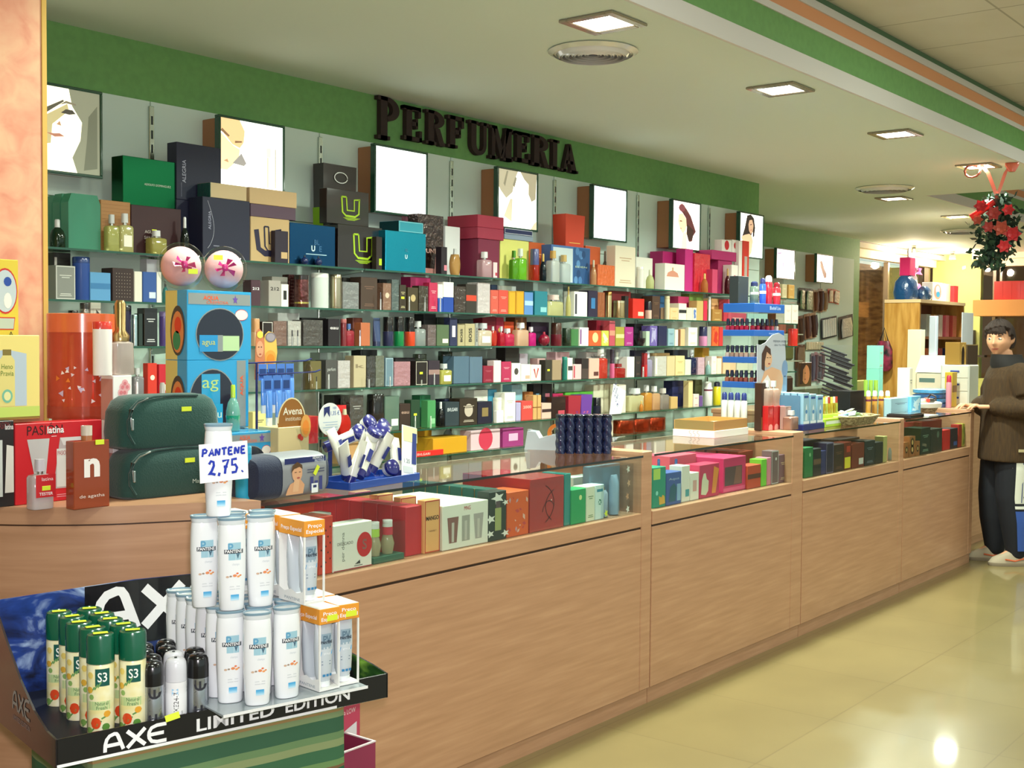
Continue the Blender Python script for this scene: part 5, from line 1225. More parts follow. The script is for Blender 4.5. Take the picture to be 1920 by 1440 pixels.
# rose boxes with candle and gold bottle
r1 = pp('b', 212, 248, 788, 2.805, WT, 'efe9e6', 'd89aa0', '-', 'lower white box under the rose printed box', 'box', None, .055)
r2 = pp('b', 212, 248, 704, 2.805, tz(r1), 'f0ebe8', 'd89aa0', '-', 'white box printed with pink roses beside the green bags', 'box', None, .055)
def rose(mb, w, h):
    for x, z in ((.62, .82), (.5, .74), (.74, .74), (.42, .62), (.6, .62)): mb.disc(w*x, h*z, .010, .011, -.0006-.0001*x, mat('e8a8ac'), 14); mb.disc(w*x, h*z, .005, .005, -.001-.0001*x, mat('d87880'), 10)
    mb.text('ROSE', w*.52, h*.36, .017, -.0008, mat('c89898'), w*.55); mb.panel(w*.28, h*.46, w*.78, h*.468, -.0006, mat('e0c0c0'))
front(r2, rose, 'rose_print')
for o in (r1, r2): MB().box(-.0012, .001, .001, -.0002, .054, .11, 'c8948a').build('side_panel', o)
cv = tz(r2)
c_ = prod('C', atY(178, 640, 2.83).x-.006, 2.807, cv, .054, .142, 'efe6e0', 'd83a30', '-', 'x', 'tall white canister with red lid on the rose box', 'canister', None, .04)
g_b = thing('perfume_bottle', 'gold and crystal bottle with tall neck on the rose box', 'perfume bottle', (1.895, 2.836, cv))
MB().loft([(0, .03, .026), (.004, .033, .028), (.085, .03, .026), (.09, .02, .02)], mat('d8c8c0', 'tint'), 16, 4).build('glass_body', g_b); MB().loft([(.09, .022, .022), (.105, .024, .024), (.12, .014, .014), (.19, .015, .015), (.2, .01, .01)], mat('b89a68', 'metal'), 16).build('neck', g_b)
# little bottles peeping over the green bags
pp('R', 250, 264, 716, 2.86, WT+.0, 'c0b8c0', 'f0ecec', '-', 'clear bottle with white cap behind the green bags')
pp('R', 289, 320, 718, 2.80, WT, 'c8c0b8', 'c0b8b0', '-', 'round shouldered clear bottle with pump behind the green bags')
# green bags
def wash_bag(x0, z, w, h, d, Y, label, col, rz=-.06):
    t = thing('toiletry_bag', label, 'toiletry bag', (x0+w/2, Y+d/2, z), rz, 'dark green toiletry bags')
    b = MB(); b.loft([(0, w*.46, d*.44), (h*.05, w*.49, d*.48), (h*.3, w*.5, d*.5), (h*.68, w*.485, d*.49), (h*.88, w*.44, d*.45), (h*.97, w*.38, d*.36), (h, w*.30, d*.22)], mat(col, 'cloth'), 48, 4.6)
    b.build('bag_body', t)
    pts = [(-w*.40+.0, -d*.47, h*.1), (-w*.445, -d*.42, h*.3), (-w*.455, -d*.44, h*.55), (-w*.43, -d*.44, h*.75), (-w*.36, -d*.44, h*.9), (-w*.2, -d*.40, h*.97), (0, -d*.36, h*.985), (w*.25, -d*.36, h*.97)]
    zp = MB(); zp.tube([Vector(p)+Vector((0, -.004, 0)) for p in pts], .0032, mat('173a36', 'cloth'), 6); zp.build('seam_piping', t)
    z2 = MB(); z2.tube([(-w*.425, -d*.49, h*.42), (-w*.43, -d*.49, h*.6), (-w*.415, -d*.485, h*.74), (-w*.37, -d*.48, h*.86), (-w*.26, -d*.46, h*.95)], .0026, mat('9aa4a4', 'metal'), 6); z2.build('zipper', t)
    MB().box(-.004, -d*.5-.006, 0, .004, -d*.5-.002, .03, mat('a8b0b0', 'metal'), .002).build('zip_pull', t).location = (-w*.425, 0, h*.36)
    MB().box(-.015, -d*.5-.0035, -.006, .015, -d*.5-.002, .006, YEL).build('price_sticker', t).location = (w*.10, 0, h*.72)
    return t
wb = wash_bag(1.800, WT, .315, .128, .13, 2.66, 'lower dark green fabric toiletry bag with a metal zip', '173d38')
MB().text('Massimo', 0, 0, .016, 0, mat('b8c4bc'), .06).build('lettering', wb, (.07, -.068, .03))
wash_bag(1.803, WT+.129, .305, .138, .13, 2.67, 'upper dark green fabric toiletry bag lying on the other', '18423b')
# turquoise tin beside the price sign
tn_ = pp('C', 441, 472, 838, 2.50, GT, '2aa0c8', '2aa0c8', '-', 'turquoise and lime tin with white letters behind the price sign', 'tin')
MB().loft([(.001, .0315*.52, .0315*.52), (.05, .0315*.52, .0315*.52)], mat('a8d060', 'gloss'), 20, cap=False).build('label_band', tn_)
# turquoise window boxes in a stack
def aqua(x0, x1, yt, Y, z, h, d, label, flip):
    a, c = atY(x0, yt, Y), atY(x1, yt, Y); w = c.x-a.x
    t = thing('window_gift_box', label, 'gift box', (a.x, Y, z), 0, 'turquoise gift boxes with round windows')
    b = MB(); m = mat('2a9ad0', 'gloss'); b.box(0, 0, 0, w, d, h, m, .001); e = -.0006; gy = mat('8a9090'); orr = mat('e0603c')
    b.box(-.0012, d*.45, .001, -.0002, d-.001, h-.001, 'd8cc78')
    if not flip:
        b.panel(.004, h*.80, w-.004, h*.96, e, gy); b.text('AQUA', w*.36, h*.87, .016, e*1.6, orr, w*.24, bold=.03); b.text('CREMOSA', w*.46, h*.815, .011, e*1.6, orr, w*.34)
        b.poly([(w*.74+.011*(1 if i % 2 else .42)*sin(i*pi/5), h*.88+.014*(1 if i % 2 else .42)*-cos(i*pi/5)) for i in range(10)][::1], e*1.6, mat('6a4aa0'))
        b.disc(w*.84, h*.66, w*.1, h*.075, e*1.6, mat('e8e0d8'), 18); b.disc(w*.84, h*.66, w*.105, h*.085, e*1.2, mat('c83040'), 18); cx_, cz_, rx_, rz_ = .5, .37, .36, .37
    else:
        b.panel(w*.8, .002, w*.95, h-.002, e, gy); b.text('AQUA', w*.88, h*.62, .015, e*1.6, orr, h*.3, bold=.03, rot=90); cx_, cz_, rx_, rz_ = .40, .42, .36, .44
    b.build('carton', t)
    wn = MB(); wn.disc(w*cx_, h*cz_, w*rx_*1.04, h*rz_*1.04, e*1.5, gy, 32); wn.disc(w*cx_, h*cz_, w*rx_, h*rz_, e*2.2, mat('1a1e30', 'gloss'), 32)
    if not flip:
        wn.panel(w*.18, h*.12, w*.46, h*.36, e*3, mat('1f8cc8', 'gloss')); wn.panel(w*.46, h*.12, w*.54, h*.36, e*3, gy); wn.panel(w*.54, h*.13, w*.80, h*.35, e*3, mat('b8d4a0', 'gloss')); wn.text('agua', w*.32, h*.22, .024, e*3.6, mat('c8c860'), w*.2)
    else:
        wn.panel(w*.22, h*.3, w*.52, h*.8, e*3, mat('2a98c8', 'gloss')); wn.text('ag', w*.36, h*.6, .05, e*3.6, mat('b8d080'), w*.26); wn.panel(w*.28, h*.02, w*.56, h*.36, e*4, mat('28a0cc', 'gloss')); wn.text('aqu', w*.42, h*.16, .034, e*4.6, mat('d8ecd8'), w*.24)
    wn.build('round_window', t)
    sd = MB(); sd.M = Matrix.Rotation(radians(-90), 4, 'Z')   # the side facing -x
    sd.disc(-d*.42, h*.42, d*.34, h*.36, -.0014, mat('4a4440'), 24); sd.disc(-d*.42, h*.40, d*.28, h*.3, -.0018, mat('d88a50'), 20); sd.disc(-d*.4, h*.5, d*.16, h*.12, -.0022, mat('d8442c'), 14); sd.disc(-d*.46, h*.28, d*.18, h*.14, -.0022, mat('3a8a5c'), 14)
    sd.build('side_window', t)
    return t
aqua(428, 512, 806, 2.735, GT, .1615, .1, 'lowest turquoise window box, beside the navy grooming bag', False)
q3 = .9618+.1625
aqua(352, 466, 740, 2.86, GT, .163, .1, 'turquoise window box hidden at the foot behind the green bags', True)
aqua(351, 466, 740, 2.85, q3+.004, .2, .1, 'middle turquoise window box with grey stripe down its side', True)
aqua(351, 471, 740, 2.85, q3+.2045, .2, .1, 'topmost turquoise window box with star and oval badge, under pink balls', False)
bt = q3+.405
ab = pp('R', 424, 450, 722, 2.775, q3, '8ac8b8', 'b8d838', '-', 'small clear bottle of green liquid with lime cap by the window boxes')
MB().loft([(.004, .016, .016), (.045, .021, .021)], mat('1fa07a', 'gloss'), 14).build('liquid', ab)
def ball(px, py, Y, label, spx, rot):
    c = atY(px, py, Y); r = .0685
    t = thing('bath_gift_ball', label, 'gift ball', (c.x, Y, bt+r), 0, 'clear balls of pink bath goods'); t.rotation_euler = (0, 0, rot)
    MB().loft([(-r*cos(pi*i/18), max(.0005, r*sin(pi*i/18)), max(.0005, r*sin(pi*i/18))) for i in range(19)], mat('e0d8c8', 'clear'), 36, cap=False).build('clear_shell', t)
    q = r*.83; MB().loft([(-q*cos(pi*i/14), max(.0005, q*sin(pi*i/14)), max(.0005, q*sin(pi*i/14)), 0, .006) for i in range(15)], mat('e8b8c0', 'matte'), 30, cap=False).build('pink_filling', t)
    m = MB(); rr = random.Random(spx); k = mat('c02a78', 'gloss'); y0 = -r*.86
    for i in range(6):
        a = i*pi/3+rr.uniform(-.3, .3); L = rr.uniform(.022, .036); b_ = a+rr.uniform(.35, .6)
        m.add([(0, y0-.006, 0), (L*cos(a), y0+.002-L*.1, L*sin(a)), (L*.85*cos(b_), y0-.012, L*.85*sin(b_))], [(0, 1, 2)], k)
    m.loft([(-.009, .007, .006), (0, .010, .01), (.011, .008, .006)], k, 10, cx=0, cy=y0-.006); m.build('ribbon_bow', t)
    MB().box(-.013, y0-.016, -.007, .013, y0-.014, .007, YEL).build('price_sticker', t).location = ((.022, 0, -.018) if spx == 1 else (-.02, 0, .03))
ball(340, 507, 2.90, 'clear ball with pink filling and magenta bow, left of two', 1, -.5)
ball(420, 507, 2.92, 'clear ball with pink filling and magenta bow, right of two', 2, -.62)
# ============================================================ more goods on and behind the counters
# hanging tubes on a wire stand, oat bath displays
t = thing('tube_stand', 'navy wire stand hung with blue and white cosmetic tubes', 'display stand', (0, 0, 0))
a = atY(478, 700, 2.82); c = atY(570, 690, 2.82); zt = a.z
wire = MB(); nv_ = mat('26306a', 'gloss')
wire.tube([(a.x, 2.80, zt-.004), (c.x+.01, 2.78, zt+.002), (c.x+.03, 2.78, zt+.008)], .0026, nv_); wire.tube([(a.x+.03, 2.90, zt+.028), (c.x+.06, 2.88, zt+.034), (c.x+.085, 2.88, zt+.04)], .0026, nv_)
wire.tube([(a.x+.09, 2.92, GT+.02), (a.x+.09, 2.92, zt+.03)], .004, nv_); wire.tube([(a.x+.09, 2.92, zt-.002), (a.x+.09, 2.79, zt-.002)], .0026, nv_)
wire.build('wire_rack', t); MB().box(a.x-.01, 2.80, GT, a.x+.22, 2.95, GT+.02, nv_, .004).build('foot', t)
def card_tube(x, y, z, label):
    q = thing('carded_tube', label, 'cosmetic tube', (x, y, z), 0, 'blue tubes hanging on the wire stand')
    MB().box(-.016, 0, -.05, .016, .0012, 0, '4a78c8').box(-.012, -.0008, -.04, .012, -.0001, -.015, '24407a').build('card', q)
    MB().loft([(-.125, .0105, .0085), (-.06, .0115, .006), (-.045, .0115, .0015)], mat('5a90e0', 'gloss'), 12, cy=-.006).build('tube_body', q)
    MB().loft([(-.15, .010, .0085), (-.1255, .010, .0085)], mat('e8ecf0', 'gloss'), 12, cy=-.006).build('cap', q)
for i in range(3): card_tube(a.x+.022+.036*i, 2.788, zt-.006, NTH[i]+' tube on the front wire of the navy stand, from the window boxes')
for i in range(4): card_tube(a.x+.07+.036*i, 2.868, zt+.026, NTH[i]+' tube on the rear wire of the navy stand, from the window boxes')
def wobbler(pts, face, label, Y, extra):
    """tall printed card standing on a strip"""
    P = [atY(x, y, Y) for x, y in pts]; x0, z0 = min(p.x for p in P), min(p.z for p in P)
    m = MB(); m.poly([(p.x-x0, p.z-z0) for p in P], 0, face, .002); extra(m, max(p.x for p in P)-x0, max(p.z for p in P)-z0)
    tag(m.build('display_card', None, (x0, Y, z0)), label, 'display card', 'printed cards of the oat bath display')
def _w1(m, w, h):
    m.disc(w*.5, h*.88, w*.3, h*.07, -.0006, mat('d8cc50')); m.disc(w*.48, h*.60, w*.36, h*.16, -.0006, mat('d89a74')); m.disc(w*.36, h*.64, w*.07, h*.012, -.0009, mat('5a3a2c'), 8); m.disc(w*.62, h*.64, w*.07, h*.012, -.0009, mat('5a3a2c'), 8); m.disc(w*.5, h*.50, w*.12, h*.015, -.0009, mat('a84a3c'), 8); m.disc(w*.4, h*.18, w*.34, h*.1, -.0006, mat('e08a30'))
wobbler([(478, 712), (492, 712), (497, 690), (496, 640), (492, 622), (486, 616), (481, 622), (479, 660)], mat('c87850'), 'tall orange card with a face print behind the hanging tubes', 2.925, _w1)
def _w2(m, w, h):
    m.disc(w*.5, h*.84, w*.38, h*.13, -.0006, mat('7a7078')); m.disc(w*.5, h*.84, w*.3, h*.1, -.0009, mat('9a9098')); m.disc(w*.5, h*.3, w*.4, h*.2, -.0006, mat('e09a40')); m.disc(w*.5, h*.26, w*.28, h*.14, -.0009, mat('d88428'))
wobbler([(494, 692), (516, 692), (520, 660), (518, 636), (513, 624), (504, 621), (497, 628), (494, 650)], mat('dcb458'), 'yellow card with a grey round badge behind the hanging tubes', 2.935, _w2)
o = pp('b', 522, 580, 800, 2.70, GT, 'd8c490', '7a5a30', '-', 'cream oat display carton with an arched brown header', 'display box', None, .09)
av = MB(); w_ = atY(580, 800, 2.70).x-atY(522, 800, 2.70).x; hb = o['_t']-GT
av.poly([(0.004, hb)]+[(w_*.45-w_*.44*cos(pi*i/14), hb+.012+.072*sin(pi*i/14)) for i in range(15)]+[(w_*.9, hb)], .004, mat('9a6428'), .002)
av.stroke([(w_*.45-w_*.44*cos(pi*i/14), hb+.012+.072*sin(pi*i/14)) for i in range(15)], .004, .003, mat('e8d8a8')); av.text('Avena', w_*.48, hb+.036, .030, .0032, mat('f0e8d0'), w_*.62, bold=.015); av.text('instituto', w_*.5, hb+.018, .018, .0032, mat('e8dcc0'), w_*.5)
av.disc(w_*.86, hb+.0, .02, .034, -.003, mat('e0a050'), 18); av.disc(w_*.86, hb-.004, .013, .022, -.0036, mat('e88a30'), 16); av.disc(w_*.66, hb-.03, .008, .008, -.0034, mat('b83020'), 10); av.disc(w_*.72, hb-.036, .007, .007, -.0036, mat('c03828'), 10)
av.build('header_card', o)
front(o, lambda mb, w, h: (mb.panel(.001, h*.48, w-.001, h*.54, -.0006, mat('2a3478')), mb.text('1.75 €', w*.2, h*.2, .02, -.0008, mat('3a4a4a'), w*.34), mb.panel(w*.56, h*.1, w*.9, h*.42, -.0006, mat('e0b838'))), 'print')
# dome pack and round price card
t = thing('dome_pack', 'tapering clear pack with red bath pearls beside the round price card', 'pack', atY(577, 790, 2.76).to_tuple()[:2]+(GT,))
hz = atY(577, 682, 2.76).z-GT; 
MB().loft([(hz*.0, .02, .02), (hz*.30, .032, .03), (hz*.52, .034, .03), (hz*.6, .027, .025), (hz*.96, .012, .012), (hz, .006, .006)], mat('f0c8b8', 'clear'), 18, 3).build('film', t)
MB().loft([(hz*.32, .029, .027), (hz*.55, .03, .027)], mat('d83038', 'gloss'), 16, 3).build('red_pearls', t)
t = thing('price_card', 'round white price card with a navy emblem standing on the counter', 'price card', (0, 0, 0))
c = atY(619, 786, 2.705); m = MB(); R_ = .047
m.disc(c.x, c.z, R_, R_*1.06, 2.705, mat('eef0ea'), 32, .002); m.poly([(c.x-.026, c.z+.036), (c.x-.002, c.z+.04), (c.x-.002, c.z+.006), (c.x-.014, c.z+.022), (c.x-.026, c.z+.006)], 2.7042, mat('26306a'))
m.text('1,35 €', c.x+.02, c.z+.012, .018, 2.7042, mat('3a64b0'), .036); m.text('100', c.x+.018, c.z+.03, .011, 2.7042, mat('3a64b0'))
for i in range(4): m.panel(c.x-.03+.01*(i % 2), c.z-.01-.008*i, c.x+.03, c.z-.008-.008*i, 2.7042, mat('a8c0d8'))
m.build('disc_card', t); MB().box(c.x-.004, 2.7072, GT, c.x+.012, 2.711, c.z-.0, '24307a', .001).box(c.x-.02, 2.695, GT, c.x+.03, 2.74, GT+.006, '24307a', .001).build('stand', t)
# navy grooming bag
t = thing('grooming_bag', 'navy grooming bag in a grey printed sleeve picturing a man', 'toiletry bag', (2.055, 2.46, GT), radians(3))
BW, BD, BH = .272, .135, .118
bag = MB(); bag.M = Matrix.Rotation(radians(90), 4, 'Y'); K = lambda x: x
bag.loft([(0, BH*.36, BD*.36), (.006, BH*.45, BD*.46), (.03, BH*.5, BD*.5), (BW-.03, BH*.5, BD*.5), (BW-.006, BH*.45, BD*.46), (BW, BH*.36, BD*.36)], mat('1e2640', 'cloth'), 28, 3.6, cx=-BH/2, cy=BD/2)
bag.build('bag_body', t)
sl = MB(); sl.M = bag.M; sl.loft([(.085, BH*.507, BD*.51), (BW-.022, BH*.507, BD*.51)], mat('8c8e94', 'paper'), 28, 3.6, cap=False, cx=-BH/2, cy=BD/2); s_o = sl.build('paper_sleeve', t)
p = MB(); yy = -.0025; x0, x1 = .09, BW-.027
p.panel(x0, BH*.80, x1, BH*.93, yy, mat('28306a')); p.text('HIDRATA Y', x1-.006, BH*.865, .010, yy-.0006, mat('e8ecf0'), .044, 'r', bold=.02); p.text('PROTEGE', x1-.006, BH*.79, .010, yy-.0006, mat('c8d0e0'), .036, 'r', bold=.02)
sk = mat('d8a078', 'matte'); p.poly([(x0+.004, BH*.10), (x0+.068, BH*.10), (x0+.074, BH*.30), (x0+.06, BH*.42), (x0+.052, BH*.44), (x0+.02, BH*.34), (x0+.01, BH*.22)], yy-.0004, sk)
p.disc(x0+.046, BH*.58, .019, .024, yy-.0008, mat('dca680', 'matte'), 18); p.poly([(x0+.024, BH*.60), (x0+.028, BH*.76), (x0+.046, BH*.84), (x0+.064, BH*.76), (x0+.066, BH*.66), (x0+.054, BH*.72), (x0+.034, BH*.68)], yy-.0012, mat('5a4028', 'matte'))
for dx in (.040, .056): p.panel(x0+dx-.004, BH*.595, x0+dx+.003, BH*.61, yy-.0014, mat('4a3428'))
p.disc(x0+.05, BH*.47, .006, .0025, yy-.0014, mat('b05a50'), 8); p.poly([(x0+.028, BH*.16), (x0+.05, BH*.16), (x0+.054, BH*.40), (x0+.044, BH*.46), (x0+.034, BH*.40)], yy-.001, mat('e0b088', 'matte'))
for i in range(3): p.panel(x0+.096+.017*i, BH*.14, x0+.108+.017*i, BH*(.36+.1*(i != 1)), yy-.0006, mat('383a80', 'gloss'))
p.panel(x0+.1, BH*.08, x0+.125, BH*.30, yy-.001, mat('eceef0')); p.panel(x0+.106, BH*.2, x0+.119, BH*.26, yy-.0014, mat('28306a'))
for i in range(2): p.panel(x0+.085, BH*(.62-.06*i), x0+.15, BH*(.64-.06*i), yy-.0005, mat('4a4c68'))
p.build('printed_panel', t); q = MB().box(-.006, -.0008, -.014, .006, 0, .014, YEL).build('price_sticker', t, (x0+.118, yy-.0016, BH*.60)); q.rotation_euler = (0, radians(35), 0)
# blue tray of tubes and jars
t = thing('display_tray', 'blue cardboard tray with a clear flared bin for white tubes', 'display tray', (2.40, 2.475, GT), radians(6))
m = MB(); bm_ = mat('2448a0', 'gloss')
for a4 in ((0, 0, .33, .004), (0, .156, .33, .16), (0, .004, .004, .156), (.326, .004, .33, .156)): m.box(a4[0], a4[1], 0, a4[2], a4[3], .022, bm_, .001)
m.box(.004, .004, 0, .326, .156, .003, bm_); m.build('tray', t)
b = MB(); lo_ = [(.008, .008, .004), (.322, .008, .004), (.322, .152, .004), (.008, .152, .004)]; hi_ = [(-.03, -.01, .15), (.36, -.01, .15), (.36, .18, .17), (-.03, .18, .17)]
b.add(lo_+hi_, [(1, 2, 6, 5), (2, 3, 7, 6), (3, 0, 4, 7)], mat('dce6e4', 'clear')); b.build('clear_bin', t)
pc = MB().poly([(0, 0), (.075, 0), (.095, .17), (.02, .17)], 0, mat('eceef0'), .0015); pc.poly([(.022, .12), (.092, .12), (.097, .168), (.024, .168)], -.0006, mat('e8e0a8')); pc.poly([(.055, .05), (.078, .05), (.092, .15), (.07, .15)], -.0009, mat('2c3a80')); pc.text('1.20', .032, .05, .02, -.0008, mat('6a7080')); pc.panel(.01, .02, .06, .04, -.0008, mat('c8ccd0'))
pc.build('price_flap', t, (.255, .012, .012), 0, (radians(-14), radians(12), 0))
def nv_tube(x, y, z, rx, ry, rz, label, jar=False):
    q = thing('cream_jar' if jar else 'cream_tube', label, 'cream jar' if jar else 'cream tube', (x, y, z), 0, 'white and navy creams in the blue tray'); q.rotation_euler = (rx, ry, rz)
    if jar:
        MB().loft([(-.012, .022, .022), (.004, .024, .024)], mat('e8e8e0', 'gloss'), 18).build('jar_body', q); MB().loft([(.0045, .0245, .0245), (.016, .0245, .0245), (.018, .022, .022)], mat('2a2a78', 'gloss'), 18).build('lid', q)
    else:
        MB().loft([(-.05, .017, .017), (.02, .02, .012), (.058, .022, .0012)], mat('e9e6da', 'gloss'), 14).panel(-.008, -.02, .008, .02, -.0178, mat('2c3480')).build('tube_body', q); MB().loft([(-.072, .0165, .0165), (-.0505, .0165, .0165)], mat('2a2a72', 'gloss'), 14).build('cap', q)
tr = Matrix.Translation((2.40, 2.475, GT)) @ Matrix.Rotation(radians(6), 4, 'Z')
lay = [(.035, .05, .085, .35, -.5, 0, 0), (.085, .045, .08, .25, .25, .3, 0), (.05, .09, .115, -.3, -.25, .2, 0), (.13, .05, .085, -.3, .6, -.2, 0), (.205, .05, .095, .3, .45, .2, 0), (.165, .09, .12, .4, -1.0, .3, 0), (.24, .085, .115, .2, .3, -.2, 0), (.11, .11, .135, .5, 1.2, .2, 0), (.285, .06, .075, -.3, .2, 0, 0),
       (.175, .06, .145, .6, .2, 0, 1), (.225, .07, .15, .9, -.4, 0, 1), (.2, .1, .175, 1.0, .2, 0, 1), (.15, .10, .15, 1.1, 0, 0, 1), (.27, .1, .16, .9, .4, 0, 1), (.115, .055, .045, 1.2, .3, 0, 1), (.245, .05, .04, 1.2, -.3, 0, 1)]
nn = [0, 0]
for x, y, z, a1, a2, a3, jr in lay:
    P = tr @ Vector((x, y, z)); k = nn[jr]; nn[jr] += 1
    nv_tube(P.x, P.y, P.z, a1, a2, a3, ('navy lidded cream jar, %s from the left among those in the blue tray' if jr else 'white cream tube with navy cap, %s in the heap of the blue tray') % NTH[k], jr)
# flat boxes on the lowest wall shelf
Z6 = SHELFZ[6]+.0006; G6 = 'goods on the lowest glass shelf'
pp('b', 762, 810, 806, 4.16, Z6, 'd8a028', '-', '-', 'upright mustard box behind the flat mustard one', 'gift box', G6, .09)
o = pp('b', 812, 876, 820, 4.0, Z6, 'd0981e', '8a5a18', '-', 'flat mustard yellow gift box on the lowest shelf', 'gift box', G6, .14)
o = pp('b', 752, 832, 846, 3.985, Z6, 'd82a24', 'f0d0c8', '-', 'flat red gift box with pale lettering before the mustard one', 'gift box', G6, .012)
front(o, lambda mb, w, h: mb.text('BVLGARI', w*.52, h*.25, h*.6, -.0012, mat('f0d8d0'), w*.3), 'lettering')
pp('b', 878, 908, 849, 3.985, Z6, '3a9a68', 'd8c878', 'n', 'flat green card box on the lowest shelf', 'gift box', G6, .012)
t = thing('copper_tin', 'row of bright copper tins on the lowest shelf behind the spiral bottles', 'tin', (0, 0, 0))
a, c = atY(1170, 780, 4.03), atY(1257, 780, 4.03); n_ = 3
for i in range(n_):
    r = (c.x-a.x)/n_/2; MB().loft([(0, r*.97, r*.6), (.003, r, r*.62), (.075, r, r*.62), (.08, r*.96, r*.6)], mat('b8482a', 'metal'), 24, cx=a.x+r*(2*i+1), cy=4.03+r*.65).build('tin_body', t, (0, 0, Z6))
# tape dispenser
t = thing('tape_dispenser', 'pale grey desktop tape dispenser with an orange roll', 'tape dispenser', (3.745, 2.89, GT), radians(-64))
prof = [(0, 0), (.21, 0), (.21, .052), (.19, .062), (.10, .058), (.06, .046), (.045, .07), (.012, .074)]
m = MB(); m.poly(prof, 0, mat('b9c2cc', 'gloss'), .075); m.text('Grand', .15, .012, .012, -.001, mat('2a3038'), .034); m.build('base', t)
m = MB(); m.M = Matrix.Translation((.125, .037, .065)) @ Matrix.Rotation(radians(90), 4, 'X')
m.loft([(-.012, .024, .024), (-.012, .038, .038), (.012, .038, .038), (.012, .024, .024), (-.012, .024, .024)], mat('c06a24', 'gloss'), 28, cap=False); m.build('tape_roll', t)
MB().box(.006, .02, .0745, .02, .055, .078, mat('c8ccd0', 'metal'), .001).build('cutter', t)
# spiral bottles, six in front and six behind
def spiral(r, h):
    m = MB(); m.grid(lambda u, v: ((r*(1+.10*cos(3*(2*pi*u)+v*22)))*cos(2*pi*u), (r*(1+.10*cos(3*(2*pi*u)+v*22)))*sin(2*pi*u), h*.93*v), 24, 44, mat('20264a', 'gloss'), True, True); return m
sp = thing('spiral_bottle', 'x', 'bath bottle', (0, 0, GT), 0, 'dark blue spiral bottles on the glass top')
spiral(.0158, .148).build('glass_body', sp); MB().loft([(.1375, .0164, .0164), (.145, .0166, .0166), (.148, .014, .014)], mat('14182a', 'gloss'), 20).build('cap', sp)
p0, p1 = Vector((3.715, 2.69)), Vector((3.84, 2.562)); k = 0; dv = (p1-p0).normalized(); nrm = Vector((-dv.y, dv.x))
for rw in (0, 1):
    for i in range(6):
        P = p0+(p1-p0)*(i/5)+nrm*.036*rw; lb = NTH[i]+' dark blue spiral bottle from the tape dispenser, '+('front' if not rw else 'rear')+' row of six'
        if k == 0: sp.location = (P.x, P.y, GT); sp['label'] = lb
        else: copy_thing(sp, (P.x, P.y, GT), None, lb)
        k += 1
# handwritten sign in front of the fifth shelf, standing by the boxes
P = [atY(x, y, 3.975) for x, y in ((1136, 772), (1158, 772), (1167, 728), (1144, 714))]; x0, z0 = P[0].x, SHELFZ[5]+.0006
m = MB(); pts = [(p.x-x0, max(p.z-P[0].z, 0)) for p in P]; m.poly(pts, 0, mat('e8e8ec'), .002); bl_ = mat('2a3488')
for k, tx in enumerate(('PACK', 'DE SAVON', 'CBC', '3.-')): m.text(tx, .055+.012*k, .16-.03*k, .022, -.0008, bl_, .06, rot=62)
tag(m.build('price_sign', None, (x0, 3.95, z0-.0)), 'white tilted handwritten price sign before the fifth shelf', 'price sign')
# white box with gold open box on top
wbx = thing('gift_box', 'flat white box with faint flower print under the open gold box', 'gift box', (4.752, 2.603, GT), radians(1))
MB().box(0, 0, 0, .335, .21, .032, 'ece8e0', .001).build('box_body', wbx)
m = MB(); m.M = Matrix.Rotation(radians(-90), 4, 'Z')
for i in range(3): m.stroke([(-.12+.02*i+.008*sin(j*1.3), .004+.005*j) for j in range(6)], .002, -.001, mat('a09898'))
m.build('flower_print', wbx)
gx = thing('open_gift_box', 'open gold cardboard box holding small packets on the white box', 'gift box', (4.756, 2.606, GT+.0326), radians(1))
m = MB(); gold = mat('b88a50', 'paper'); gin = mat('c89858', 'paper'); w_, d_, h_ = .325, .203, .042
m.box(0, 0, 0, w_, d_, .002, gin); m.box(0, 0, .002, w_, .003, h_, gold); m.box(0, d_-.003, .002, w_, d_, h_, gin); m.box(0, .003, .002, .003, d_-.003, h_, mat('8a7848', 'paper')); m.box(w_-.003, .003, .002, w_, d_-.003, h_, gin); m.build('box_body', gx)
for i, (x, y, a, cc) in enumerate(((.06, .08, .2, 'e8e4c8'), (.12, .10, -.3, 'f0ece0'), (.17, .07, .4, 'e0c890'), (.20, .12, -.1, 'e8dcc8'), (.10, .05, .1, 'ece8d8'))):
    P = Matrix.Translation((4.79, 2.606, GT+.0326)) @ Vector((x, y, .004+.006*i))
    m = MB(); m.loft([(-.04, .014, .001), (-.03, .014, .005), (.03, .014, .005), (.04, .014, .001)], mat(cc, 'gloss'), 10)
    o = m.build('sachet', None, P, 0, (radians(90), .2, a+1.2)); tag(o, NTH[i]+' pale sachet inside the open gold box, from its near corner', 'sachet', 'sachets in the gold box')
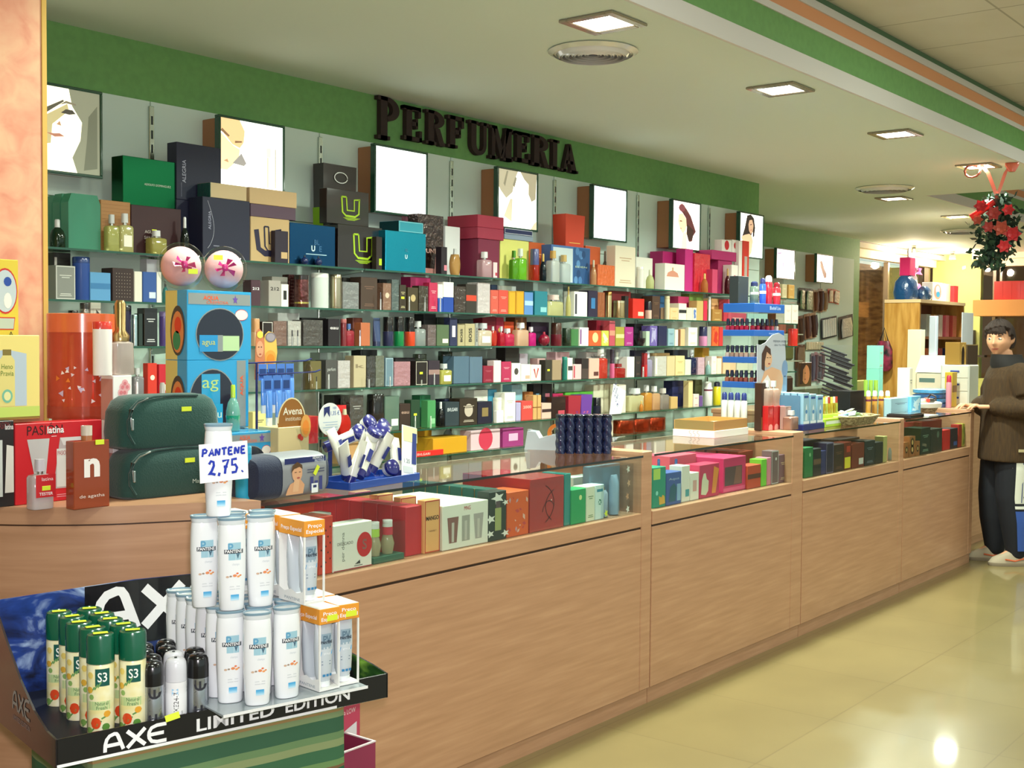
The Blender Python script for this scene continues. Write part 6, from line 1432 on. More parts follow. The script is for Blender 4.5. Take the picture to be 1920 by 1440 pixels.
# blue nail polish display
NX, NY, NW, ND = 5.39, 2.742, .33, .17
t = thing('nail_polish_display', 'blue and clear tiered counter display full of nail polish', 'display stand', (NX, NY, GT))
TIER = [atY(1410, y, NY).z-GT for y in (585, 630, 681, 728)]
blu = mat('2b62b8', 'gloss'); acr = mat('dce8ea', 'clear')
for k, z in enumerate(TIER):
    m = MB(); hh = .034 if k == 0 else .030
    if k == 0: m.box(0, 0, z, NW, ND, z+.004, blu); m.box(0, -.002, z, NW, .001, z+.044, blu, .001); m.box(-.002, -.002, z, .001, ND, z+.044, blu, .001); m.box(0, .001, z+.040, NW, ND, z+.044, blu)
    else: m.box(0, 0, z, NW, .066, z+hh-.004, blu); m.box(0, .066, z, .066, ND, z+hh-.004, blu); m.box(0, -.002, z, NW, .001, z+hh, blu, .001); m.box(-.002, -.002, z, .001, ND, z+hh, blu, .001)
    if k == 0: m.text('Bluebell Line', NW*.68, z+.016, .026, -.0028, mat('d0e0f0'), .12)
    if k == 1: m.text('bluebell line', NW*.62, z+.01, .012, -.0028, mat('b0c8e8'), .09)
    m.build('tray', t)
MB().box(.08, .07, .006, .085, ND, TIER[0], acr).box(.085, .07, .006, NW, .075, TIER[0], acr).build('back_panel', t)
MB().box(-.001, -.001, 0, NW, ND, .006, acr).box(0, 0, .006, .003, ND, TIER[3]-.001, acr).box(0.003, 0, .006, NW, .003, TIER[3]-.001, acr).build('pedestal', t)
MB().box(-.001, .001, TIER[3]+.03, .0015, .004, TIER[0], acr).box(NW-.004, .001, TIER[3]+.03, NW, .004, TIER[0], acr).box(-.001, ND-.004, TIER[3]+.03, .0015, ND, TIER[0], acr).build('corner_strip', t)
pol = {}
def polish(x, y, z, col, cap, label):
    key = (col, cap)
    if key in pol: return copy_thing(pol[key], (x, y, z), None, label)
    q = thing('nail_polish', label, 'nail polish', (x, y, z), 0, 'nail polish bottles in the blue display')
    MB().loft([(0, .0105, .0105), (.002, .0115, .0115), (.022, .0115, .0115), (.027, .005, .005)], mat(col, 'gloss'), 12, 3).build('glass_body', q)
    MB().loft([(.0272, .0088, .0088), (.046, .0095, .0095), (.060, .0075, .0075)], mat(cap, 'gloss'), 12).build('cap', q); pol[key] = q; return q
TN = ['top', 'second', 'third', 'bottom']
PC = [['b8183c', 'c01c48', 'a81838', 'b82448', 'c03050', 'a01830', 'b0203c', '5a1428', 'a81c34', 'c04848', 'd8c0b0'], ['c8a898', 'c09c8c', 'b89888', 'a88878', 'd0b8b0', 'c0a090', '988078', 'b09088', 'c8b0a0', 'b89888', 'a88878'], ['9a5048', '8a4038', 'a05848', '985040', 'b06850', 'a05a48', '904838', '7a3830', '8a4840', '985848', 'a06050'], ['7a1c34', '8a2038', '6a1830', '8a2848', '9a3048', '7a2038', '8a2c40', '7a2440', '6a2038', '8a3048', '7a2840']]
for k in range(4):
    if k == 3: continue
    z = GT+TIER[k+1]+.0265
    for i in range(5): polish(NX+.022, NY+.05+.026*i, z, PC[k][i], '1c2240', '%s nail polish from the corner, side row of the %s open tier' % (NTH[i], TN[k]))
    for i in range(6): polish(NX+.024+.052*i, NY+.02, z, PC[k][5+i], '1c2240', '%s nail polish from the corner, front row of the %s open tier' % (NTH[i], TN[k]))
for i in range(4):
    q = prod('S', NX-.052, 2.755+.036*i, GT, .033, .178, 'e4e2da', '2c3a7a', '-', 'x', 'white bottle with blue cap, %s of four left of the nail display' % NTH[i], 'lotion bottle', 'white bottles beside the nail display')
zt = GT+TIER[0]+.0446
for (x0, x1, y0, yy, kd, c1, c2, dec, lb) in ((1385, 1404, 518, 2.83, 'b', '2e3438', '5a6a70', '-', 'dark slate box on top of the nail display'), (1406, 1423, 527, 2.76, 'S', '5a6a60', '28305a', 'n', 'grey green spray can on top of the nail display'), (1424, 1437, 521, 2.80, 'S', '2a50b0', '24285a', 'n', 'blue spray can on top of the nail display'),
    (1434, 1449, 516, 2.79, 'S', 'b01c2c', 'e8e4e0', '-', 'tall red spray can on top of the nail display'), (1449, 1464, 529, 2.76, 'S', 'b8202c', '7a1420', 'n', 'short red spray can on top of the nail display')):
    pp(kd, x0, x1, y0, yy, zt, c1, c2, dec, lb, 'spray can' if kd == 'S' else 'box', 'hair sprays on the nail display', .05)
# advert card in front of it
P = [atY(x, y, 2.625) for x, y in ((1420, 806), (1476, 806), (1473, 660), (1471, 630), (1460, 624), (1448, 628), (1436, 642), (1426, 647), (1420, 645))]
x0 = P[0].x; w_ = P[1].x-x0; h_ = P[4].z-WT; m = MB(); m.poly([(p.x-x0, max(p.z-WT, .0)) for p in P], 0, mat('c4c8d4', 'gloss'), .003)
sk = mat('d8a884', 'matte'); m.poly([(w_*.06, h_*.22), (w_*.3, h_*.2), (w_*.42, h_*.34), (w_*.72, h_*.3), (w_*.84, h_*.5), (w_*.74, h_*.6), (w_*.44, h_*.64), (w_*.2, h_*.60), (w_*.06, h_*.46)], -.0006, sk)
m.poly([(w_*.1, h_*.3), (w_*.36, h_*.26), (w_*.4, h_*.5), (w_*.3, h_*.56), (w_*.12, h_*.48)], -.001, mat('e4e0e0', 'matte')); m.disc(w_*.3, h_*.72, w_*.14, h_*.085, -.001, mat('dcae8c', 'matte'), 18)
m.poly([(w_*.1, h_*.62), (w_*.1, h_*.78), (w_*.22, h_*.87), (w_*.38, h_*.83), (w_*.40, h_*.76), (w_*.26, h_*.80), (w_*.2, h_*.7), (w_*.2, h_*.6)], -.0014, mat('4a2c22', 'matte')); m.panel(w_*.26, h_*.735, w_*.31, h_*.742, -.0016, mat('3a2820')); m.panel(w_*.35, h_*.735, w_*.39, h_*.742, -.0016, mat('3a2820')); m.disc(w_*.34, h_*.675, w_*.04, h_*.008, -.0016, mat('a84848'), 8)
m.disc(w_*.88, h_*.62, w_*.1, h_*.09, -.0008, mat('7a94b8'), 18); m.panel(w_*.82, h_*.38, w_*.96, h_*.54, -.0008, mat('8098b0')); m.text('PIENSA LIGERA', w_*.72, h_*.90, .014, -.0008, mat('4a4e60'), w_*.5); m.text('EN TU PIEL', w_*.72, h_*.86, .012, -.0008, mat('4a4e60'), w_*.4)
cd = m.build('advert_card', None, (x0, 2.625, WT)); tag(cd, 'grey advert card of a woman leaning on her arm, before the nail display', 'advert card')
# boxes on the second post
o = pp('b', 1428, 1440, 718, 2.578, WT, '3c2418', 'a88050', '-', 'tall dark brown box with gold foot beside the advert card', 'perfume box', None, .035); front(o, lambda mb, w, h: mb.panel(.001, .001, w-.001, h*.28, -.0006, mat('8a5c3a')))
for i, (a, c) in enumerate(((1440.5, 1450.5), (1451.5, 1461.5), (1462.2, 1472))):
    o = pp('b', a, c, 761, 2.55, WT, 'c81c24', 'e8a0a0', 'g', ['first red box with a pink arch beside the brown box', 'middle red box with a pink arch', 'third red box with a pink arch, beside the clear pack'][i], 'perfume box', 'red boxes on the wooden post', .035)
    front(o, lambda mb, w, h: mb.poly([(w*.12, .001), (w*.88, .001)]+arc(w*.5, h*.12, w*.38, h*.13, 0, 180, 12), -.0006, mat('e89a9c')))
    hz = tz(o)
for i, (a, c) in enumerate(((1441, 1452), (1453, 1464))): pp('F', a, c, 714, 2.555, hz, 'e0c0b0', 'e8ecec', '-', ['clear rosy flacon on the first red box', 'clear rosy flacon on the middle red box'][i], 'perfume bottle')
pp('b', 1473.5, 1484, 762, 2.515, WT, 'd0b0a8', '-', 'k', 'clear rosy pack beside the red boxes', 'perfume box', None, .03)
pp('F', 1485, 1500, 770, 2.48, WT, 'b08878', 'd8d8dc', '-', 'small rosy brown bottle with silver cap on the wooden post', 'perfume bottle')
# blue brush packs, lime lip balm display, basket
a, c = atY(1506, 812, 2.50), atY(1546, 812, 2.50)
t = thing('pack_display', 'navy based counter display of light blue packs', 'display box', (a.x, 2.50, GT)); w_ = c.x-a.x; MB().box(0, 0, 0, w_, .16, .03, '232a6a', .002).build('base', t); MB().box(-.001, .02, .03, .002, .16, .17, mat('7aa8c8', 'tint')).build('side_panel', t)
for i in range(3):
    q = pp('b', 1507+13*i, 1518+13*i, 737+2*i, 2.505, GT+.0306, '9cc4dc', 'e4eef4', '-', 'light blue upright pack, %s in the navy based display' % NTH[i], 'pack', 'light blue packs', .03)
    front(q, lambda mb, w, h: (mb.poly([(w*.3, h*.12), (w*.7, h*.12), (w*.62, h*.55), (w*.5, h*.66), (w*.38, h*.55)], -.0006, mat('e0ecf4')), mb.panel(w*.1, h*.84, w*.8, h*.92, -.0006, mat('3a5aa0')), mb.disc(w*.5, h*.4, w*.16, w*.16, -.0009, mat('5a90c8'), 10), mb.panel(.0005, .001, w-.0005, h*.1, -.0008, mat('e8f0f4'))))
    for r_ in (1, 2, 3): 
        k = copy_thing(q, q.location+Vector((0, .036*r_, 0)), None, 'light blue upright pack, %s behind the %s front one' % (NTH[r_-1], NTH[i]))
a, c = atY(1547, 800, 2.52), atY(1587, 800, 2.52)
t = thing('lip_balm_display', 'lime green counter display of small yellow tubes', 'display box', (a.x, 2.52, GT)); w_ = c.x-a.x; MB().box(0, 0, 0, w_, .12, .042, 'b4d838', .002).box(.004, .03, .042, w_-.004, .12, .062, 'c0e048', .002).panel(.01, .014, w_-.01, .03, -.0008, mat('e8f0d8')).build('stepped_box', t)
for i in range(8):
    for r_ in range(2):
        q = prod('V', a.x+.008+i*w_*.115, 2.554+.045*r_, GT+.0626, .017, .085, ['d8b838', 'e0c850', 'c8a830', 'd0d060'][(i+r_) % 4], ['e8e8d0', 'd8e058', 'b03828'][(i*2+r_) % 3], '-', 'x', 'slim yellow lip balm tube, %s in the %s row of the lime display' % (NTH[i], ('front', 'rear')[r_]), 'lip balm', 'lip balms in the lime display')
def weave(name, c1, c2, sc): return noise_mat(name, c1, c2, sc, .7, (1, 1, 3), 0, 2, .4, .6, .6)
bk = thing('wicker_basket', 'shallow woven tray basket heaped with small sachets', 'basket', (6.10, 2.53, GT)); WK = weave('wicker', '7a6a48', 'b8a880', 60)
m = MB(); m.loft([(0, .15, .075), (.004, .155, .08), (.042, .19, .10), (.046, .194, .104), (.042, .186, .096), (.006, .15, .074), (.005, .001, .001)], WK, 32, 5, cap=False); m.build('woven_body', bk)
m = MB()
for i in range(40):
    a_ = 2*pi*i/40; m.tube([(.153*cos(a_)*1.0, .078*sin(a_), .004), (.192*cos(a_+.05), .102*sin(a_+.05), .044)], .0022, mat('a89870', 'matte'), 4)
m.tube([(.193*cos(2*pi*i/40), .103*sin(2*pi*i/40), .045) for i in range(40)], .004, mat('b0a078', 'matte'), 5, True, True); m.build('rim', bk)
rr = random.Random(4); cs = ['a8d8c8', 'd8e8e0', 'e8d8a8', '90c8d8', 'e8b888', 'd0e0f0', 'b8d8a8', 'f0ece0']
for i in range(16):
    x, y = rr.uniform(-.12, .12), rr.uniform(-.05, .05); m = MB(); cc = cs[i % 8]
    m.loft([(-.034, .018, .0008), (-.026, .018, .006), (.026, .018, .006), (.034, .018, .0008)], mat(cc, 'gloss'), 10).panel(-.01, -.012, .01, .012, -.0065, mat(cs[(i+3) % 8]))
    o = m.build('sachet', None, (6.10+x, 2.53+y, GT+.038+.0035*i*.5), 0, (radians(90)+rr.uniform(-.4, .4), rr.uniform(-.4, .4), rr.uniform(0, 3)))
    tag(o, ['minty green', 'pale grey', 'cream', 'sky blue', 'peach', 'bluish white', 'leaf green', 'ivory'][i % 8]+' sachet '+('low' if i < 8 else 'high')+' in the heap of the woven tray basket', 'sachet', 'sachets in the woven basket')
# ============================================================ foreground: carton tray on a cloth covered stand
FL = Vector((1.16, 1.937, .63)); TU = Vector((.976, -.217, 0)); TN_ = Vector((.217, .976, 0)); TRZ = atan2(-.217, .976)
def tw(x, y, z=0): return FL+TU*x+TN_*y+Vector((0, 0, z))
BLUEP = noise_mat('blue_water_print', '0c1230', 'b8d0f0', 6, .3, (1, 1, 2.2), .4, 4, .36, .74, 0, 1.6, '24408c')
GREENP = noise_mat('green_leaf_print', '0c140c', '9ad050', 7, .3, (1, 1, 3), .4, 4, .35, .7, 0, 1.0, '2c5a20')
BLK = mat('0d0b12', 'gloss'); WH = mat('f4f4f6', 'paper')
def axe(m, x, z, w, h, t, y, mt):
    """rounded brand lettering A X E as strokes"""
    a = w*.29; g = w*.35
    def P(pts, ox): return [(x+ox+p[0]*a, z+p[1]*h) for p in pts]
    m.stroke(P([(0, 0), (.02, .45), (.1, .74), (.25, .92), (.5, 1), (.62, .98), (.7, .86), (1, 0)], 0), t, y, mt); m.stroke(P([(.08, .36), (.84, .36)], 0), t, y-.0002, mt)
    m.stroke(P([(0, 1), (1, 0)], g), t*1.1, y, mt); m.stroke(P([(1, 1), (0, 0)], g), t*1.1, y-.0002, mt)
    m.stroke(P([(1, 1), (.45, 1), (.15, .9), (.02, .68), (0, .5), (.02, .32), (.15, .1), (.45, 0), (1, 0)], 2*g), t, y, mt); m.stroke(P([(.05, .5), (.85, .5)], 2*g), t, y-.0002, mt)
t = thing('display_carton', 'black and blue printed display carton holding spray cans and shampoo', 'display carton', FL.to_tuple(), TRZ)
TWD, TDP = .70, .385
MB().box(.004, .004, 0, TWD-.004, TDP, .004, '14182a').build('floor_panel', t); MB().box(.0045, .0045, .0041, .183, TDP-.001, .034, '14182a').build('raised_insert', t)
m = MB(); m.box(0, 0, 0, TWD, .004, .052, BLK, .0008); m.panel(.002, .0005, TWD*.82, .0062, -.0008, WH)
axe(m, .088, .011, .118, .031, .0068, -.001, WH)
m.text('LIMITED', .265, .014, .034, -.001, WH, .165, 'l', bold=.02); m.text('EDITION', .455, .014, .034, -.001, WH, .150, 'l', bold=.02); m.build('front_lip', t)
sp_ = [(0, .052), (.05, .055), (.12, .075), (.20, .115), (.28, .17), (.34, .215), (TDP, .232), (TDP, 0), (0, 0)]
m = MB(); n = len(sp_); m.add([(0, p[0], p[1]) for p in sp_]+[(.004, p[0], p[1]) for p in sp_], [tuple(reversed(range(n)))]+[(i, (i+1) % n, (i+1) % n+n, i+n) for i in range(n)], mat('2a1a20', 'gloss'))
m.add([(.0042, p[0], p[1]) for p in sp_], [tuple(range(n))], BLUEP)
m.M = Matrix.Rotation(radians(-90), 4, 'Z'); axe(m, -.24, .05, .10, .035, .006, -.0008, mat('a8a0a0')); m.text('LIMITED EDITION', -.19, .03, .014, -.0008, mat('988890'), .1); m.build('side_panel', t)
m = MB(); bt_ = [(0, 0), (.54, 0), (.54, .20), (.50, .235), (.30, .24), (0, .232)]; m.poly(bt_, TDP, BLUEP, .004)
m.poly([(.19, .10), (.54, .10), (.54, .198), (.50, .234), (.30, .239), (.19, .237)], TDP-.0008, BLK); axe(m, .215, .135, .30, .085, .02, TDP-.0016, WH); m.build('back_panel', t)
m = MB(); rp = [(0, .052), (.06, .060), (.14, .066), (.25, .08), (TDP, .09), (TDP, 0), (0, 0)]; n = len(rp)
m.add([(TWD, p[0], p[1]) for p in rp]+[(TWD-.004, p[0], p[1]) for p in rp], [tuple(range(n))]+[(i, i+n, (i+1) % n+n, (i+1) % n) for i in range(n)], BLK); m.add([(TWD-.0042, p[0], p[1]) for p in rp], [tuple(reversed(range(n)))], GREENP); m.build('end_panel', t)
# cloth covered stand
def stripes():
    m = bpy.data.materials.new('striped_cloth'); m.use_nodes = True; nt = m.node_tree; b = nt.nodes['Principled BSDF']; N = nt.nodes.new; L = nt.links.new
    tc = N('ShaderNodeTexCoord'); sx = N('ShaderNodeSeparateXYZ'); ma = N('ShaderNodeMath'); ma.operation = 'MULTIPLY_ADD'; ma.inputs[1].default_value = 5.2; ma.inputs[2].default_value = .33; fr = N('ShaderNodeMath'); fr.operation = 'FRACT'
    cr = N('ShaderNodeValToRGB'); cr.color_ramp.interpolation = 'CONSTANT'; E = cr.color_ramp.elements; cs = [(0, '3a6a48'), (.14, '8c9a6a'), (.22, '6a8a5c'), (.30, '345f44'), (.46, '7c9064'), (.52, '9a7c4c'), (.55, '8fa368'), (.66, '3a7a4c'), (.78, '1f5a3c'), (.9, '7a5a3c'), (.93, '6c9058')]
    E[0].position = 0; E[0].color = hexc(cs[0][1]); E[1].position = cs[1][0]; E[1].color = hexc(cs[1][1])
    for p_, c_ in cs[2:]: e = E.new(p_); e.color = hexc(c_)
    L(tc.outputs['Object'], sx.inputs[0]); L(sx.outputs['Z'], ma.inputs[0]); L(ma.outputs[0], fr.inputs[0]); L(fr.outputs[0], cr.inputs[0]); L(cr.outputs[0], b.inputs['Base Color']); b.inputs['Roughness'].default_value = .75
    return m
STR = stripes(); st = thing('cloth_stand', 'display stand draped in green striped cloth under the printed carton', 'display stand', (FL.x, FL.y, 0), TRZ)
x0, x1, y0, y1 = .075, .605, .03, .36; per = [(x0, y0), (x1, y0), (x1, y1), (x0, y1)]
def dr(u, v):
    d = u*4; k = int(d) % 4; f = d-int(d); a, c = Vector(per[k]), Vector(per[(k+1) % 4]); p = a.lerp(c, f); nn_ = Vector((c-a).yx)*Vector((1, -1)); nn_.normalize()
    q = p+nn_*(.004+.010*(1-v)*sin(f*21+k*2)+.004*sin(f*9)*(1-v)); return (q.x, q.y, .625*v+.0)
MB().grid(dr, 160, 14, STR, True, True).box(x0+.006, y0+.006, .615, x1-.006, y1-.006, .6292, STR).build('cloth', st)
MB().box(x0+.02, y0+.02, .0, x1-.02, y1-.02, .61, mat('8a7458', 'matte')).build('stand_body', st)
# grey board with the shampoo pyramid
BZ = .0525
tag(MB().box(0, 0, 0, .318, .36, .005, mat('9aa4aa', 'gloss'), .001).box(-.0005, -.0006, -.0004, .3185, .0, .0054, 'e8e8e8').build('display_board', None, tw(.288, -.068, BZ), TRZ), 'grey board carrying the shampoo pyramid, laid over the carton lip', 'board')
SZ = BZ+.0062
HX, HY, SH = .0275, .019, .179
def cpanel(m, x0, z0, x1, z1, y, mt, n=8):
    for i in range(n): m.panel(x0+(x1-x0)*i/n, z0, x0+(x1-x0)*(i+1)/n, z1, y, mt)
def wrap(mb, k0, hx, hy, p=2.3):
    for i in range(k0, len(mb.v)):
        x, y, z = mb.v[i]; u = min(abs(x)/hx, .97); mb.v[i] = (x, -hy*(1-u**p)**(1/p)-.0007+(y+.0007), z)
def shampoo():
    q = thing('shampoo_bottle', 'x', 'shampoo bottle', (0, 0, 0), 0, 'white shampoo bottles in the pyramid')
    b = MB(); pearl = mat('eceef2', 'gloss')
    b.loft([(0, HX*.80, HY*.86), (.004, HX*.86, HY*.92), (.03, HX*.90, HY*.96), (.07, HX*.97, HY), (.115, HX, HY), (.145, HX*.97, HY*.98), (.162, HX*.93, HY*.96), (.166, HX*.9, HY*.93)], pearl, 28, 2.3)
    b.build('bottle_body', q)
    p = MB(); P_ = mat('3a6e92', 'paper'); k = len(p.v)
    cpanel(p, -.010, .098, .014, .132, 0, mat('9cc4d4', 'paper')); p.text('P', -.006, .114, .024, -.0003, mat('5c9cc0'), .010, bold=.02); p.text('V', .008, .102, .024, -.0004, mat('4a6a80'), .012, bold=.02)
    for i in range(7): p.panel(-.018+.0052*i, .111, -.018+.0052*(i+1), .119, -.0006, mat('25303c'))
    p.text('PANTENE', 0, .1125, .0085, -.0010, mat('f4f4f6'), .033, bold=.02)
    p.text('champu', .004, .088, .006, -.0003, mat('b8c0c8'), .014)
    for i, (a, c_, r_) in enumerate(((-.012, .066, .0026), (-.006, .067, .0022), (.002, .068, .0034), (.007, .072, .0022), (.009, .066, .0026), (.013, .068, .002))): p.disc(a, c_, r_*1.2, r_*.8, -.0003-.00005*i, mat(['c8a890', '9a8878', 'e08a58', 'e0703c', 'e8a060', 'd88850'][i]), 8)
    for i in range(2): p.panel(-.008, .046-.005*i, .012, .0475-.005*i, -.0003, mat('c8ccd2'))
    for i in range(4): p.panel(-.006, .020+.0028*i, .010, .0228+.0028*i, -.0003, mat(['b8dcf0', '8cc8e8', '6ab4e0', '4aa4d8'][i]))
    wrap(p, k, HX*.995, HY); p.build('label_print', q)
    c = MB(); c.loft([(.1662, HX*.9, HY*.93), (.172, HX*.96, HY*.99), (.1765, HX*.99, HY*1.02)], mat('dfe5ea', 'gloss'), 28, 2.3, cap=False)
    c.loft([(.1745, HX*.99, HY*1.03), (.1785, HX*1.02, HY*1.06), (.1795, HX*.98, HY*1.0), (.177, HX*.86, HY*.86)], mat('7f9cae', 'gloss'), 28, 2.3, cap=False); c.loft([(.1755, HX*.9, HY*.9), (.1768, HX*.9, HY*.9)], mat('e8ecf0', 'gloss'), 28, 2.3); c.build('flip_cap', q)
    return q
proto = None
def put_sh(x, y, z, rz, lb):
    global proto
    if proto is None: proto = shampoo(); proto.location = tw(x, y, z); proto.rotation_euler = (0, 0, rz); proto['label'] = lb
    else: copy_thing(proto, tw(x, y, z), rz, lb)
T1 = [(.372, -.040, -.5, 'white shampoo bottle at the front of the lowest tier, nearest the black cans'), (.440, -.033, -.25, 'white shampoo bottle of the lowest tier beside the orange topped packs')]
T1 += [(.338, .006+.047*i, -.5, 'white shampoo bottle, %s along the side of the lowest tier facing the spray cans' % NTH[i]) for i in range(6)]
T1 += [(.402, .010+.047*i, -.4, 'white shampoo bottle, %s of the middle column inside the lowest tier' % NTH[i]) for i in range(5)]
T1 += [(.468, .014+.047*i, -.3, 'white shampoo bottle, %s of the column beside the packs in the lowest tier' % NTH[i]) for i in range(5)]
for x, y, r_, lb in T1: put_sh(x, y, SZ, r_, lb)
Z2 = SZ+SH+.0012
for x, y, r_, lb in ((.311, .063, -.45, 'white shampoo bottle of the middle tier, farthest from the orange topped packs'), (.341, .006, -.45, 'white shampoo bottle in the centre front of the middle tier'), (.402, .004, -.35, 'white shampoo bottle of the middle tier beside the orange topped packs'), (.371, .065, -.4, 'white shampoo bottle behind the front three of the middle tier'), (.432, .056, -.4, 'white shampoo bottle in the back corner of the middle tier')): put_sh(x, y, Z2, r_, lb)
Z3 = Z2+SH+.0012
put_sh(.328, .036, Z3, -.5, 'topmost single white shampoo bottle behind the price sign')
# handwritten price sign
HW = {'P': [[(0, 0), (.12, 1)], [(.0, .95), (.4, 1.05), (.62, .82), (.5, .55), (.1, .48)]], 'A': [[(0, 0), (.45, 1), (.62, 0)], [(.14, .36), (.6, .4)]], 'N': [[(0, 0), (.1, 1)], [(.1, 1), (.5, .05)], [(.5, .05), (.62, 1)]], 'T': [[(.3, 0), (.34, 1)], [(0, .95), (.7, 1.02)]], 'E': [[(.05, 0), (.08, 1)], [(.06, 1), (.6, 1.02)], [(.06, .52), (.5, .54)], [(.04, .02), (.6, .02)]], 'M': [[(0, 0), (.1, 1)], [(.1, 1), (.5, .05)], [(.5, .05), (.62, 1)]],
      '2': [[(.05, .78), (.25, 1), (.5, .92), (.52, .66), (.3, .3), (0, .04), (.3, .1), (.66, .0)]], '7': [[(0, .92), (.62, .98), (.3, .4), (.22, 0)], [(.12, .5), (.52, .52)]], '5': [[(.6, 1), (.12, .98), (.1, .58), (.42, .6), (.6, .36), (.46, .06), (.04, .04)]], ',': [[(.2, .12), (.1, -.12)]], '.': [[(.2, .02), (.3, .1)]]}
def hand(m, s, x, z, w, h, t, mt):
    k = 0
    for ch in s:
        for st_ in HW[ch]: k += 1; m.stroke([(x+p[0]*w, z+p[1]*h) for p in st_], t, -.0008-.00002*k, mt)
        x += w*(.5 if ch in ',.' else .86)
ps = MB(); ps.box(0, 0, 0, .101, .001, .0745, mat('f2f2f6', 'paper')); ink = mat('2338b0', 'paper')
hand(ps, 'PANTENE', .006, .0505, .0155, .0135, .0042, ink); hand(ps, '2,75.', .018, .014, .021, .027, .0052, ink)
tag(ps.build('price_sign', None, tw(.278, .010, Z3+.068), TRZ, (0, radians(-2), TRZ)), 'white card with blue handwritten price on the topmost shampoo bottle', 'price sign')
# twin packs with orange tops
def pack(x, y, z, rz, lb, st_=False, w=.05, d=.088, h=.166):
    q = thing('twin_pack', lb, 'styling gel pack', tw(x, y, z).to_tuple(), rz, 'orange topped styling gel packs')
    m = MB(); wp = mat('ecebe8', 'paper'); og = mat('e89a34', 'paper')
    m.box(0, 0, 0, w, d, .004, wp).box(0, 0, h*.81, w, d, h, og, .0008, None, None, wp).box(0, d-.002, .004, w, d, h*.81, wp)
    m.box(w-.003, 0, .004, w, .004, h*.81, wp).box(0, 0, .004, .003, .004, h*.81, wp)
    m.text('Preço', w*.5, h*.915, .0105, -.0007, WH, w*.66, bold=.015); m.text('Especial', w*.5, h*.85, .0105, -.0007, WH, w*.84, bold=.015)
    m.M = Matrix.Rotation(radians(-90), 4, 'Z'); m.text('Preço Especial', -d*.5, h*.87, .0115, -.0007, WH, d*.8, bold=.015)
    m.poly([(-d, .004), (-.0, .004), (0, h*.16), (-d*.28, h*.12), (-d*.5, h*.16), (-d*.75, h*.12), (-d, h*.16)], -.0005, wp); m.text('PANTENE', -d*.45, h*.03, .008, -.001, mat('8a98a4'), d*.6); m.build('carton', q)
    for yy, nm_ in ((.022, 'front'), (.064, 'rear')):
        g = MB(); gel = mat('c4ccd4', 'gloss'); g.loft([(.016, .013, .012), (.03, .0175, .014), (.085, .020, .015), (.115, .0205, .010), (h*.8, .021, .002)], gel, 18, 2.3, cx=w/2, cy=yy); tb = g.build('gel_tube', q)
        MB().loft([(.0045, .014, .013), (.0158, .0145, .0135)], mat('e8ecf0', 'gloss'), 16, cx=w/2, cy=yy).build('tube_cap', tb)
        if nm_ == 'front':
            p = MB(); k = 0
            cpanel(p, -.013, .082, .010, .113, 0, mat('8fa4b4')); p.text('PV', -.001, .094, .022, -.0003, mat('5a7488'), .018, bold=.02); p.text('PANTENE', -.001, .093, .008, -.0007, mat('252c38'), .026, bold=.03)
            p.poly([(-.015, .068), (.011, .070), (.013, .078), (-.013, .077)], -.0002, mat('2a9ad8')); p.text('STYLE', -.001, .0705, .005, -.0006, WH, .016)
            for i in range(2): p.panel(-.013, .056-.006*i, .008, .0575-.006*i, -.0002, mat('6a7a90'))
            for i in range(3): p.panel(-.011+.008*i, .026, -.005+.008*i, .031, -.0002, mat('3a80b0'))
            k0 = 0; wrap(p, k0, .0205, .0148); o = p.build('label_print', tb, (w/2, yy, 0))
    if st_: MB().box(w*.35, -.0022, h*.845, w*.85, -.001, h*.915, YEL).build('price_sticker', q)
    return q
PR = TRZ+.10
pack(.503, -.052, SZ, PR, 'orange topped gel pack at the carton corner, lowest tier, nearer the bottles', True); pack(.553, -.040, SZ, PR-.1, 'orange topped gel pack at the outer end of the lowest tier', True)
pack(.503, .046, SZ, PR, 'orange topped gel pack behind the nearer corner pack of the lowest tier'); pack(.553, .056, SZ, PR-.1, 'orange topped gel pack behind the outer end pack of the lowest tier')
ZP = SZ+.1672
pack(.468, -.052, Z2 if Z2 > ZP else ZP, PR, 'frontmost orange topped gel pack of the middle tier'); pack(.468, .046, Z2, PR, 'orange topped gel pack behind the frontmost one of the middle tier'); pack(.404, .110, Z2, PR, 'orange topped gel pack at the back of the middle tier')
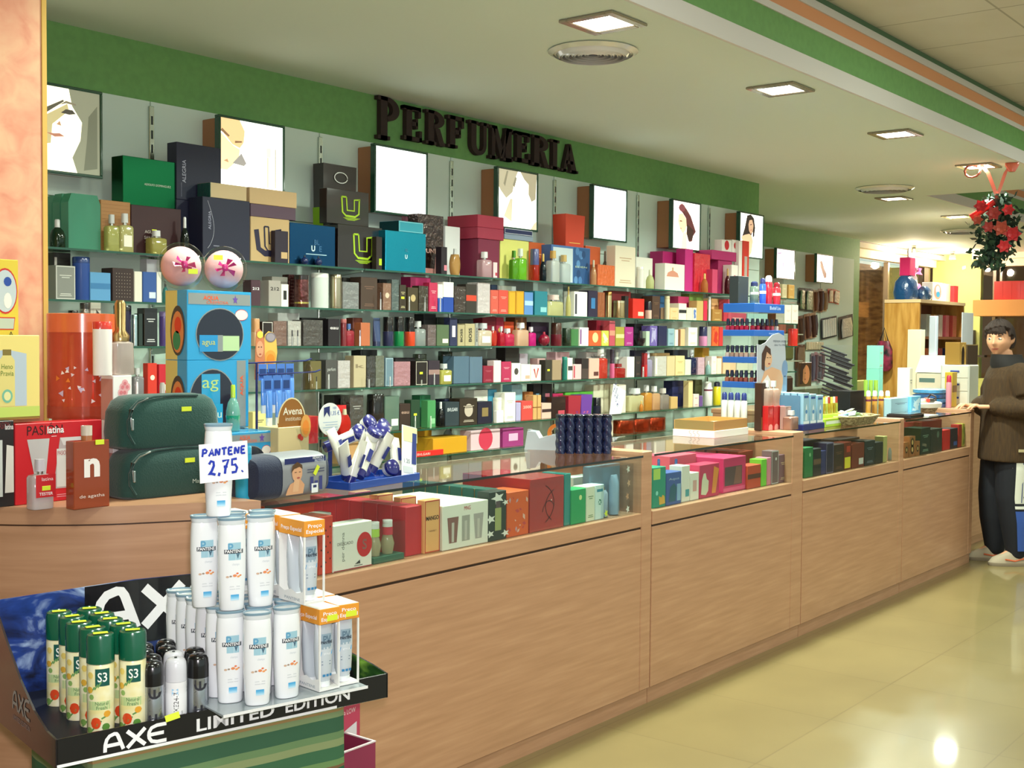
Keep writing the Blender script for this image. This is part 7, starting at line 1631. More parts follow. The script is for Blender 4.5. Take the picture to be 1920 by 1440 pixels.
# S3 deodorants, two files of five
S3H, S3R = .185, .0243
RIS = .034
def can_s3():
    q = thing('deodorant_can', 'x', 'deodorant can', (0, 0, 0), 0, 'green capped deodorant cans in the carton')
    b = MB(); b.loft([(0, S3R*.96, S3R*.96), (.003, S3R, S3R), (.128, S3R, S3R), (.131, S3R*.96, S3R*.96)], noise_mat('fruit_label', 'e8dc98', 'f2efd0', 28, .3, (1, 1, 1), .3, 2, .35, .65), 28); b.build('can_body', q)
    p = MB(); k = lambda: None
    cpanel(p, -.018, .048, .021, .064, 0, mat('b8cc90'), 12); p.text('Natural', .006, .057, .009, -.0004, mat('3a6a3c'), .022); p.text('Fresh', .006, .049, .009, -.0004, mat('3a6a3c'), .018)
    cpanel(p, -.005, .092, .019, .124, -.0003, mat('11544a'), 10); p.text('S3', .0075, .1005, .024, -.0008, mat('f0f4ec'), .016, bold=.01)
    for i, (a, c_, r_, cc) in enumerate(((-.004, .024, .0105, 'd84a24'), (.013, .016, .007, '5a8a3c'), (-.016, .010, .006, '7aa050'), (.015, .040, .006, 'e0a030'), (-.015, .085, .006, 'e0b040'), (-.012, .072, .005, '8ab060'), (-.014, .112, .006, 'e8d070'))): [p.poly([(a+r_*.9*(-1+2*j/8), c_-r_*sqrt(max(0, 1-(-1+2*j/8)**2))), (a+r_*.9*(-1+2*(j+1)/8), c_-r_*sqrt(max(0, 1-(-1+2*(j+1)/8)**2))), (a+r_*.9*(-1+2*(j+1)/8), c_+r_*sqrt(max(0, 1-(-1+2*(j+1)/8)**2))), (a+r_*.9*(-1+2*j/8), c_+r_*sqrt(max(0, 1-(-1+2*j/8)**2)))], -.0004-.00004*i, mat(cc, 'gloss')) for j in range(8)]
    for i in range(4): p.stroke([(-.018+.008*i, .002+.01*i), (-.010+.008*i, .012+.008*i)], .003, -.0005, mat('5a8a4a'))
    for i in range(4): p.stroke([(-.018+.006*i, .078+.004*i), (-.012+.006*i, .086+.005*i)], .0025, -.0005, mat('6a9a58'))
    wrap(p, 0, S3R*1.001, S3R*1.001, 2); p.build('label_print', q)
    MB().loft([(.1315, S3R*.99, S3R*.99), (.1325, S3R*1.03, S3R*1.03), (.177, S3R*1.03, S3R*1.03), (.1835, S3R*.96, S3R*.96), (.185, S3R*.84, S3R*.84), (.1835, S3R*.8, S3R*.8)], mat('0c5a40', 'gloss'), 28).build('cap', q)
    MB().box(-.013, -.006, .1852, .013, .006, .1862, YEL).build('price_sticker', q, (0, 0, 0), .3)
    return q
pr = None
for c_ in range(2):
    for r_ in range(5):
        x, y = (.098+.006*(r_ % 2), .046+.056*r_) if c_ == 0 else (.155+.004*(r_ % 2), .036+.056*r_)
        lb = 'green capped deodorant can, %s from the lip in the file %s' % (NTH[r_], 'at the carton side' if c_ == 0 else 'beside the black cans')
        if pr is None: pr = can_s3(); pr.location = tw(x, y, RIS+.0005); pr.rotation_euler = (0, 0, TRZ-.55); pr['label'] = lb
        else: copy_thing(pr, tw(x, y, RIS+.0005), TRZ-.55-.1*c_+.15*(r_ % 2), lb)
# black and silver, and white, deodorants
AR = .0205
def can_axe(cap, body, wh):
    q = thing('deodorant_can', 'x', 'deodorant can', (0, 0, 0), 0, 'black and white deodorant cans in the carton')
    sb = mat('f0f0f4', 'gloss') if wh else mat('b8bcc4', 'metal')
    MB().loft([(0, AR*.95, AR*.95), (.003, AR, AR), (.085, AR, AR), (.088, AR*.97, AR*.97), (.091, AR, AR), (.094, AR*.97, AR*.97), (.097, AR, AR), (.1075, AR, AR)], sb, 26).build('can_body', q)
    p = MB()
    if wh: p.text('AXE24-7', .002, .066, .013, 0, mat('20242c'), .046, rot=90); p.text('on', .012, .05, .006, 0, mat('3a4048'), rot=90); p.panel(-.006, .082, .006, .096, -.0001, mat('a0c8e8'))
    else:
        p.M = Matrix.Translation((.006, 0, .006)) @ Matrix.Rotation(radians(-90), 4, 'Y'); axe(p, .034, -.009, .066, .019, .0042, 0, mat('2c2c34')); p.M = None
    wrap(p, 0, AR, AR*1.002, 2); p.build('lettering', q)
    MB().loft([(.108, AR*1.0, AR*1.0), (.13, AR*1.0, AR*1.0), (.143, AR*.94, AR*.94), (.149, AR*.78, AR*.78), (.1515, AR*.5, AR*.5)], mat(cap, 'gloss'), 26).tube([(0, -.004, .1505), (0, -.0042, .153)], .003, mat('15151a', 'gloss')).build('cap', q)
    return q
pb = pw = None
for x, y, wh, lb in ((.190, .0275, 0, 'black capped silver deodorant can at the lip, beside the green capped cans'), (.236, .027, 1, 'white deodorant can at the lip between two black capped ones'), (.281, .0275, 0, 'black capped silver deodorant can at the lip, beside the shampoo'),
    (.207, .073, 0, 'black capped can behind the one beside the green capped cans'), (.251, .071, 1, 'white deodorant can behind the front white one'), (.295, .073, 0, 'black capped can behind the one beside the shampoo'),
    (.212, .120, 0, 'black capped can in the third row beside the green capped cans'), (.257, .118, 0, 'black capped can in the middle of the third row'), (.229, .165, 0, 'black capped can in the fourth row, under the big printed A'), (.275, .165, 0, 'black capped can of the fourth row beside the shampoo')):
    if wh:
        if pw is None: pw = q = can_axe('d8d8e0', 'f0f0f4', 1)
        else: q = copy_thing(pw, (0, 0, 0))
    else:
        if pb is None: pb = q = can_axe('0c0a10', 'b8bcc4', 0)
        else: q = copy_thing(pb, (0, 0, 0))
    q.location = tw(x, y, .0045); q.rotation_euler = (0, 0, TRZ-.5); q['label'] = lb
tag(MB().box(-.014, -.0015, -.006, .014, 0, .006, YEL).build('price_tag', None, tw(.216, -.0015, .052), TRZ, (radians(-18), radians(-8), TRZ)), 'yellow green price tag stuck on the black carton lip', 'price tag')
# pink cardboard bin behind the stand
t = thing('floor_display', 'pink cardboard floor display with a white cutout, behind the striped cloth', 'floor display', (0, 0, 0))
a, c = atY(636, 1318, 2.16), atY(675, 1318, 2.16); pk_ = mat('b8405c', 'paper'); m = MB()
m.box(a.x-.1, 2.16, 0, c.x, 2.164, a.z, pk_); m.poly([(c.x-.05, .20), (c.x-.012, .20), (c.x-.012, a.z-.06), (c.x-.052, a.z-.075)], 2.1592, mat('d8d4dc', 'gloss')); m.text('a LOW', c.x-.036, a.z-.035, .018, 2.1592, mat('e8c8d0'), .04); m.build('back_panel', t)
a, c = atY(646, 1412, 2.05), atY(704, 1405, 2.05); m = MB(); dk = mat('8e3050', 'paper')
m.box(a.x-.1, 2.05, 0, c.x, 2.054, a.z, dk).box(c.x-.004, 2.054, 0, c.x, 2.156, a.z, dk).box(a.x-.1, 2.049, a.z, c.x+.001, 2.055, a.z+.003, 'd8c8cc').box(c.x-.005, 2.055, a.z, c.x+.001, 2.156, a.z+.003, 'd8c8cc').box(a.x-.1, 2.054, .05, c.x-.004, 2.156, .054, 'b8a0a4'); m.build('bin', t)
# ============================================================ the far end of the shop
# windows with shutter boxes, dim rooms seen through them
BRW = noise_mat('brown_panelling', '7a4a26', 'b07a44', 3, .5, (1, 1, 6), .1, 4)
struct(MB().box(13.9, 7.4, 0, 20, 7.5, 2.6, BRW).box(14.2, 7.1, .6, 14.9, 7.38, 2.0, mat('9a6030')).box(15.2, 7.1, .3, 16.2, 7.38, 2.2, mat('8a5428')).box(14.2, 6.9, 1.4, 16.4, 7.38, 1.44, mat('c08850')).build('wall_beyond'))
struct(MB().box(19.4, -4.5, 0, 19.5, 7.4, 2.6, mat('6a4830', 'matte')).box(19.2, 3.0, .8, 19.38, 4.0, 1.9, mat('8a6040')).build('wall_beyond_end'))
struct(MB().box(13.9, 5.93, .9, 17.0, 5.94, 2.42, GLS).build('window_1'))
struct(MB().box(17.05, -4.5, .9, 17.06, 5.24, 2.42, GLS).build('window_2'))
ALU = mat('6a5a48', 'gloss'); IVO = mat('e6d8c0', 'matte')
struct(MB().box(13.9, 5.72, 2.52, 17.0, 5.9, 2.599, IVO).box(13.9, 5.80, 2.42, 16.85, 5.9, 2.519, IVO).box(13.9, 5.715, 2.585, 16.9, 5.72, 2.592, '4a3c2c').build('trim_6'))
struct(MB().box(16.8, -4.5, 2.52, 17.0, 5.30, 2.599, IVO).box(16.88, -4.5, 2.42, 17.0, 5.22, 2.519, IVO).build('trim_7'))
struct(MB().box(16.72, 5.86, .9, 16.78, 5.92, 2.42, ALU).box(13.9, 5.88, .9, 13.98, 5.95, 2.42, mat('d8b878')).box(15.3, 5.89, .9, 15.35, 5.95, 2.42, ALU).box(16.94, 5.02, .9, 17.04, 5.06, 2.42, ALU).box(16.94, 4.94, .9, 17.04, 4.97, 2.42, ALU).build('trim_8'))
# ceiling spots washing the shutter boxes
for i, (x, y, lb) in enumerate(((15.0, 5.45, 'small bright spotlight before the far shutter box, nearer one'), (16.3, 5.40, 'small bright spotlight before the far shutter box, in the corner'), (16.45, 3.4, 'small bright spotlight above the shelf of red folders'))):
    t = thing('ceiling_spot', lb, 'spotlight', (x, y, CEIL), 0, 'spotlights at the far windows')
    MB().cyl(0, 0, -.03, -.0005, .03, mat('c8c0b0', 'metal')).build('mount', t); MB().loft([(-.10, .045, .045), (-.06, .04, .04), (-.03, .02, .02)], mat('c8c0b0', 'metal'), 16).build('spot_body', t)
    MB().cyl(0, 0, -.104, -.1005, .04, mat('fff4dc', 'glow25')).build('spot_lens', t); lamp('spot_lamp', 'POINT', (x, y, CEIL-.15), 36, (1, .82, .58), .05)
# cosmetics hanging on the far wall
WY = 5.655
def blister(x0, x1, y0, y1, card, item, label, tilt=0, kind=0):
    a, c = atY(x0, y0, WY), atY(x1, y1, WY); w, h = c.x-a.x, a.z-c.z
    t = thing('blister_pack', label, 'blister pack', ((a.x+c.x)/2, WY, a.z), 0, 'packs hanging on the far wall', (0, tilt, 0))
    MB().box(-w/2+.002, .012, -h, w/2-.002, .014, 0, mat(card, 'paper')).build('backing_card', t)
    b = MB()
    if kind == 1: [b.box(-w*.42+w*.84*i/6, -.004, -h*.92, -w*.42+w*.84*(i+.7)/6, .0118, -h*.08, mat(item, 'gloss'), .002) for i in range(6)]
    elif kind == 2: b.tube([(-w*.2, .002, -h*.1), (-w*.15, 0, -h*.5), (-w*.1, .002, -h*.95)], [w*.16, w*.2, w*.14], mat(item, 'matte')).tube([(w*.2, .002, -h*.1), (w*.22, 0, -h*.5), (w*.18, .002, -h*.9)], [w*.16, w*.2, w*.14], mat(item, 'gloss'))
    else: b.loft([(-h*.94, w*.34, .008), (-h*.5, w*.38, .009), (-h*.12, w*.3, .008)], mat(item, 'cello'), 12, 4)
    b.build('goods', t); MB().tube([(0, .035, -.012), (0, -.012, -.012), (0, -.012, -.004)], .002, 'c8c8c8', 5).build('hanging_hook', t)
BL = [(1500, 1510, 539, 582, '2a3428', '5a7a50', 0, 0, 'dark pack with a green foot'), (1511, 1526, 540, 584, '26302a', '8aa080', 0, 0, 'wide black and green pack'), (1527, 1535, 543, 585, 'a08060', '7a4a30', 0, 2, 'brown hair pack'), (1536, 1544, 541, 586, '8a6a50', '5a3424', 0, 2, 'dark brown hair pack'),
      (1545, 1552, 545, 584, 'c8a880', 'a07850', 0, 2, 'tan hair pack'), (1554, 1563, 541, 568, 'c84028', 'c8b8a0', 0, 0, 'orange topped pack'), (1564, 1576, 543, 570, 'c86048', 'e0d0c0', .12, 0, 'coral topped pale pack'),
      (1497, 1507, 592, 642, '7a4430', '4a2818', -.1, 2, 'auburn hair pack in the middle row'), (1509, 1519, 588, 636, '9a6a50', '5a3020', -.12, 2, 'chestnut hair pack in the middle row'), (1520, 1531, 586, 634, 'b08868', '4a281c', -.12, 2, 'black tipped hair pack in the middle row'),
      (1541, 1570, 594, 634, '1e2430', 'e8e6e0', -.1, 1, 'black pack of white strips'), (1574, 1600, 591, 634, '3a3430', 'c8c4c0', -.12, 0, 'large silver crinkled pack'), (1494, 1511, 646, 690, '6a4434', '8a6a5a', 0, 0, 'dusky brown pack in the lowest row'),
      (1523, 1528, 662, 716, '8a7880', '5a5060', 0, 2, 'thin grey pack'), (1529, 1534, 660, 714, 'b08088', '6a4a50', 0, 2, 'thin rosy pack'), (1535, 1540, 662, 718, 'a89090', '5a4a50', 0, 2, 'thin mauve pack'), (1541, 1546, 660, 712, 'c090a0', '7a5a60', 0, 2, 'thin pink pack'), (1514, 1546, 641, 656, 'c8b898', 'e0d0b0', 0, 1, 'long beige card')]
for x0, x1, y0, y1, c1, c2, tl, kd, lb in BL: blister(x0, x1, y0, y1, c1, c2, lb+' hanging on the far green wall', tl, kd)
a, c = atY(1498, 680, 5.64), atY(1521, 724, 5.64); m = MB().box(0, 0, 0, c.x-a.x, .03, a.z-c.z, mat('5a3a2a', 'gloss'), .002); w, h = c.x-a.x, a.z-c.z
m.disc(w*.55, h*.5, w*.3, h*.4, -.0006, mat('d89060', 'matte')); m.poly([(w*.1, h*.1), (w*.3, h*.1), (w*.34, h*.7), (w*.6, h*.96), (w*.2, h*.96), (w*.08, h*.6)], -.001, mat('3a2018', 'matte')); m.disc(w*.5, h*.56, w*.05, h*.02, -.0012, '3a2018', 8); m.disc(w*.5, h*.3, w*.07, h*.025, -.0012, 'a84838', 8)
tag(m.build('hair_dye_box', None, (a.x, 5.64, c.z)), 'hair dye box with a tanned face, among packs on the far wall', 'box')
# narrow wall shelf under that box so that it stands on something
struct(MB().box(10.95, 5.55, c.z-.02, 13.4, 5.699, c.z-.0005, mat('b8c4b4', 'matte')).build('trim_9'))
a, c = atY(1581, 547, 5.695), atY(1597, 590, 5.695); w, h = c.x-a.x, a.z-c.z; m = MB().box(0, 0, 0, w, .004, h, mat('c82420', 'gloss')); wm = mat('f0ece4')
m.panel(w*.06, 0.0, w*.94, h*.2, -.0006, wm).panel(w*.16, h*.05, w*.84, h*.15, -.0012, mat('c82420')).loft([(h*.3, w*.2, .001), (h*.7, w*.2, .001), (h*.78, w*.1, .001)], wm, 12, 3, False, True, w*.5, -.002).panel(w*.38, h*.78, w*.6, h*.86, -.0012, wm).stroke([(w*.34, h*.84), (w*.22, h*.7), (w*.2, h*.5)], w*.07, -.0012, wm)
tag(m.build('fire_sign', None, (a.x, 5.695, c.z)), 'red and white fire extinguisher sign on the far green wall', 'sign')
# ------------------------------------------------------------ return counter and last counter goods
RT = .9506
t = thing('comb_rack', 'clear stand of black combs and brushes behind the woven basket', 'rack', (7.36, 3.16, RT), radians(-67))
MB().box(-.12, -.03, 0, .12, .10, .01, acr).box(-.12, .04, .01, -.114, .046, .42, acr).box(.114, .04, .01, .12, .046, .42, acr).box(-.114, .04, .01, .114, .0425, .42, acr).build('clear_stand', t)
for i in range(13):
    m = MB(); L_ = .20+.03*((i*5) % 3-1); m.box(-L_/2, -.006, -.006, L_/2, .006, .006, mat('0c0b0e', 'paper'), .004); m.box(-L_/2+.07, -.004, -.016, L_/2-.01, .004, -.0062, mat('0f0e12', 'paper'))
    o = m.build('comb', None, (7.36+.010*((i*3) % 4-1.5)*.39, 3.16-.010*((i*3) % 4-1.5)*.92, RT+.055+.0275*i), 0, (0, radians(20), radians(-67))); tag(o, NTH[i]+' black comb from the foot of the clear stand' if i < 12 else 'topmost black comb of the clear stand', 'comb', 'black combs on the clear stand')
G5 = 'goods at the last counter'
o = pp('b', 1648, 1656, 692, 3.02, RT, '7ac4b4', 'd8b0a0', '-', 'lower aqua carton of two beside the comb stand', 'carton', G5, .085); pp('b', 1649, 1657, 648, 3.02, tz(o), '84ccba', 'c8a098', 't', 'upper aqua carton of two beside the comb stand', 'carton', G5, .085)
ob = pp('b', 1594, 1621, 733, 2.66, GT, '17151a', '-', 'g', 'black box behind the woven basket', 'box', G5, .12)
for i in range(4): pp('S', 1623+12*i, 1633.5+12*i, 733, 2.64, GT, 'c8963c', 'ece8e0', 'r', 'amber spray can with white cap, %s beside the black box' % NTH[i], 'spray can', 'amber spray cans')
for i in range(3): pp('Q', 1619+9.5*i, 1627.5+9.5*i, 713, 2.85, GT, '3a3028', '8ab040', 'g', 'dark bottle with green cap, %s behind the amber cans' % NTH[i], 'bottle', 'dark bottles with green caps')
pp('b', 1671, 1708, 746, 2.60, GT, 'a8d0e0', '5a6a8a', 't', 'pale blue box with grey writing on the last counter', 'box', G5, .06)
o = pp('b', 1709, 1727, 743, 2.58, GT, '6ab4dc', 'c8e4f0', 'Z', 'sky blue pack beside the pale blue box', 'pack', G5, .05)
tag(MB().box(0, 0, 0, .22, .14, .022, mat('1a181c', 'gloss'), .004).box(.01, .01, .022, .21, .13, .026, mat('2a282c', 'gloss')).build('flat_case', None, (6.72, 2.44, GT)), 'flat black case at the edge of the last counter', 'case')
tag(MB().box(0, 0, 0, .16, .12, .006, mat('e4ecea', 'gloss'), .001).build('leaflet_stack', None, (7.02, 2.44, GT)), 'white leaflet beside the flat black case', 'leaflet')
t = thing('lined_basket', 'round dark basket lined with a white cloth on the last counter', 'basket', (7.48, 2.66, GT))
MB().loft([(0, .11, .09), (.045, .14, .12), (.05, .145, .125), (.046, .135, .115), (.006, .1, .08), (.005, .001, .001)], WK, 28, 2, cap=False).build('woven_body', t); MB().loft([(.03, .146, .126), (.056, .15, .13), (.062, .14, .12), (.05, .1, .08), (.045, .001, .001)], mat('e4dccc', 'cloth'), 32, 2, cap=False).build('cloth_lining', t)
MB().tube([(.14, .02, .05), (.19, .03, .07), (.20, .0, .10), (.17, -.04, .09), (.15, -.05, .05)], .005, mat('3a2c28')).build('handle', t)
for i, (dx, dy, cc, L_, lb) in enumerate(((.0, .03, '2a2420', .11, 'dark'), (-.05, -.02, 'd8ece0', .05, 'mint'), (.05, -.01, '201c24', .09, 'black'), (-.02, -.05, 'c83c30', .045, 'red'))):
    tag(MB().loft([(-L_, .012, .012), (L_, .014, .014), (L_+.01, .01, .01)], mat(cc, 'gloss'), 10).build('brush', None, (7.48+dx, 2.66+dy, GT+.068+.002*i), 0, (radians(90), 0, .6+.5*i)), lb+' small brush lying in the cloth lined basket', 'brush', 'brushes in the lined basket')
# cash desk
DT = .9606
def desk(*a, **k): return pp(*a, 'box', 'goods on the cash desk', **k)
for i in range(4):
    z = DT+.031*i; q = MB().loft([(0, .14, .09), (.004, .15, .1), (.024, .15, .1), (.028, .13, .085)], mat(['2a6aa8', '3a88c0', '24588f', '4a98cc'][i], 'cello'), 20, 4).build('wipes_pack', None, (8.10+.012*i, 2.80+.004*i, z)); tag(q, ['lowest', 'second', 'third', 'topmost'][i]+' blue film pack stacked on the cash desk', 'pack', 'blue packs stacked on the cash desk')
t = thing('label_scale', 'boxy cream white weighing machine on the cash desk', 'machine', (8.50, 2.86, DT)); wm = mat('d8d6c4', 'gloss')
MB().box(0, 0, 0, .20, .20, .22, wm, .012).box(-.001, .06, .15, .001, .17, .18, '5a7a78').build('housing', t); MB().add([(0, 0, .2205), (.20, 0, .2205), (.20, .20, .2205), (0, .20, .2205), (.06, .05, .34), (.18, .05, .34), (.18, .18, .34), (.06, .18, .34)], [(0, 1, 5, 4), (1, 2, 6, 5), (2, 3, 7, 6), (3, 0, 4, 7), (4, 5, 6, 7)], wm).build('sloped_top', t)
MB().box(.09, .09, .34, .14, .14, .62, mat('b8c0cc', 'gloss'), .004).build('display_post', t); MB().box(.03, -.003, .24, .14, .0, .26, '6a7a80').build('vent_strip', t)
desk('b', 1727, 1735, 618, 3.18, DT, 'd8d8b8', '7aa080', 'q', 'tall pale green carton behind the weighing machine', d=.1); desk('b', 1706, 1712, 690, 2.76, DT, 'e0dcc8', '8a9088', 't', 'cream carton beside the weighing machine', d=.08)
pp('S', 1774, 1785, 704, 2.66, DT, 'd890a0', 'c02848', '-', 'pink spray can with red cap on the cash desk', 'spray can', 'goods on the cash desk'); desk('b', 1786, 1795, 698, 2.70, DT, 'd0a830', '8a5a20', 'n', 'slim yellow carton beside the pink spray can', d=.05)
t = thing('drawer_unit', 'small white plastic drawer unit on the cash desk', 'drawer unit', (8.38, 2.64, DT)); MB().box(0, .004, 0, .20, .20, .28, mat('d4d4c8', 'gloss'), .006).build('case', t)
for i in range(3): q = MB().box(-.004, .014, .012+.09*i, -.0002, .19, .095+.09*i, mat('e4e4d8', 'gloss'), .004).build('drawer', t); MB().box(-.014, .07, .05+.09*i, -.0045, .13, .062+.09*i, mat('3a4a9a'), .002).build('handle', q)
for i, (x, nm_) in enumerate(((9.0, 'golden gift box with an arched front on the drawer unit'), )):
    q = pp('b', 1800, 1812, 642, 2.72, DT+.2808, 'a88038', 'd8b468', '-', nm_, 'gift box', 'goods on the cash desk', .1); front(q, lambda mb, w, h: (mb.poly([(w*.3, .002), (w*.72, .002)]+arc(w*.51, h*.55, w*.21, h*.25, 0, 180, 10), -.0007, mat('2a1c14', 'gloss')), mb.stroke(arc(w*.51, h*.6, w*.27, h*.28, 0, 180, 12), .008, -.001, mat('d8b874'))))
desk('b', 1813, 1834, 646, 2.86, DT+.0, '3a2a1c', 'b89858', 'f', 'dark brown gift box beside the golden one', d=.1)
t = thing('paper_notice', 'sheet of white paper hanging at the end of the last counter', 'paper', (7.788, 2.47, .62)); MB().box(0, 0, 0, .0012, .11, .30, mat('e8e4d4', 'paper')).build('sheet', t)
t = thing('notice_stand', 'pale grey notice on a stand beside the boy', 'notice', (9.3, 2.95, DT)); MB().box(0, 0, 0, .16, .1, .008, mat('b8bcc0', 'gloss')).box(.07, .04, .008, .085, .055, .34, mat('b8bcc0', 'gloss')).build('stand', t); MB().box(-.05, .03, .34, .21, .036, .66, mat('c4c8cc', 'gloss'), .002).build('notice_board', t)
# ------------------------------------------------------------ wooden gondola with toys and bags
GW = noise_mat('pine_veneer', 'a8722c', 'c8944a', 4, .45, (6, 6, .8), .15, 4); gx0, gx1, gy0, gy1, gz = 11.0, 12.25, 3.93, 4.26, 1.785
t = thing('wooden_shelf_unit', 'pine shelf unit in the far aisle with bags on its top', 'shelf unit', (gx0, gy0, 0)); w, d = gx1-gx0, gy1-gy0
MB().box(0, 0, 0, .03, d, gz-.03, GW).build('side_panel', t); MB().box(w-.03, 0, 0, w, d, gz-.03, GW).build('side_panel', t); MB().box(.03, d-.015, 0, w-.03, d, gz-.03, mat('7a4628')).build('back_panel', t); MB().box(-.005, -.01, gz-.03, w+.005, d, gz, mat('d8b488')).build('top', t)
for z in (.3, .75, 1.12, 1.42): MB().box(.031, 0, z, w-.031, d-.016, z+.025, mat('8a5430')).build('shelf', t)
G7 = 'toys and gifts in the far shelf unit'
def gd(kd, x0, x1, yt, Y, z, c1, c2, dec, lb, cat='gift box', d=.1, hh=None): return pp(kd, x0+(x1-x0)*.45, x1, yt, Y, z, c1, c2, dec, lb, cat, G7, min(d, .1), hh)
zt = gz+.0008
lamp('corridor_lamp', 'AREA', (15.3, 6.6, 2.55), 130, (1, .75, .42), .5)
tq = thing('corridor_light', 'bright strip light in the room behind the far window', 'ceiling light', (15.3, 6.6, 2.56)); MB().box(-.5, -.06, 0, .5, .06, .04, mat('fff0d0', 'glow6')).build('tube', tq)
for nm_, x, y, sx, sy, h, cc, lb in (('toy_bag', 11.10, 4.10, .12, .10, .22, '17406e', 'dark blue film bag at the near end of the shelf unit top'), ('toy_bag', 11.33, 4.01, .08, .06, .13, '1c3c60', 'low navy film bag on the shelf unit top'), ('toy_bag', 11.62, 4.18, .06, .05, .17, 'd8507a', 'pink film bag beside the navy one')):
    tag(MB().loft([(0, sx*.9, sy*.9), (h*.3, sx, sy), (h*.75, sx*.9, sy*.85), (h, sx*.55, sy*.4)], mat(cc, 'cello'), 20, 3.2).build(nm_, None, (x, y, zt)), lb, 'bag', G7)
o = tag(MB().box(-.07, -.05, 0, .07, .05, .17, mat('e0306c', 'gloss'), .004).build('toy_box', None, (11.13, 4.10, zt+.2206)), 'hot pink box lying on the dark blue film bag', 'box', G7)
t = thing('plush_toy', 'white plush toy in a clear bag with pink bow', 'plush toy', (11.44, 4.18, zt+.0), 0, G7); m = MB(); fur = mat('f4ecf0', 'cloth')
m.loft([(.0, .08, .05), (.10, .10, .06), (.22, .09, .055), (.27, .05, .035)], fur, 18).loft([(.27-.02, .03, .03), (.30, .085, .06), (.36, .09, .065), (.41, .06, .045), (.43, .02, .015)], fur, 18); m.build('plush_body', t); MB().loft([(.40, .02, .012), (.47, .03, .014), (.50, .01, .006)], fur, 10, cx=-.06).build('ear', t); MB().loft([(.40, .02, .012), (.47, .03, .014), (.50, .01, .006)], fur, 10, cx=.06).build('ear', t)
MB().loft([(.25, .10, .012), (.28, .02, .016), (.31, .10, .012)], mat('e85a9c', 'gloss'), 12, cy=-.075).build('bow', t)
o = gd('b', 1733, 1768, 530, 3.96, zt, 'e8e0d0', 'c85a50', '-', 'cream gift box picturing a blue and white figure on the shelf unit top', d=.1)
front(o, lambda mb, w, h: (mb.disc(w*.5, h*.5, w*.36, h*.42, -.0008, mat('c89080')), mb.disc(w*.5, h*.62, w*.18, h*.2, -.0012, mat('f0ece8')), mb.disc(w*.54, h*.36, w*.18, h*.16, -.0014, mat('3a90b8'))))
for i, (a, c, y, cc) in enumerate(((1769, 1775, 532, 'e8dcc0'), (1776, 1782, 533, 'e0c080'), (1783, 1797, 536, 'c82428'))): gd('b', a, c, y, 4.0, zt, cc, 'e8e0c8', '-', ['slim cream book at the far end of the shelf unit top', 'slim yellow book beside the cream one', 'bright red carton at the far end of the shelf unit top'][i], 'carton', .1)
zs = 1.42+.0258
for i, (a, c, y, cc, lb) in enumerate(((1732, 1745, 592, 'b0b8b0', 'grey clear pack'), (1746, 1757, 590, 'd8a060', 'yellow orange pack'), (1758, 1768, 588, 'e8d8d0', 'white pack'), (1769, 1780, 590, 'e87080', 'pink pack'), (1781, 1794, 594, 'd86058', 'coral pack'))): gd('b', a, c, y, 3.97, zs, cc, 'e8e0d0', 'c', lb+' on the upper shelf of the pine unit', 'pack', .12, .21)
zs = 1.12+.0258
for i, (a, c, y, cc, lb) in enumerate(((1733, 1744, 622, 'c86838', 'rusty pack'), (1745, 1756, 620, '2a3a6a', 'navy pack'), (1757, 1768, 624, 'b03838', 'dark red pack'), (1769, 1780, 622, '243458', 'deep blue pack'), (1781, 1792, 613, 'ecc0a8', 'pale carton with two hearts'))): gd('b', a, c, y, 3.97, zs, cc, 'c03030', 'c' if i < 4 else 'd', lb+' on the middle shelf of the pine unit', 'pack', .12, .19)
# small bag hanging at its side
t = thing('hanging_bag', 'dark patterned bag hanging on the side of the pine shelf unit', 'bag', (10.985, 4.24, 1.40)); MB().loft([(-.28, .03, .05), (-.24, .04, .085), (-.08, .035, .08), (0, .012, .05)], noise_mat('dark_pattern', '1a1418', '8a2440', 20, .4), 16, 3, cx=-.035).build('bag_body', t); MB().tube([(-.035, -.04, 0), (-.03, 0, .12), (-.035, .04, 0)], .006, '1a1418').build('strap', t)
# clear display case at the wall before the window
t = thing('display_case', 'tall clear display case with dark goods before the wooden window', 'display case', (10.2, 4.9, 0)); MB().box(0, 0, 0, .5, .4, .9, mat('5a4028')).build('base', t); MB().box(0, 0, .9, .5, .4, 1.75, mat('cfe0d8', 'clear')).build('glass_case', t)
for i, z in enumerate((.902, 1.2, 1.45)): q = MB().box(.02, .02, z, .48, .38, z+.01, mat('a8a490')).build('shelf', t); MB().box(.06, .06, z+.0105, .2, .3, z+.2, mat(['6a5a28', '2a2a24', '8a4838'][i]), .01).box(.26, .08, z+.0105, .42, .3, z+.16, mat(['3a2420', '5a5a30', '4a3020'][i]), .02).build('goods', q)
# shelf of red folders at the end window
t = thing('wall_shelf', 'orange lit wooden shelf before the end window', 'shelf', (16.3, 2.5, 0)); MB().box(0, 0, 1.74, .5, 2.62, 1.95, mat('d89a60')).build('shelf_board', t); MB().box(.4, 2.0, 0, .45, 2.05, 1.74, ALU).box(.4, .4, 0, .45, .45, 1.74, ALU).build('post', t)
for i in range(6):
    a = atX(1863+16.5*i, 560, 16.32); o = MB().box(0, -.112, 0, .25, 0, .24, mat('c83c40', 'gloss'), .003).build('red_folder', None, (16.33, a.y, 1.951)); tag(o, NTH[i]+' red folder standing on the orange lit shelf, from the green wall', 'folder', 'red folders on the far shelf')
t = thing('desk_lamp', 'small grey device on a bracket on the far yellow wall', 'device', (16.93, 5.35, 1.22)); MB().box(-.05, -.06, .0, .06, .06, .34, mat('6a6470')).build('body', t); MB().box(-.06, -.22, -.03, .06, .22, -.001, mat('3a3430')).build('bracket', t)
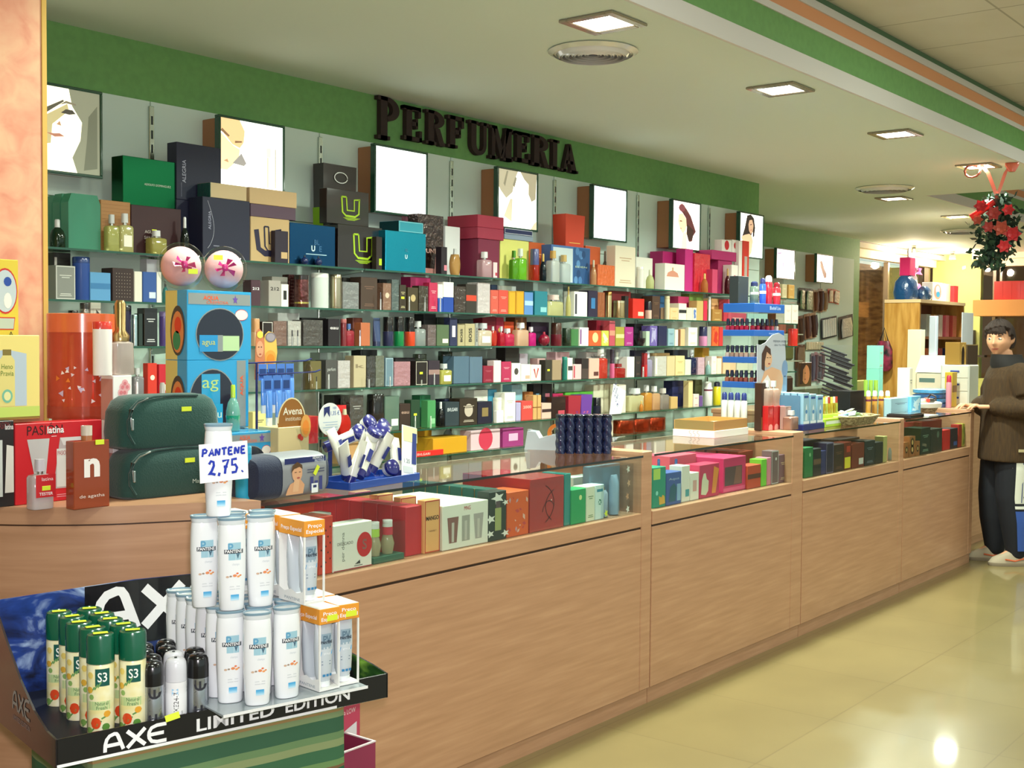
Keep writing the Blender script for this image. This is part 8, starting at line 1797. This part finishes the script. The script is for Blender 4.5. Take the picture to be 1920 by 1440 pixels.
# ------------------------------------------------------------ garland on two ribbons
gp = atY(1868, 436, 2.50); t = thing('garland', 'dark green garland with red flowers hanging on pink ribbons', 'garland', (gp.x, 2.50, gp.z), radians(-73))
rr = random.Random(21); leafm = mat('22362a', 'paper'); leaf2 = mat('35503a', 'paper'); m = MB()
def in_g():
    z = rr.uniform(-.22, .25); wd = .13*(1-abs((z-.03)/.33)**2) if z > -.12 else .075
    cx_ = -.0 if z > -.1 else rr.choice([-.07, .03])
    return Vector((cx_+rr.gauss(0, wd*.5), rr.gauss(.01, .035), z))
for i in range(620):
    p = in_g(); a = Vector((rr.gauss(0, 1), rr.gauss(0, 1), rr.gauss(-.5, 1))).normalized(); b_ = a.cross(Vector((rr.random(), rr.random(), rr.random()))).normalized(); L_ = rr.uniform(.035, .075)
    m.add([p, p+a*L_*.5+b_*L_*.3, p+a*L_, p+a*L_*.5-b_*L_*.3], [(0, 1, 2, 3)], leafm if i % 3 else leaf2)
m.tube([(0, 0, .26), (.01, 0, .1), (-.02, 0, -.1), (-.06, 0, -.22)], .012, leafm); m.build('foliage', t)
for i, (x, z, s_) in enumerate(((-.10, .17, .05), (-.02, .12, .055), (.07, .14, .045), (.03, .02, .06), (.10, -.02, .06), (-.05, .03, .045), (.05, -.10, .05), (-.12, .08, .04))):
    f_ = MB(); k = mat(['b8242c', 'a83a38', 'c02a30', 'b04a38'][i % 4], 'paper')
    for r_ in range(2):
        for j in range(6):
            a = j*pi/3+r_*.5; q = Vector((x, -.095-.008*r_, z)); d_ = Vector((cos(a), -.25-.3*r_, sin(a))).normalized()*s_*(1-.35*r_); e_ = Vector((-sin(a), 0, cos(a)))*s_*.33
            f_.add([q, q+d_*.55+e_, q+d_, q+d_*.55-e_], [(0, 1, 2, 3)], k)
    f_.loft([(-.008, .008, .008), (.008, .008, .008)], mat('c8a040', 'gloss'), 8, cx=x, cy=-.085).build('flower', t) if False else f_.build('flower', t)
f_ = MB(); f_.tube([(-.16, -.06, .10), (-.08, -.075, .15), (-.02, -.07, .20)], .022, mat('c01c24', 'gloss'), 8); f_.build('red_bow', t)
rb_ = mat('d86850', 'gloss'); r_ = MB(); h1, h2 = Vector((-.108, 0, 0)), Vector((.088, 0, 0)); top_z = CEIL-gp.z-.002
for hx in (h1.x, h2.x):
    P = [Vector((hx, 0, top_z)), Vector((hx*.55, 0, .40)), Vector((0.0, 0, .24))]
    for a, c in zip(P, P[1:]):
        e_ = Vector((.012, 0, .003)); r_.add([a-e_, a+e_, c+e_, c-e_], [(0, 1, 2, 3)], rb_)
r_.build('ribbon', t); q = MB(); q.tube([(h1.x-.05+.05*cos(a*pi/6), .02*sin(a), top_z-.045+.04*sin(a*pi/6)) for a in range(13)], .008, mat('a04838', 'gloss')); q.build('ribbon_loop', t); q = MB(); q.loft([(top_z-.06, .02, .02), (top_z-.02, .045, .02), (top_z, .045, .015)], rb_, 12, cx=h2.x); q.build('ribbon_knot', t)
# ============================================================ the boy at the end of the counter
def remesh(mb, vox, smooth=3, name='t'):
    me = bpy.data.meshes.new('t'); me.from_pydata(mb.v, [], mb.f); o = bpy.data.objects.new('t', me); COL.objects.link(o)
    r = o.modifiers.new('r', 'REMESH'); r.mode = 'VOXEL'; r.voxel_size = vox; r.use_smooth_shade = True
    if smooth: q = o.modifiers.new('s', 'SMOOTH'); q.iterations = smooth; q.factor = .5
    dg = bpy.context.evaluated_depsgraph_get(); nm = bpy.data.meshes.new_from_object(o.evaluated_get(dg)); bpy.data.objects.remove(o); bpy.data.meshes.remove(me)
    nm.name = name; return nm
def link(me, name, parent, mats):
    for m in mats: me.materials.append(m)
    o = bpy.data.objects.new(name, me); COL.objects.link(o); o.parent = parent; return o
def limb(mb, pts, n=16):
    """pts: (x, y, z, r) joints; closed tapered tube with round ends"""
    mb.tube([p[:3] for p in pts], [p[3] for p in pts], 'ffffff', n)
    for p in (pts[0], pts[-1]): ballat(mb, p[:3], p[3])
def ballat(mb, c, r, sx=1, sy=1, sz=1): mb.loft([(c[2]-r*sz*cos(pi*i/8), max(1e-4, r*sx*sin(pi*i/8)), max(1e-4, r*sy*sin(pi*i/8))) for i in range(9)], 'ffffff', 14, cx=c[0], cy=c[1])
BOY = (7.93, 2.25, 0); BRZ = radians(-141.7)
boy = thing('person', 'boy in a brown corduroy jacket and navy track trousers at the counter end, looking back', 'person', BOY, BRZ)
SKIN = mat('d9a07c', 'paper'); LIPM = mat('b5675a', 'paper')
HC = Vector((.0, -.072, 1.412)); HR = Matrix.Translation(HC) @ Matrix.Rotation(radians(47), 4, 'Z') @ Matrix.Rotation(radians(3), 4, 'X')
def gs(x, s): return exp(-(x/s)**2)
def head_pt(th, ph, hair=False):
    """th: 0 = front (-y), ph: -pi/2..pi/2; head local metres"""
    x = sin(th)*cos(ph); y = -cos(th)*cos(ph); z = sin(ph)
    X, Y, Z = x*.074, y*.090, z*.108
    if Z < -.015: k = min(1, (-.015-Z)/.09); X *= 1-.34*k**1.3; Y = Y*(1-.12*k) if Y < 0 else Y*(1-.45*k)
    if Y > 0: Y *= 1.02
    if y < .25:
        f = max(0, min(1, (.25-y)))
        Y -= f*(.019*gs(X, .0115)*gs(Z+.020, .015)+.010*gs(X, .009)*gs(Z-.004, .020)+.005*gs(X, .022)*gs(Z+.052, .008)+.006*gs(X, .018)*gs(Z+.092, .016)+.004*gs(X, .045)*gs(Z-.034, .012))
        Y += f*(.009*(gs(X-.030, .016)+gs(X+.030, .016))*gs(Z-.013, .012)+.0035*gs(X, .02)*gs(Z+.052, .0022)+.004*gs(X, .02)*gs(Z+.068, .007))
        Y -= f*.003*(gs(X-.040, .018)+gs(X+.040, .018))*gs(Z+.026, .018)
    return X, Y, Z
body = MB()
# torso, neck, legs, arms, one skin
body.loft([(.74, .12, .085), (.80, .135, .095), (.92, .125, .09), (1.05, .145, .10), (1.16, .16, .10), (1.225, .14, .085), (1.255, .075, .06), (1.27, .052, .052, 0, -.02), (1.30, .050, .052, 0, -.036), (1.35, .048, .052, 0, -.05)], 'ffffff', 24, 2.4)
LEGL = [(.075, .0, .80, .082), (.085, -.005, .62, .072), (.088, -.01, .43, .052), (.09, .012, .28, .048), (.09, .025, .09, .034)]
LEGR = [(-.075, 0, .80, .082), (-.085, -.03, .62, .072), (-.088, -.05, .43, .052), (-.09, -.045, .28, .048), (-.09, -.035, .09, .034)]
limb(body, LEGL); limb(body, LEGR)
for s, yo in ((1, .02), (-1, -.04)): body.loft([(.02, .036, .10, s*.095, yo-.04), (.06, .034, .085, s*.095, yo-.03), (.10, .03, .045, s*.092, yo)], 'ffffff', 16)
ARML = [(.165, .0, 1.195, .052), (.205, .03, 1.07, .045), (.215, .02, .985, .038), (.17, -.06, .99, .034), (.11, -.145, .995, .025)]
ARMR = [(-.165, 0, 1.195, .052), (-.205, -.02, 1.08, .045), (-.20, -.04, .985, .038), (-.13, -.12, .99, .032), (-.06, -.175, .995, .025)]
limb(body, ARML); limb(body, ARMR)
def hand_at(w, d, side):
    """palm, four bent fingers and a thumb from wrist w along d, resting palm down"""
    w = Vector(w); d = Vector(d).normalized(); sd = Vector((d.y, -d.x, 0))*side; up = Vector((0, 0, 1))
    P = [w-d*.01, w+d*.03, w+d*.072]
    for t in (-1, -.33, .33, 1): limb(body, [tuple(p+sd*(.004+.026*min(1, k*.7+.5))*t*.8)+(.0125,) for k, p in enumerate(P)], 10)
    for i, L_ in enumerate((.062, .072, .068, .052)):
        b = w+d*.072+sd*(-.026+.0175*i); a = (-.10+.07*i); fd = (d+sd*a).normalized()
        limb(body, [tuple(b)+(.0088,), tuple(b+fd*L_*.45+up*.010)+(.0082,), tuple(b+fd*L_*.8-up*.004)+(.0075,), tuple(b+fd*L_-up*.018)+(.0066,)], 8)
    b = w+d*.022-sd*.03
    limb(body, [tuple(b)+(.0115,), tuple(b+d*.022-sd*.016-up*.004)+(.0098,), tuple(b+d*.046-sd*.018-up*.012)+(.008,)], 8)
hand_at((.105, -.152, .996), (-.35, -1, -.02), -1); hand_at((-.056, -.182, .996), (.15, -1, -.02), 1)
body.M = HR
body.grid(lambda u, v: head_pt(2*pi*u, (v-.5)*pi*.998), 72, 56, 'ffffff', True, True)
for s in (-1, 1):
    body.loft([(-.026, .004, .010, s*.071, .012), (-.012, .010, .016, s*.076, .014), (.012, .011, .020, s*.079, .016), (.028, .006, .014, s*.077, .018)], 'ffffff', 12)
body.M = None
me = remesh(body, .0048, 2, 'body'); bo = link(me, 'body', boy, [SKIN, LIPM]); inv = HR.inverted()
for p in me.polygons:
    q = inv @ p.center
    if q.y < -.06 and abs(q.x) < .021 and abs(q.z+.0525) < .0065*(1-(q.x/.026)**2): p.material_index = 1
for s in (-1, 1):
    c = HR @ Vector((s*.030, -.0705, .011)); e = MB(); e.loft([(-.0085*cos(pi*i/8), max(1e-4, .0125*sin(pi*i/8)), max(1e-4, .0115*sin(pi*i/8))) for i in range(9)], mat('c8beb4', 'gloss'), 14)
    e.loft([(-.0048*cos(pi*i/6), max(1e-4, .0048*sin(pi*i/6)), .003) for i in range(7)], mat('2a3038', 'gloss'), 12, cx=0, cy=-.0098); o = e.build('eye', boy); o.location = c; o.rotation_euler = (0, 0, radians(47-12))
    m = MB(); m.tube([HR @ Vector((s*(.014+.011*k), -.083+.0025*k*k, .027+.0035*sin(k*1.1))) for k in range(4)], [.0028, .0034, .0032, .0018], mat('2a1d16', 'matte'), 6); m.build('eyebrow', boy)
# short brown hair with a fringe
def hair_pt(u, v):
    th = 2*pi*u; ph = (v-.5)*pi*.998; X, Y, Z = head_pt(th, ph); fr = cos(th)
    lim = .050+.012*sin(th*2.0+.6) if fr > .35 else (-.004 if fr > -.15 else -.060)
    if .1 < fr <= .35: lim = .018
    k = max(0, min(1, (Z-lim)/.014)); t = -.012+.030*k+.004*k*sin(th*17+ph*9)+.006*k*gs(Z-.10, .05)
    if fr > .5: t += .007*k*gs(Z-.058, .02)
    n_ = Vector((X/.074**2, Y/.09**2, Z/.108**2)).normalized(); return Vector((X, Y, Z))+n_*t
hb_ = MB(); hb_.M = HR; hb_.grid(hair_pt, 110, 70, mat('2a1a12', 'matte'), True, True)
for i in range(16):
    x = -.055+.11*i/15; hb_.tube([(x*.8, -.062-.01*(1-(x/.06)**2), .082), (x*.95+.004, -.083-.01*(1-(x/.06)**2)+.02*abs(x)/.06, .058), (x+.010, -.090+.030*(x/.06)**2, .040+.006*sin(i*2.3))], [.011, .009, .002], mat('2a1a12', 'matte'), 6)
hb_.build('hair', boy)
# jacket
JK = noise_mat('brown_corduroy', '35230f', '463014', 90, .9, (1, 1, .15), 0, 3, .3, .7, .5)
j = MB()
j.loft([(.655, .205, .172, 0, .0), (.69, .205, .172), (.80, .20, .165), (.95, .192, .158), (1.08, .185, .15), (1.17, .188, .142), (1.225, .165, .115), (1.262, .11, .085, 0, -.005), (1.285, .085, .078, 0, -.01)], 'ffffff', 28, 2.3)
for A in (ARML, ARMR): limb(j, [(A[0][0]*.95, A[0][1], A[0][2]-.005, .085), A[1][:3]+(.084,), A[2][:3]+(.078,), A[3][:3]+(.068,), tuple(Vector(A[3][:3]).lerp(Vector(A[4][:3]), .8))+(.052,)], 18)
link(remesh(j, .008, 4, 'jacket'), 'jacket', boy, [JK])
c_ = MB(); c_.loft([(1.225, .128, .105, 0, -.0), (1.262, .118, .104, 0, -.014), (1.292, .100, .096, 0, -.022), (1.322, .092, .088, 0, -.026), (1.322, .076, .072, 0, -.026), (1.29, .07, .068, 0, -.02)], mat('15100f', 'matte'), 28, 2.2, cap=False); c_.build('collar', boy)
m = MB(); m.box(-.022, -.002, -.009, .022, .002, .009, mat('b0a078', 'cloth'), .001); o = m.build('label_patch', boy); o.location = (.206, .0, .73); o.rotation_euler = (0, 0, radians(90))
# trousers and trainers
NAVY = mat('10121c', 'matte'); t_ = MB()
t_.loft([(.70, .15, .125), (.78, .165, .135), (.86, .155, .125)], 'ffffff', 24, 2.4)
for L_ in (LEGL, LEGR): limb(t_, [L_[0][:3]+(.105,), L_[1][:3]+(.108,), L_[2][:3]+(.095,), L_[3][:3]+(.088,), (L_[4][0], L_[4][1], .13, .070), (L_[4][0], L_[4][1], .085, .062)], 18)
link(remesh(t_, .008, 4, 'trousers'), 'trousers', boy, [NAVY])
def side_strip(nm, za, zb, a0, a1, m, off=.004):
    """panel on the outside of the near trouser leg, between heights za and zb"""
    def leg(z):
        Q = [(p[0], p[1], p[2], r) for p, r in zip(LEGL, (.105, .108, .095, .088, .068))]
        for a, c in zip(Q, Q[1:]):
            if c[2] <= z <= a[2]: k = (z-c[2])/(a[2]-c[2]); return [c[i]+(a[i]-c[i])*k for i in (0, 1, 3)]
        return [Q[-1][0], Q[-1][1], .066] if z < Q[-1][2] else [Q[0][0], Q[0][1], .105]
    def f(u, v):
        z = za+(zb-za)*v; x, y, r = leg(z); a = radians(a0+(a1-a0)*u); return (x+(r+off)*cos(a), y+(r+off)*sin(a), z)
    mb = MB(); mb.grid(f, 12, 14, m, True); return mb, f
mb, f = side_strip('side_panel', .40, .665, -12, 72, mat('dcdcd0', 'cloth')); pnl = mb.build('side_panel', boy)
mk = MB(); dk = mat('30407a', 'cloth')
for i in range(7):
    _, g = side_strip('x', .42, .66, -12, 72, dk, .0055); v0 = .04+.135*i
    mk.add([g(.42, v0), g(.58, v0), g(.62, v0+.05), g(.50, v0+.10), g(.38, v0+.05)], [(0, 1, 2, 3, 4)], dk)
_, g = side_strip('x', .40, .665, -12, 72, dk, .0056); mk.add([g(.26, .02), g(.30, .02), g(.30, .98), g(.26, .98)], [(0, 1, 2, 3)], dk); mk.build('emblem_row', pnl)
mb, _ = side_strip('b', .355, .398, -16, 82, mat('14161f', 'cloth'), .005); mb.build('dark_band', boy); mb, _ = side_strip('b', .366, .384, -14, 80, mat('e0e0d8', 'cloth'), .0065); mb.build('white_band', boy)
mb, _ = side_strip('b', .10, .352, -14, 90, mat('2c50a0', 'cloth'), .004); mb.build('blue_panel', boy)
m = MB(); m.add([(-.012, 0, -.01), (.012, 0, -.01), (0, 0, .013)], [(0, 1, 2)], mat('e8e8e8', 'paper')); o = m.build('triangle_logo', boy); o.location = (.178, -.055, .63); o.rotation_euler = (0, 0, radians(62))
for s, x, yo in (('near', .095, .02), ('far', -.095, -.04)):
    sh = MB(); SHM = mat('a89a84', 'matte'); OR_ = mat('c8623c', 'matte')
    sh.loft([(.0, .044, .130, 0, -.035), (.014, .048, .136, 0, -.035), (.022, .047, .134, 0, -.035)], mat('8a7c68', 'matte'), 24, 2.6); sh.loft([(.022, .046, .132, 0, -.035), (.05, .044, .118, 0, -.026), (.075, .040, .085, 0, .0), (.105, .036, .058, 0, .03), (.115, .03, .045, 0, .035)], SHM, 24, 2.4)
    o = sh.build('trainer', boy); o.location = (x, yo, .0); la = MB()
    for i in range(4): la.tube([(-.028, -.045-.02*i, .084-.012*i), (0, -.05-.02*i, .092-.013*i), (.03, -.045-.02*i, .08-.012*i)], .004, OR_, 5)
    la.tube([(.042, .04, .05), (.046, -.02, .035), (.046, -.08, .045)], .005, OR_, 5); la.build('laces', o)
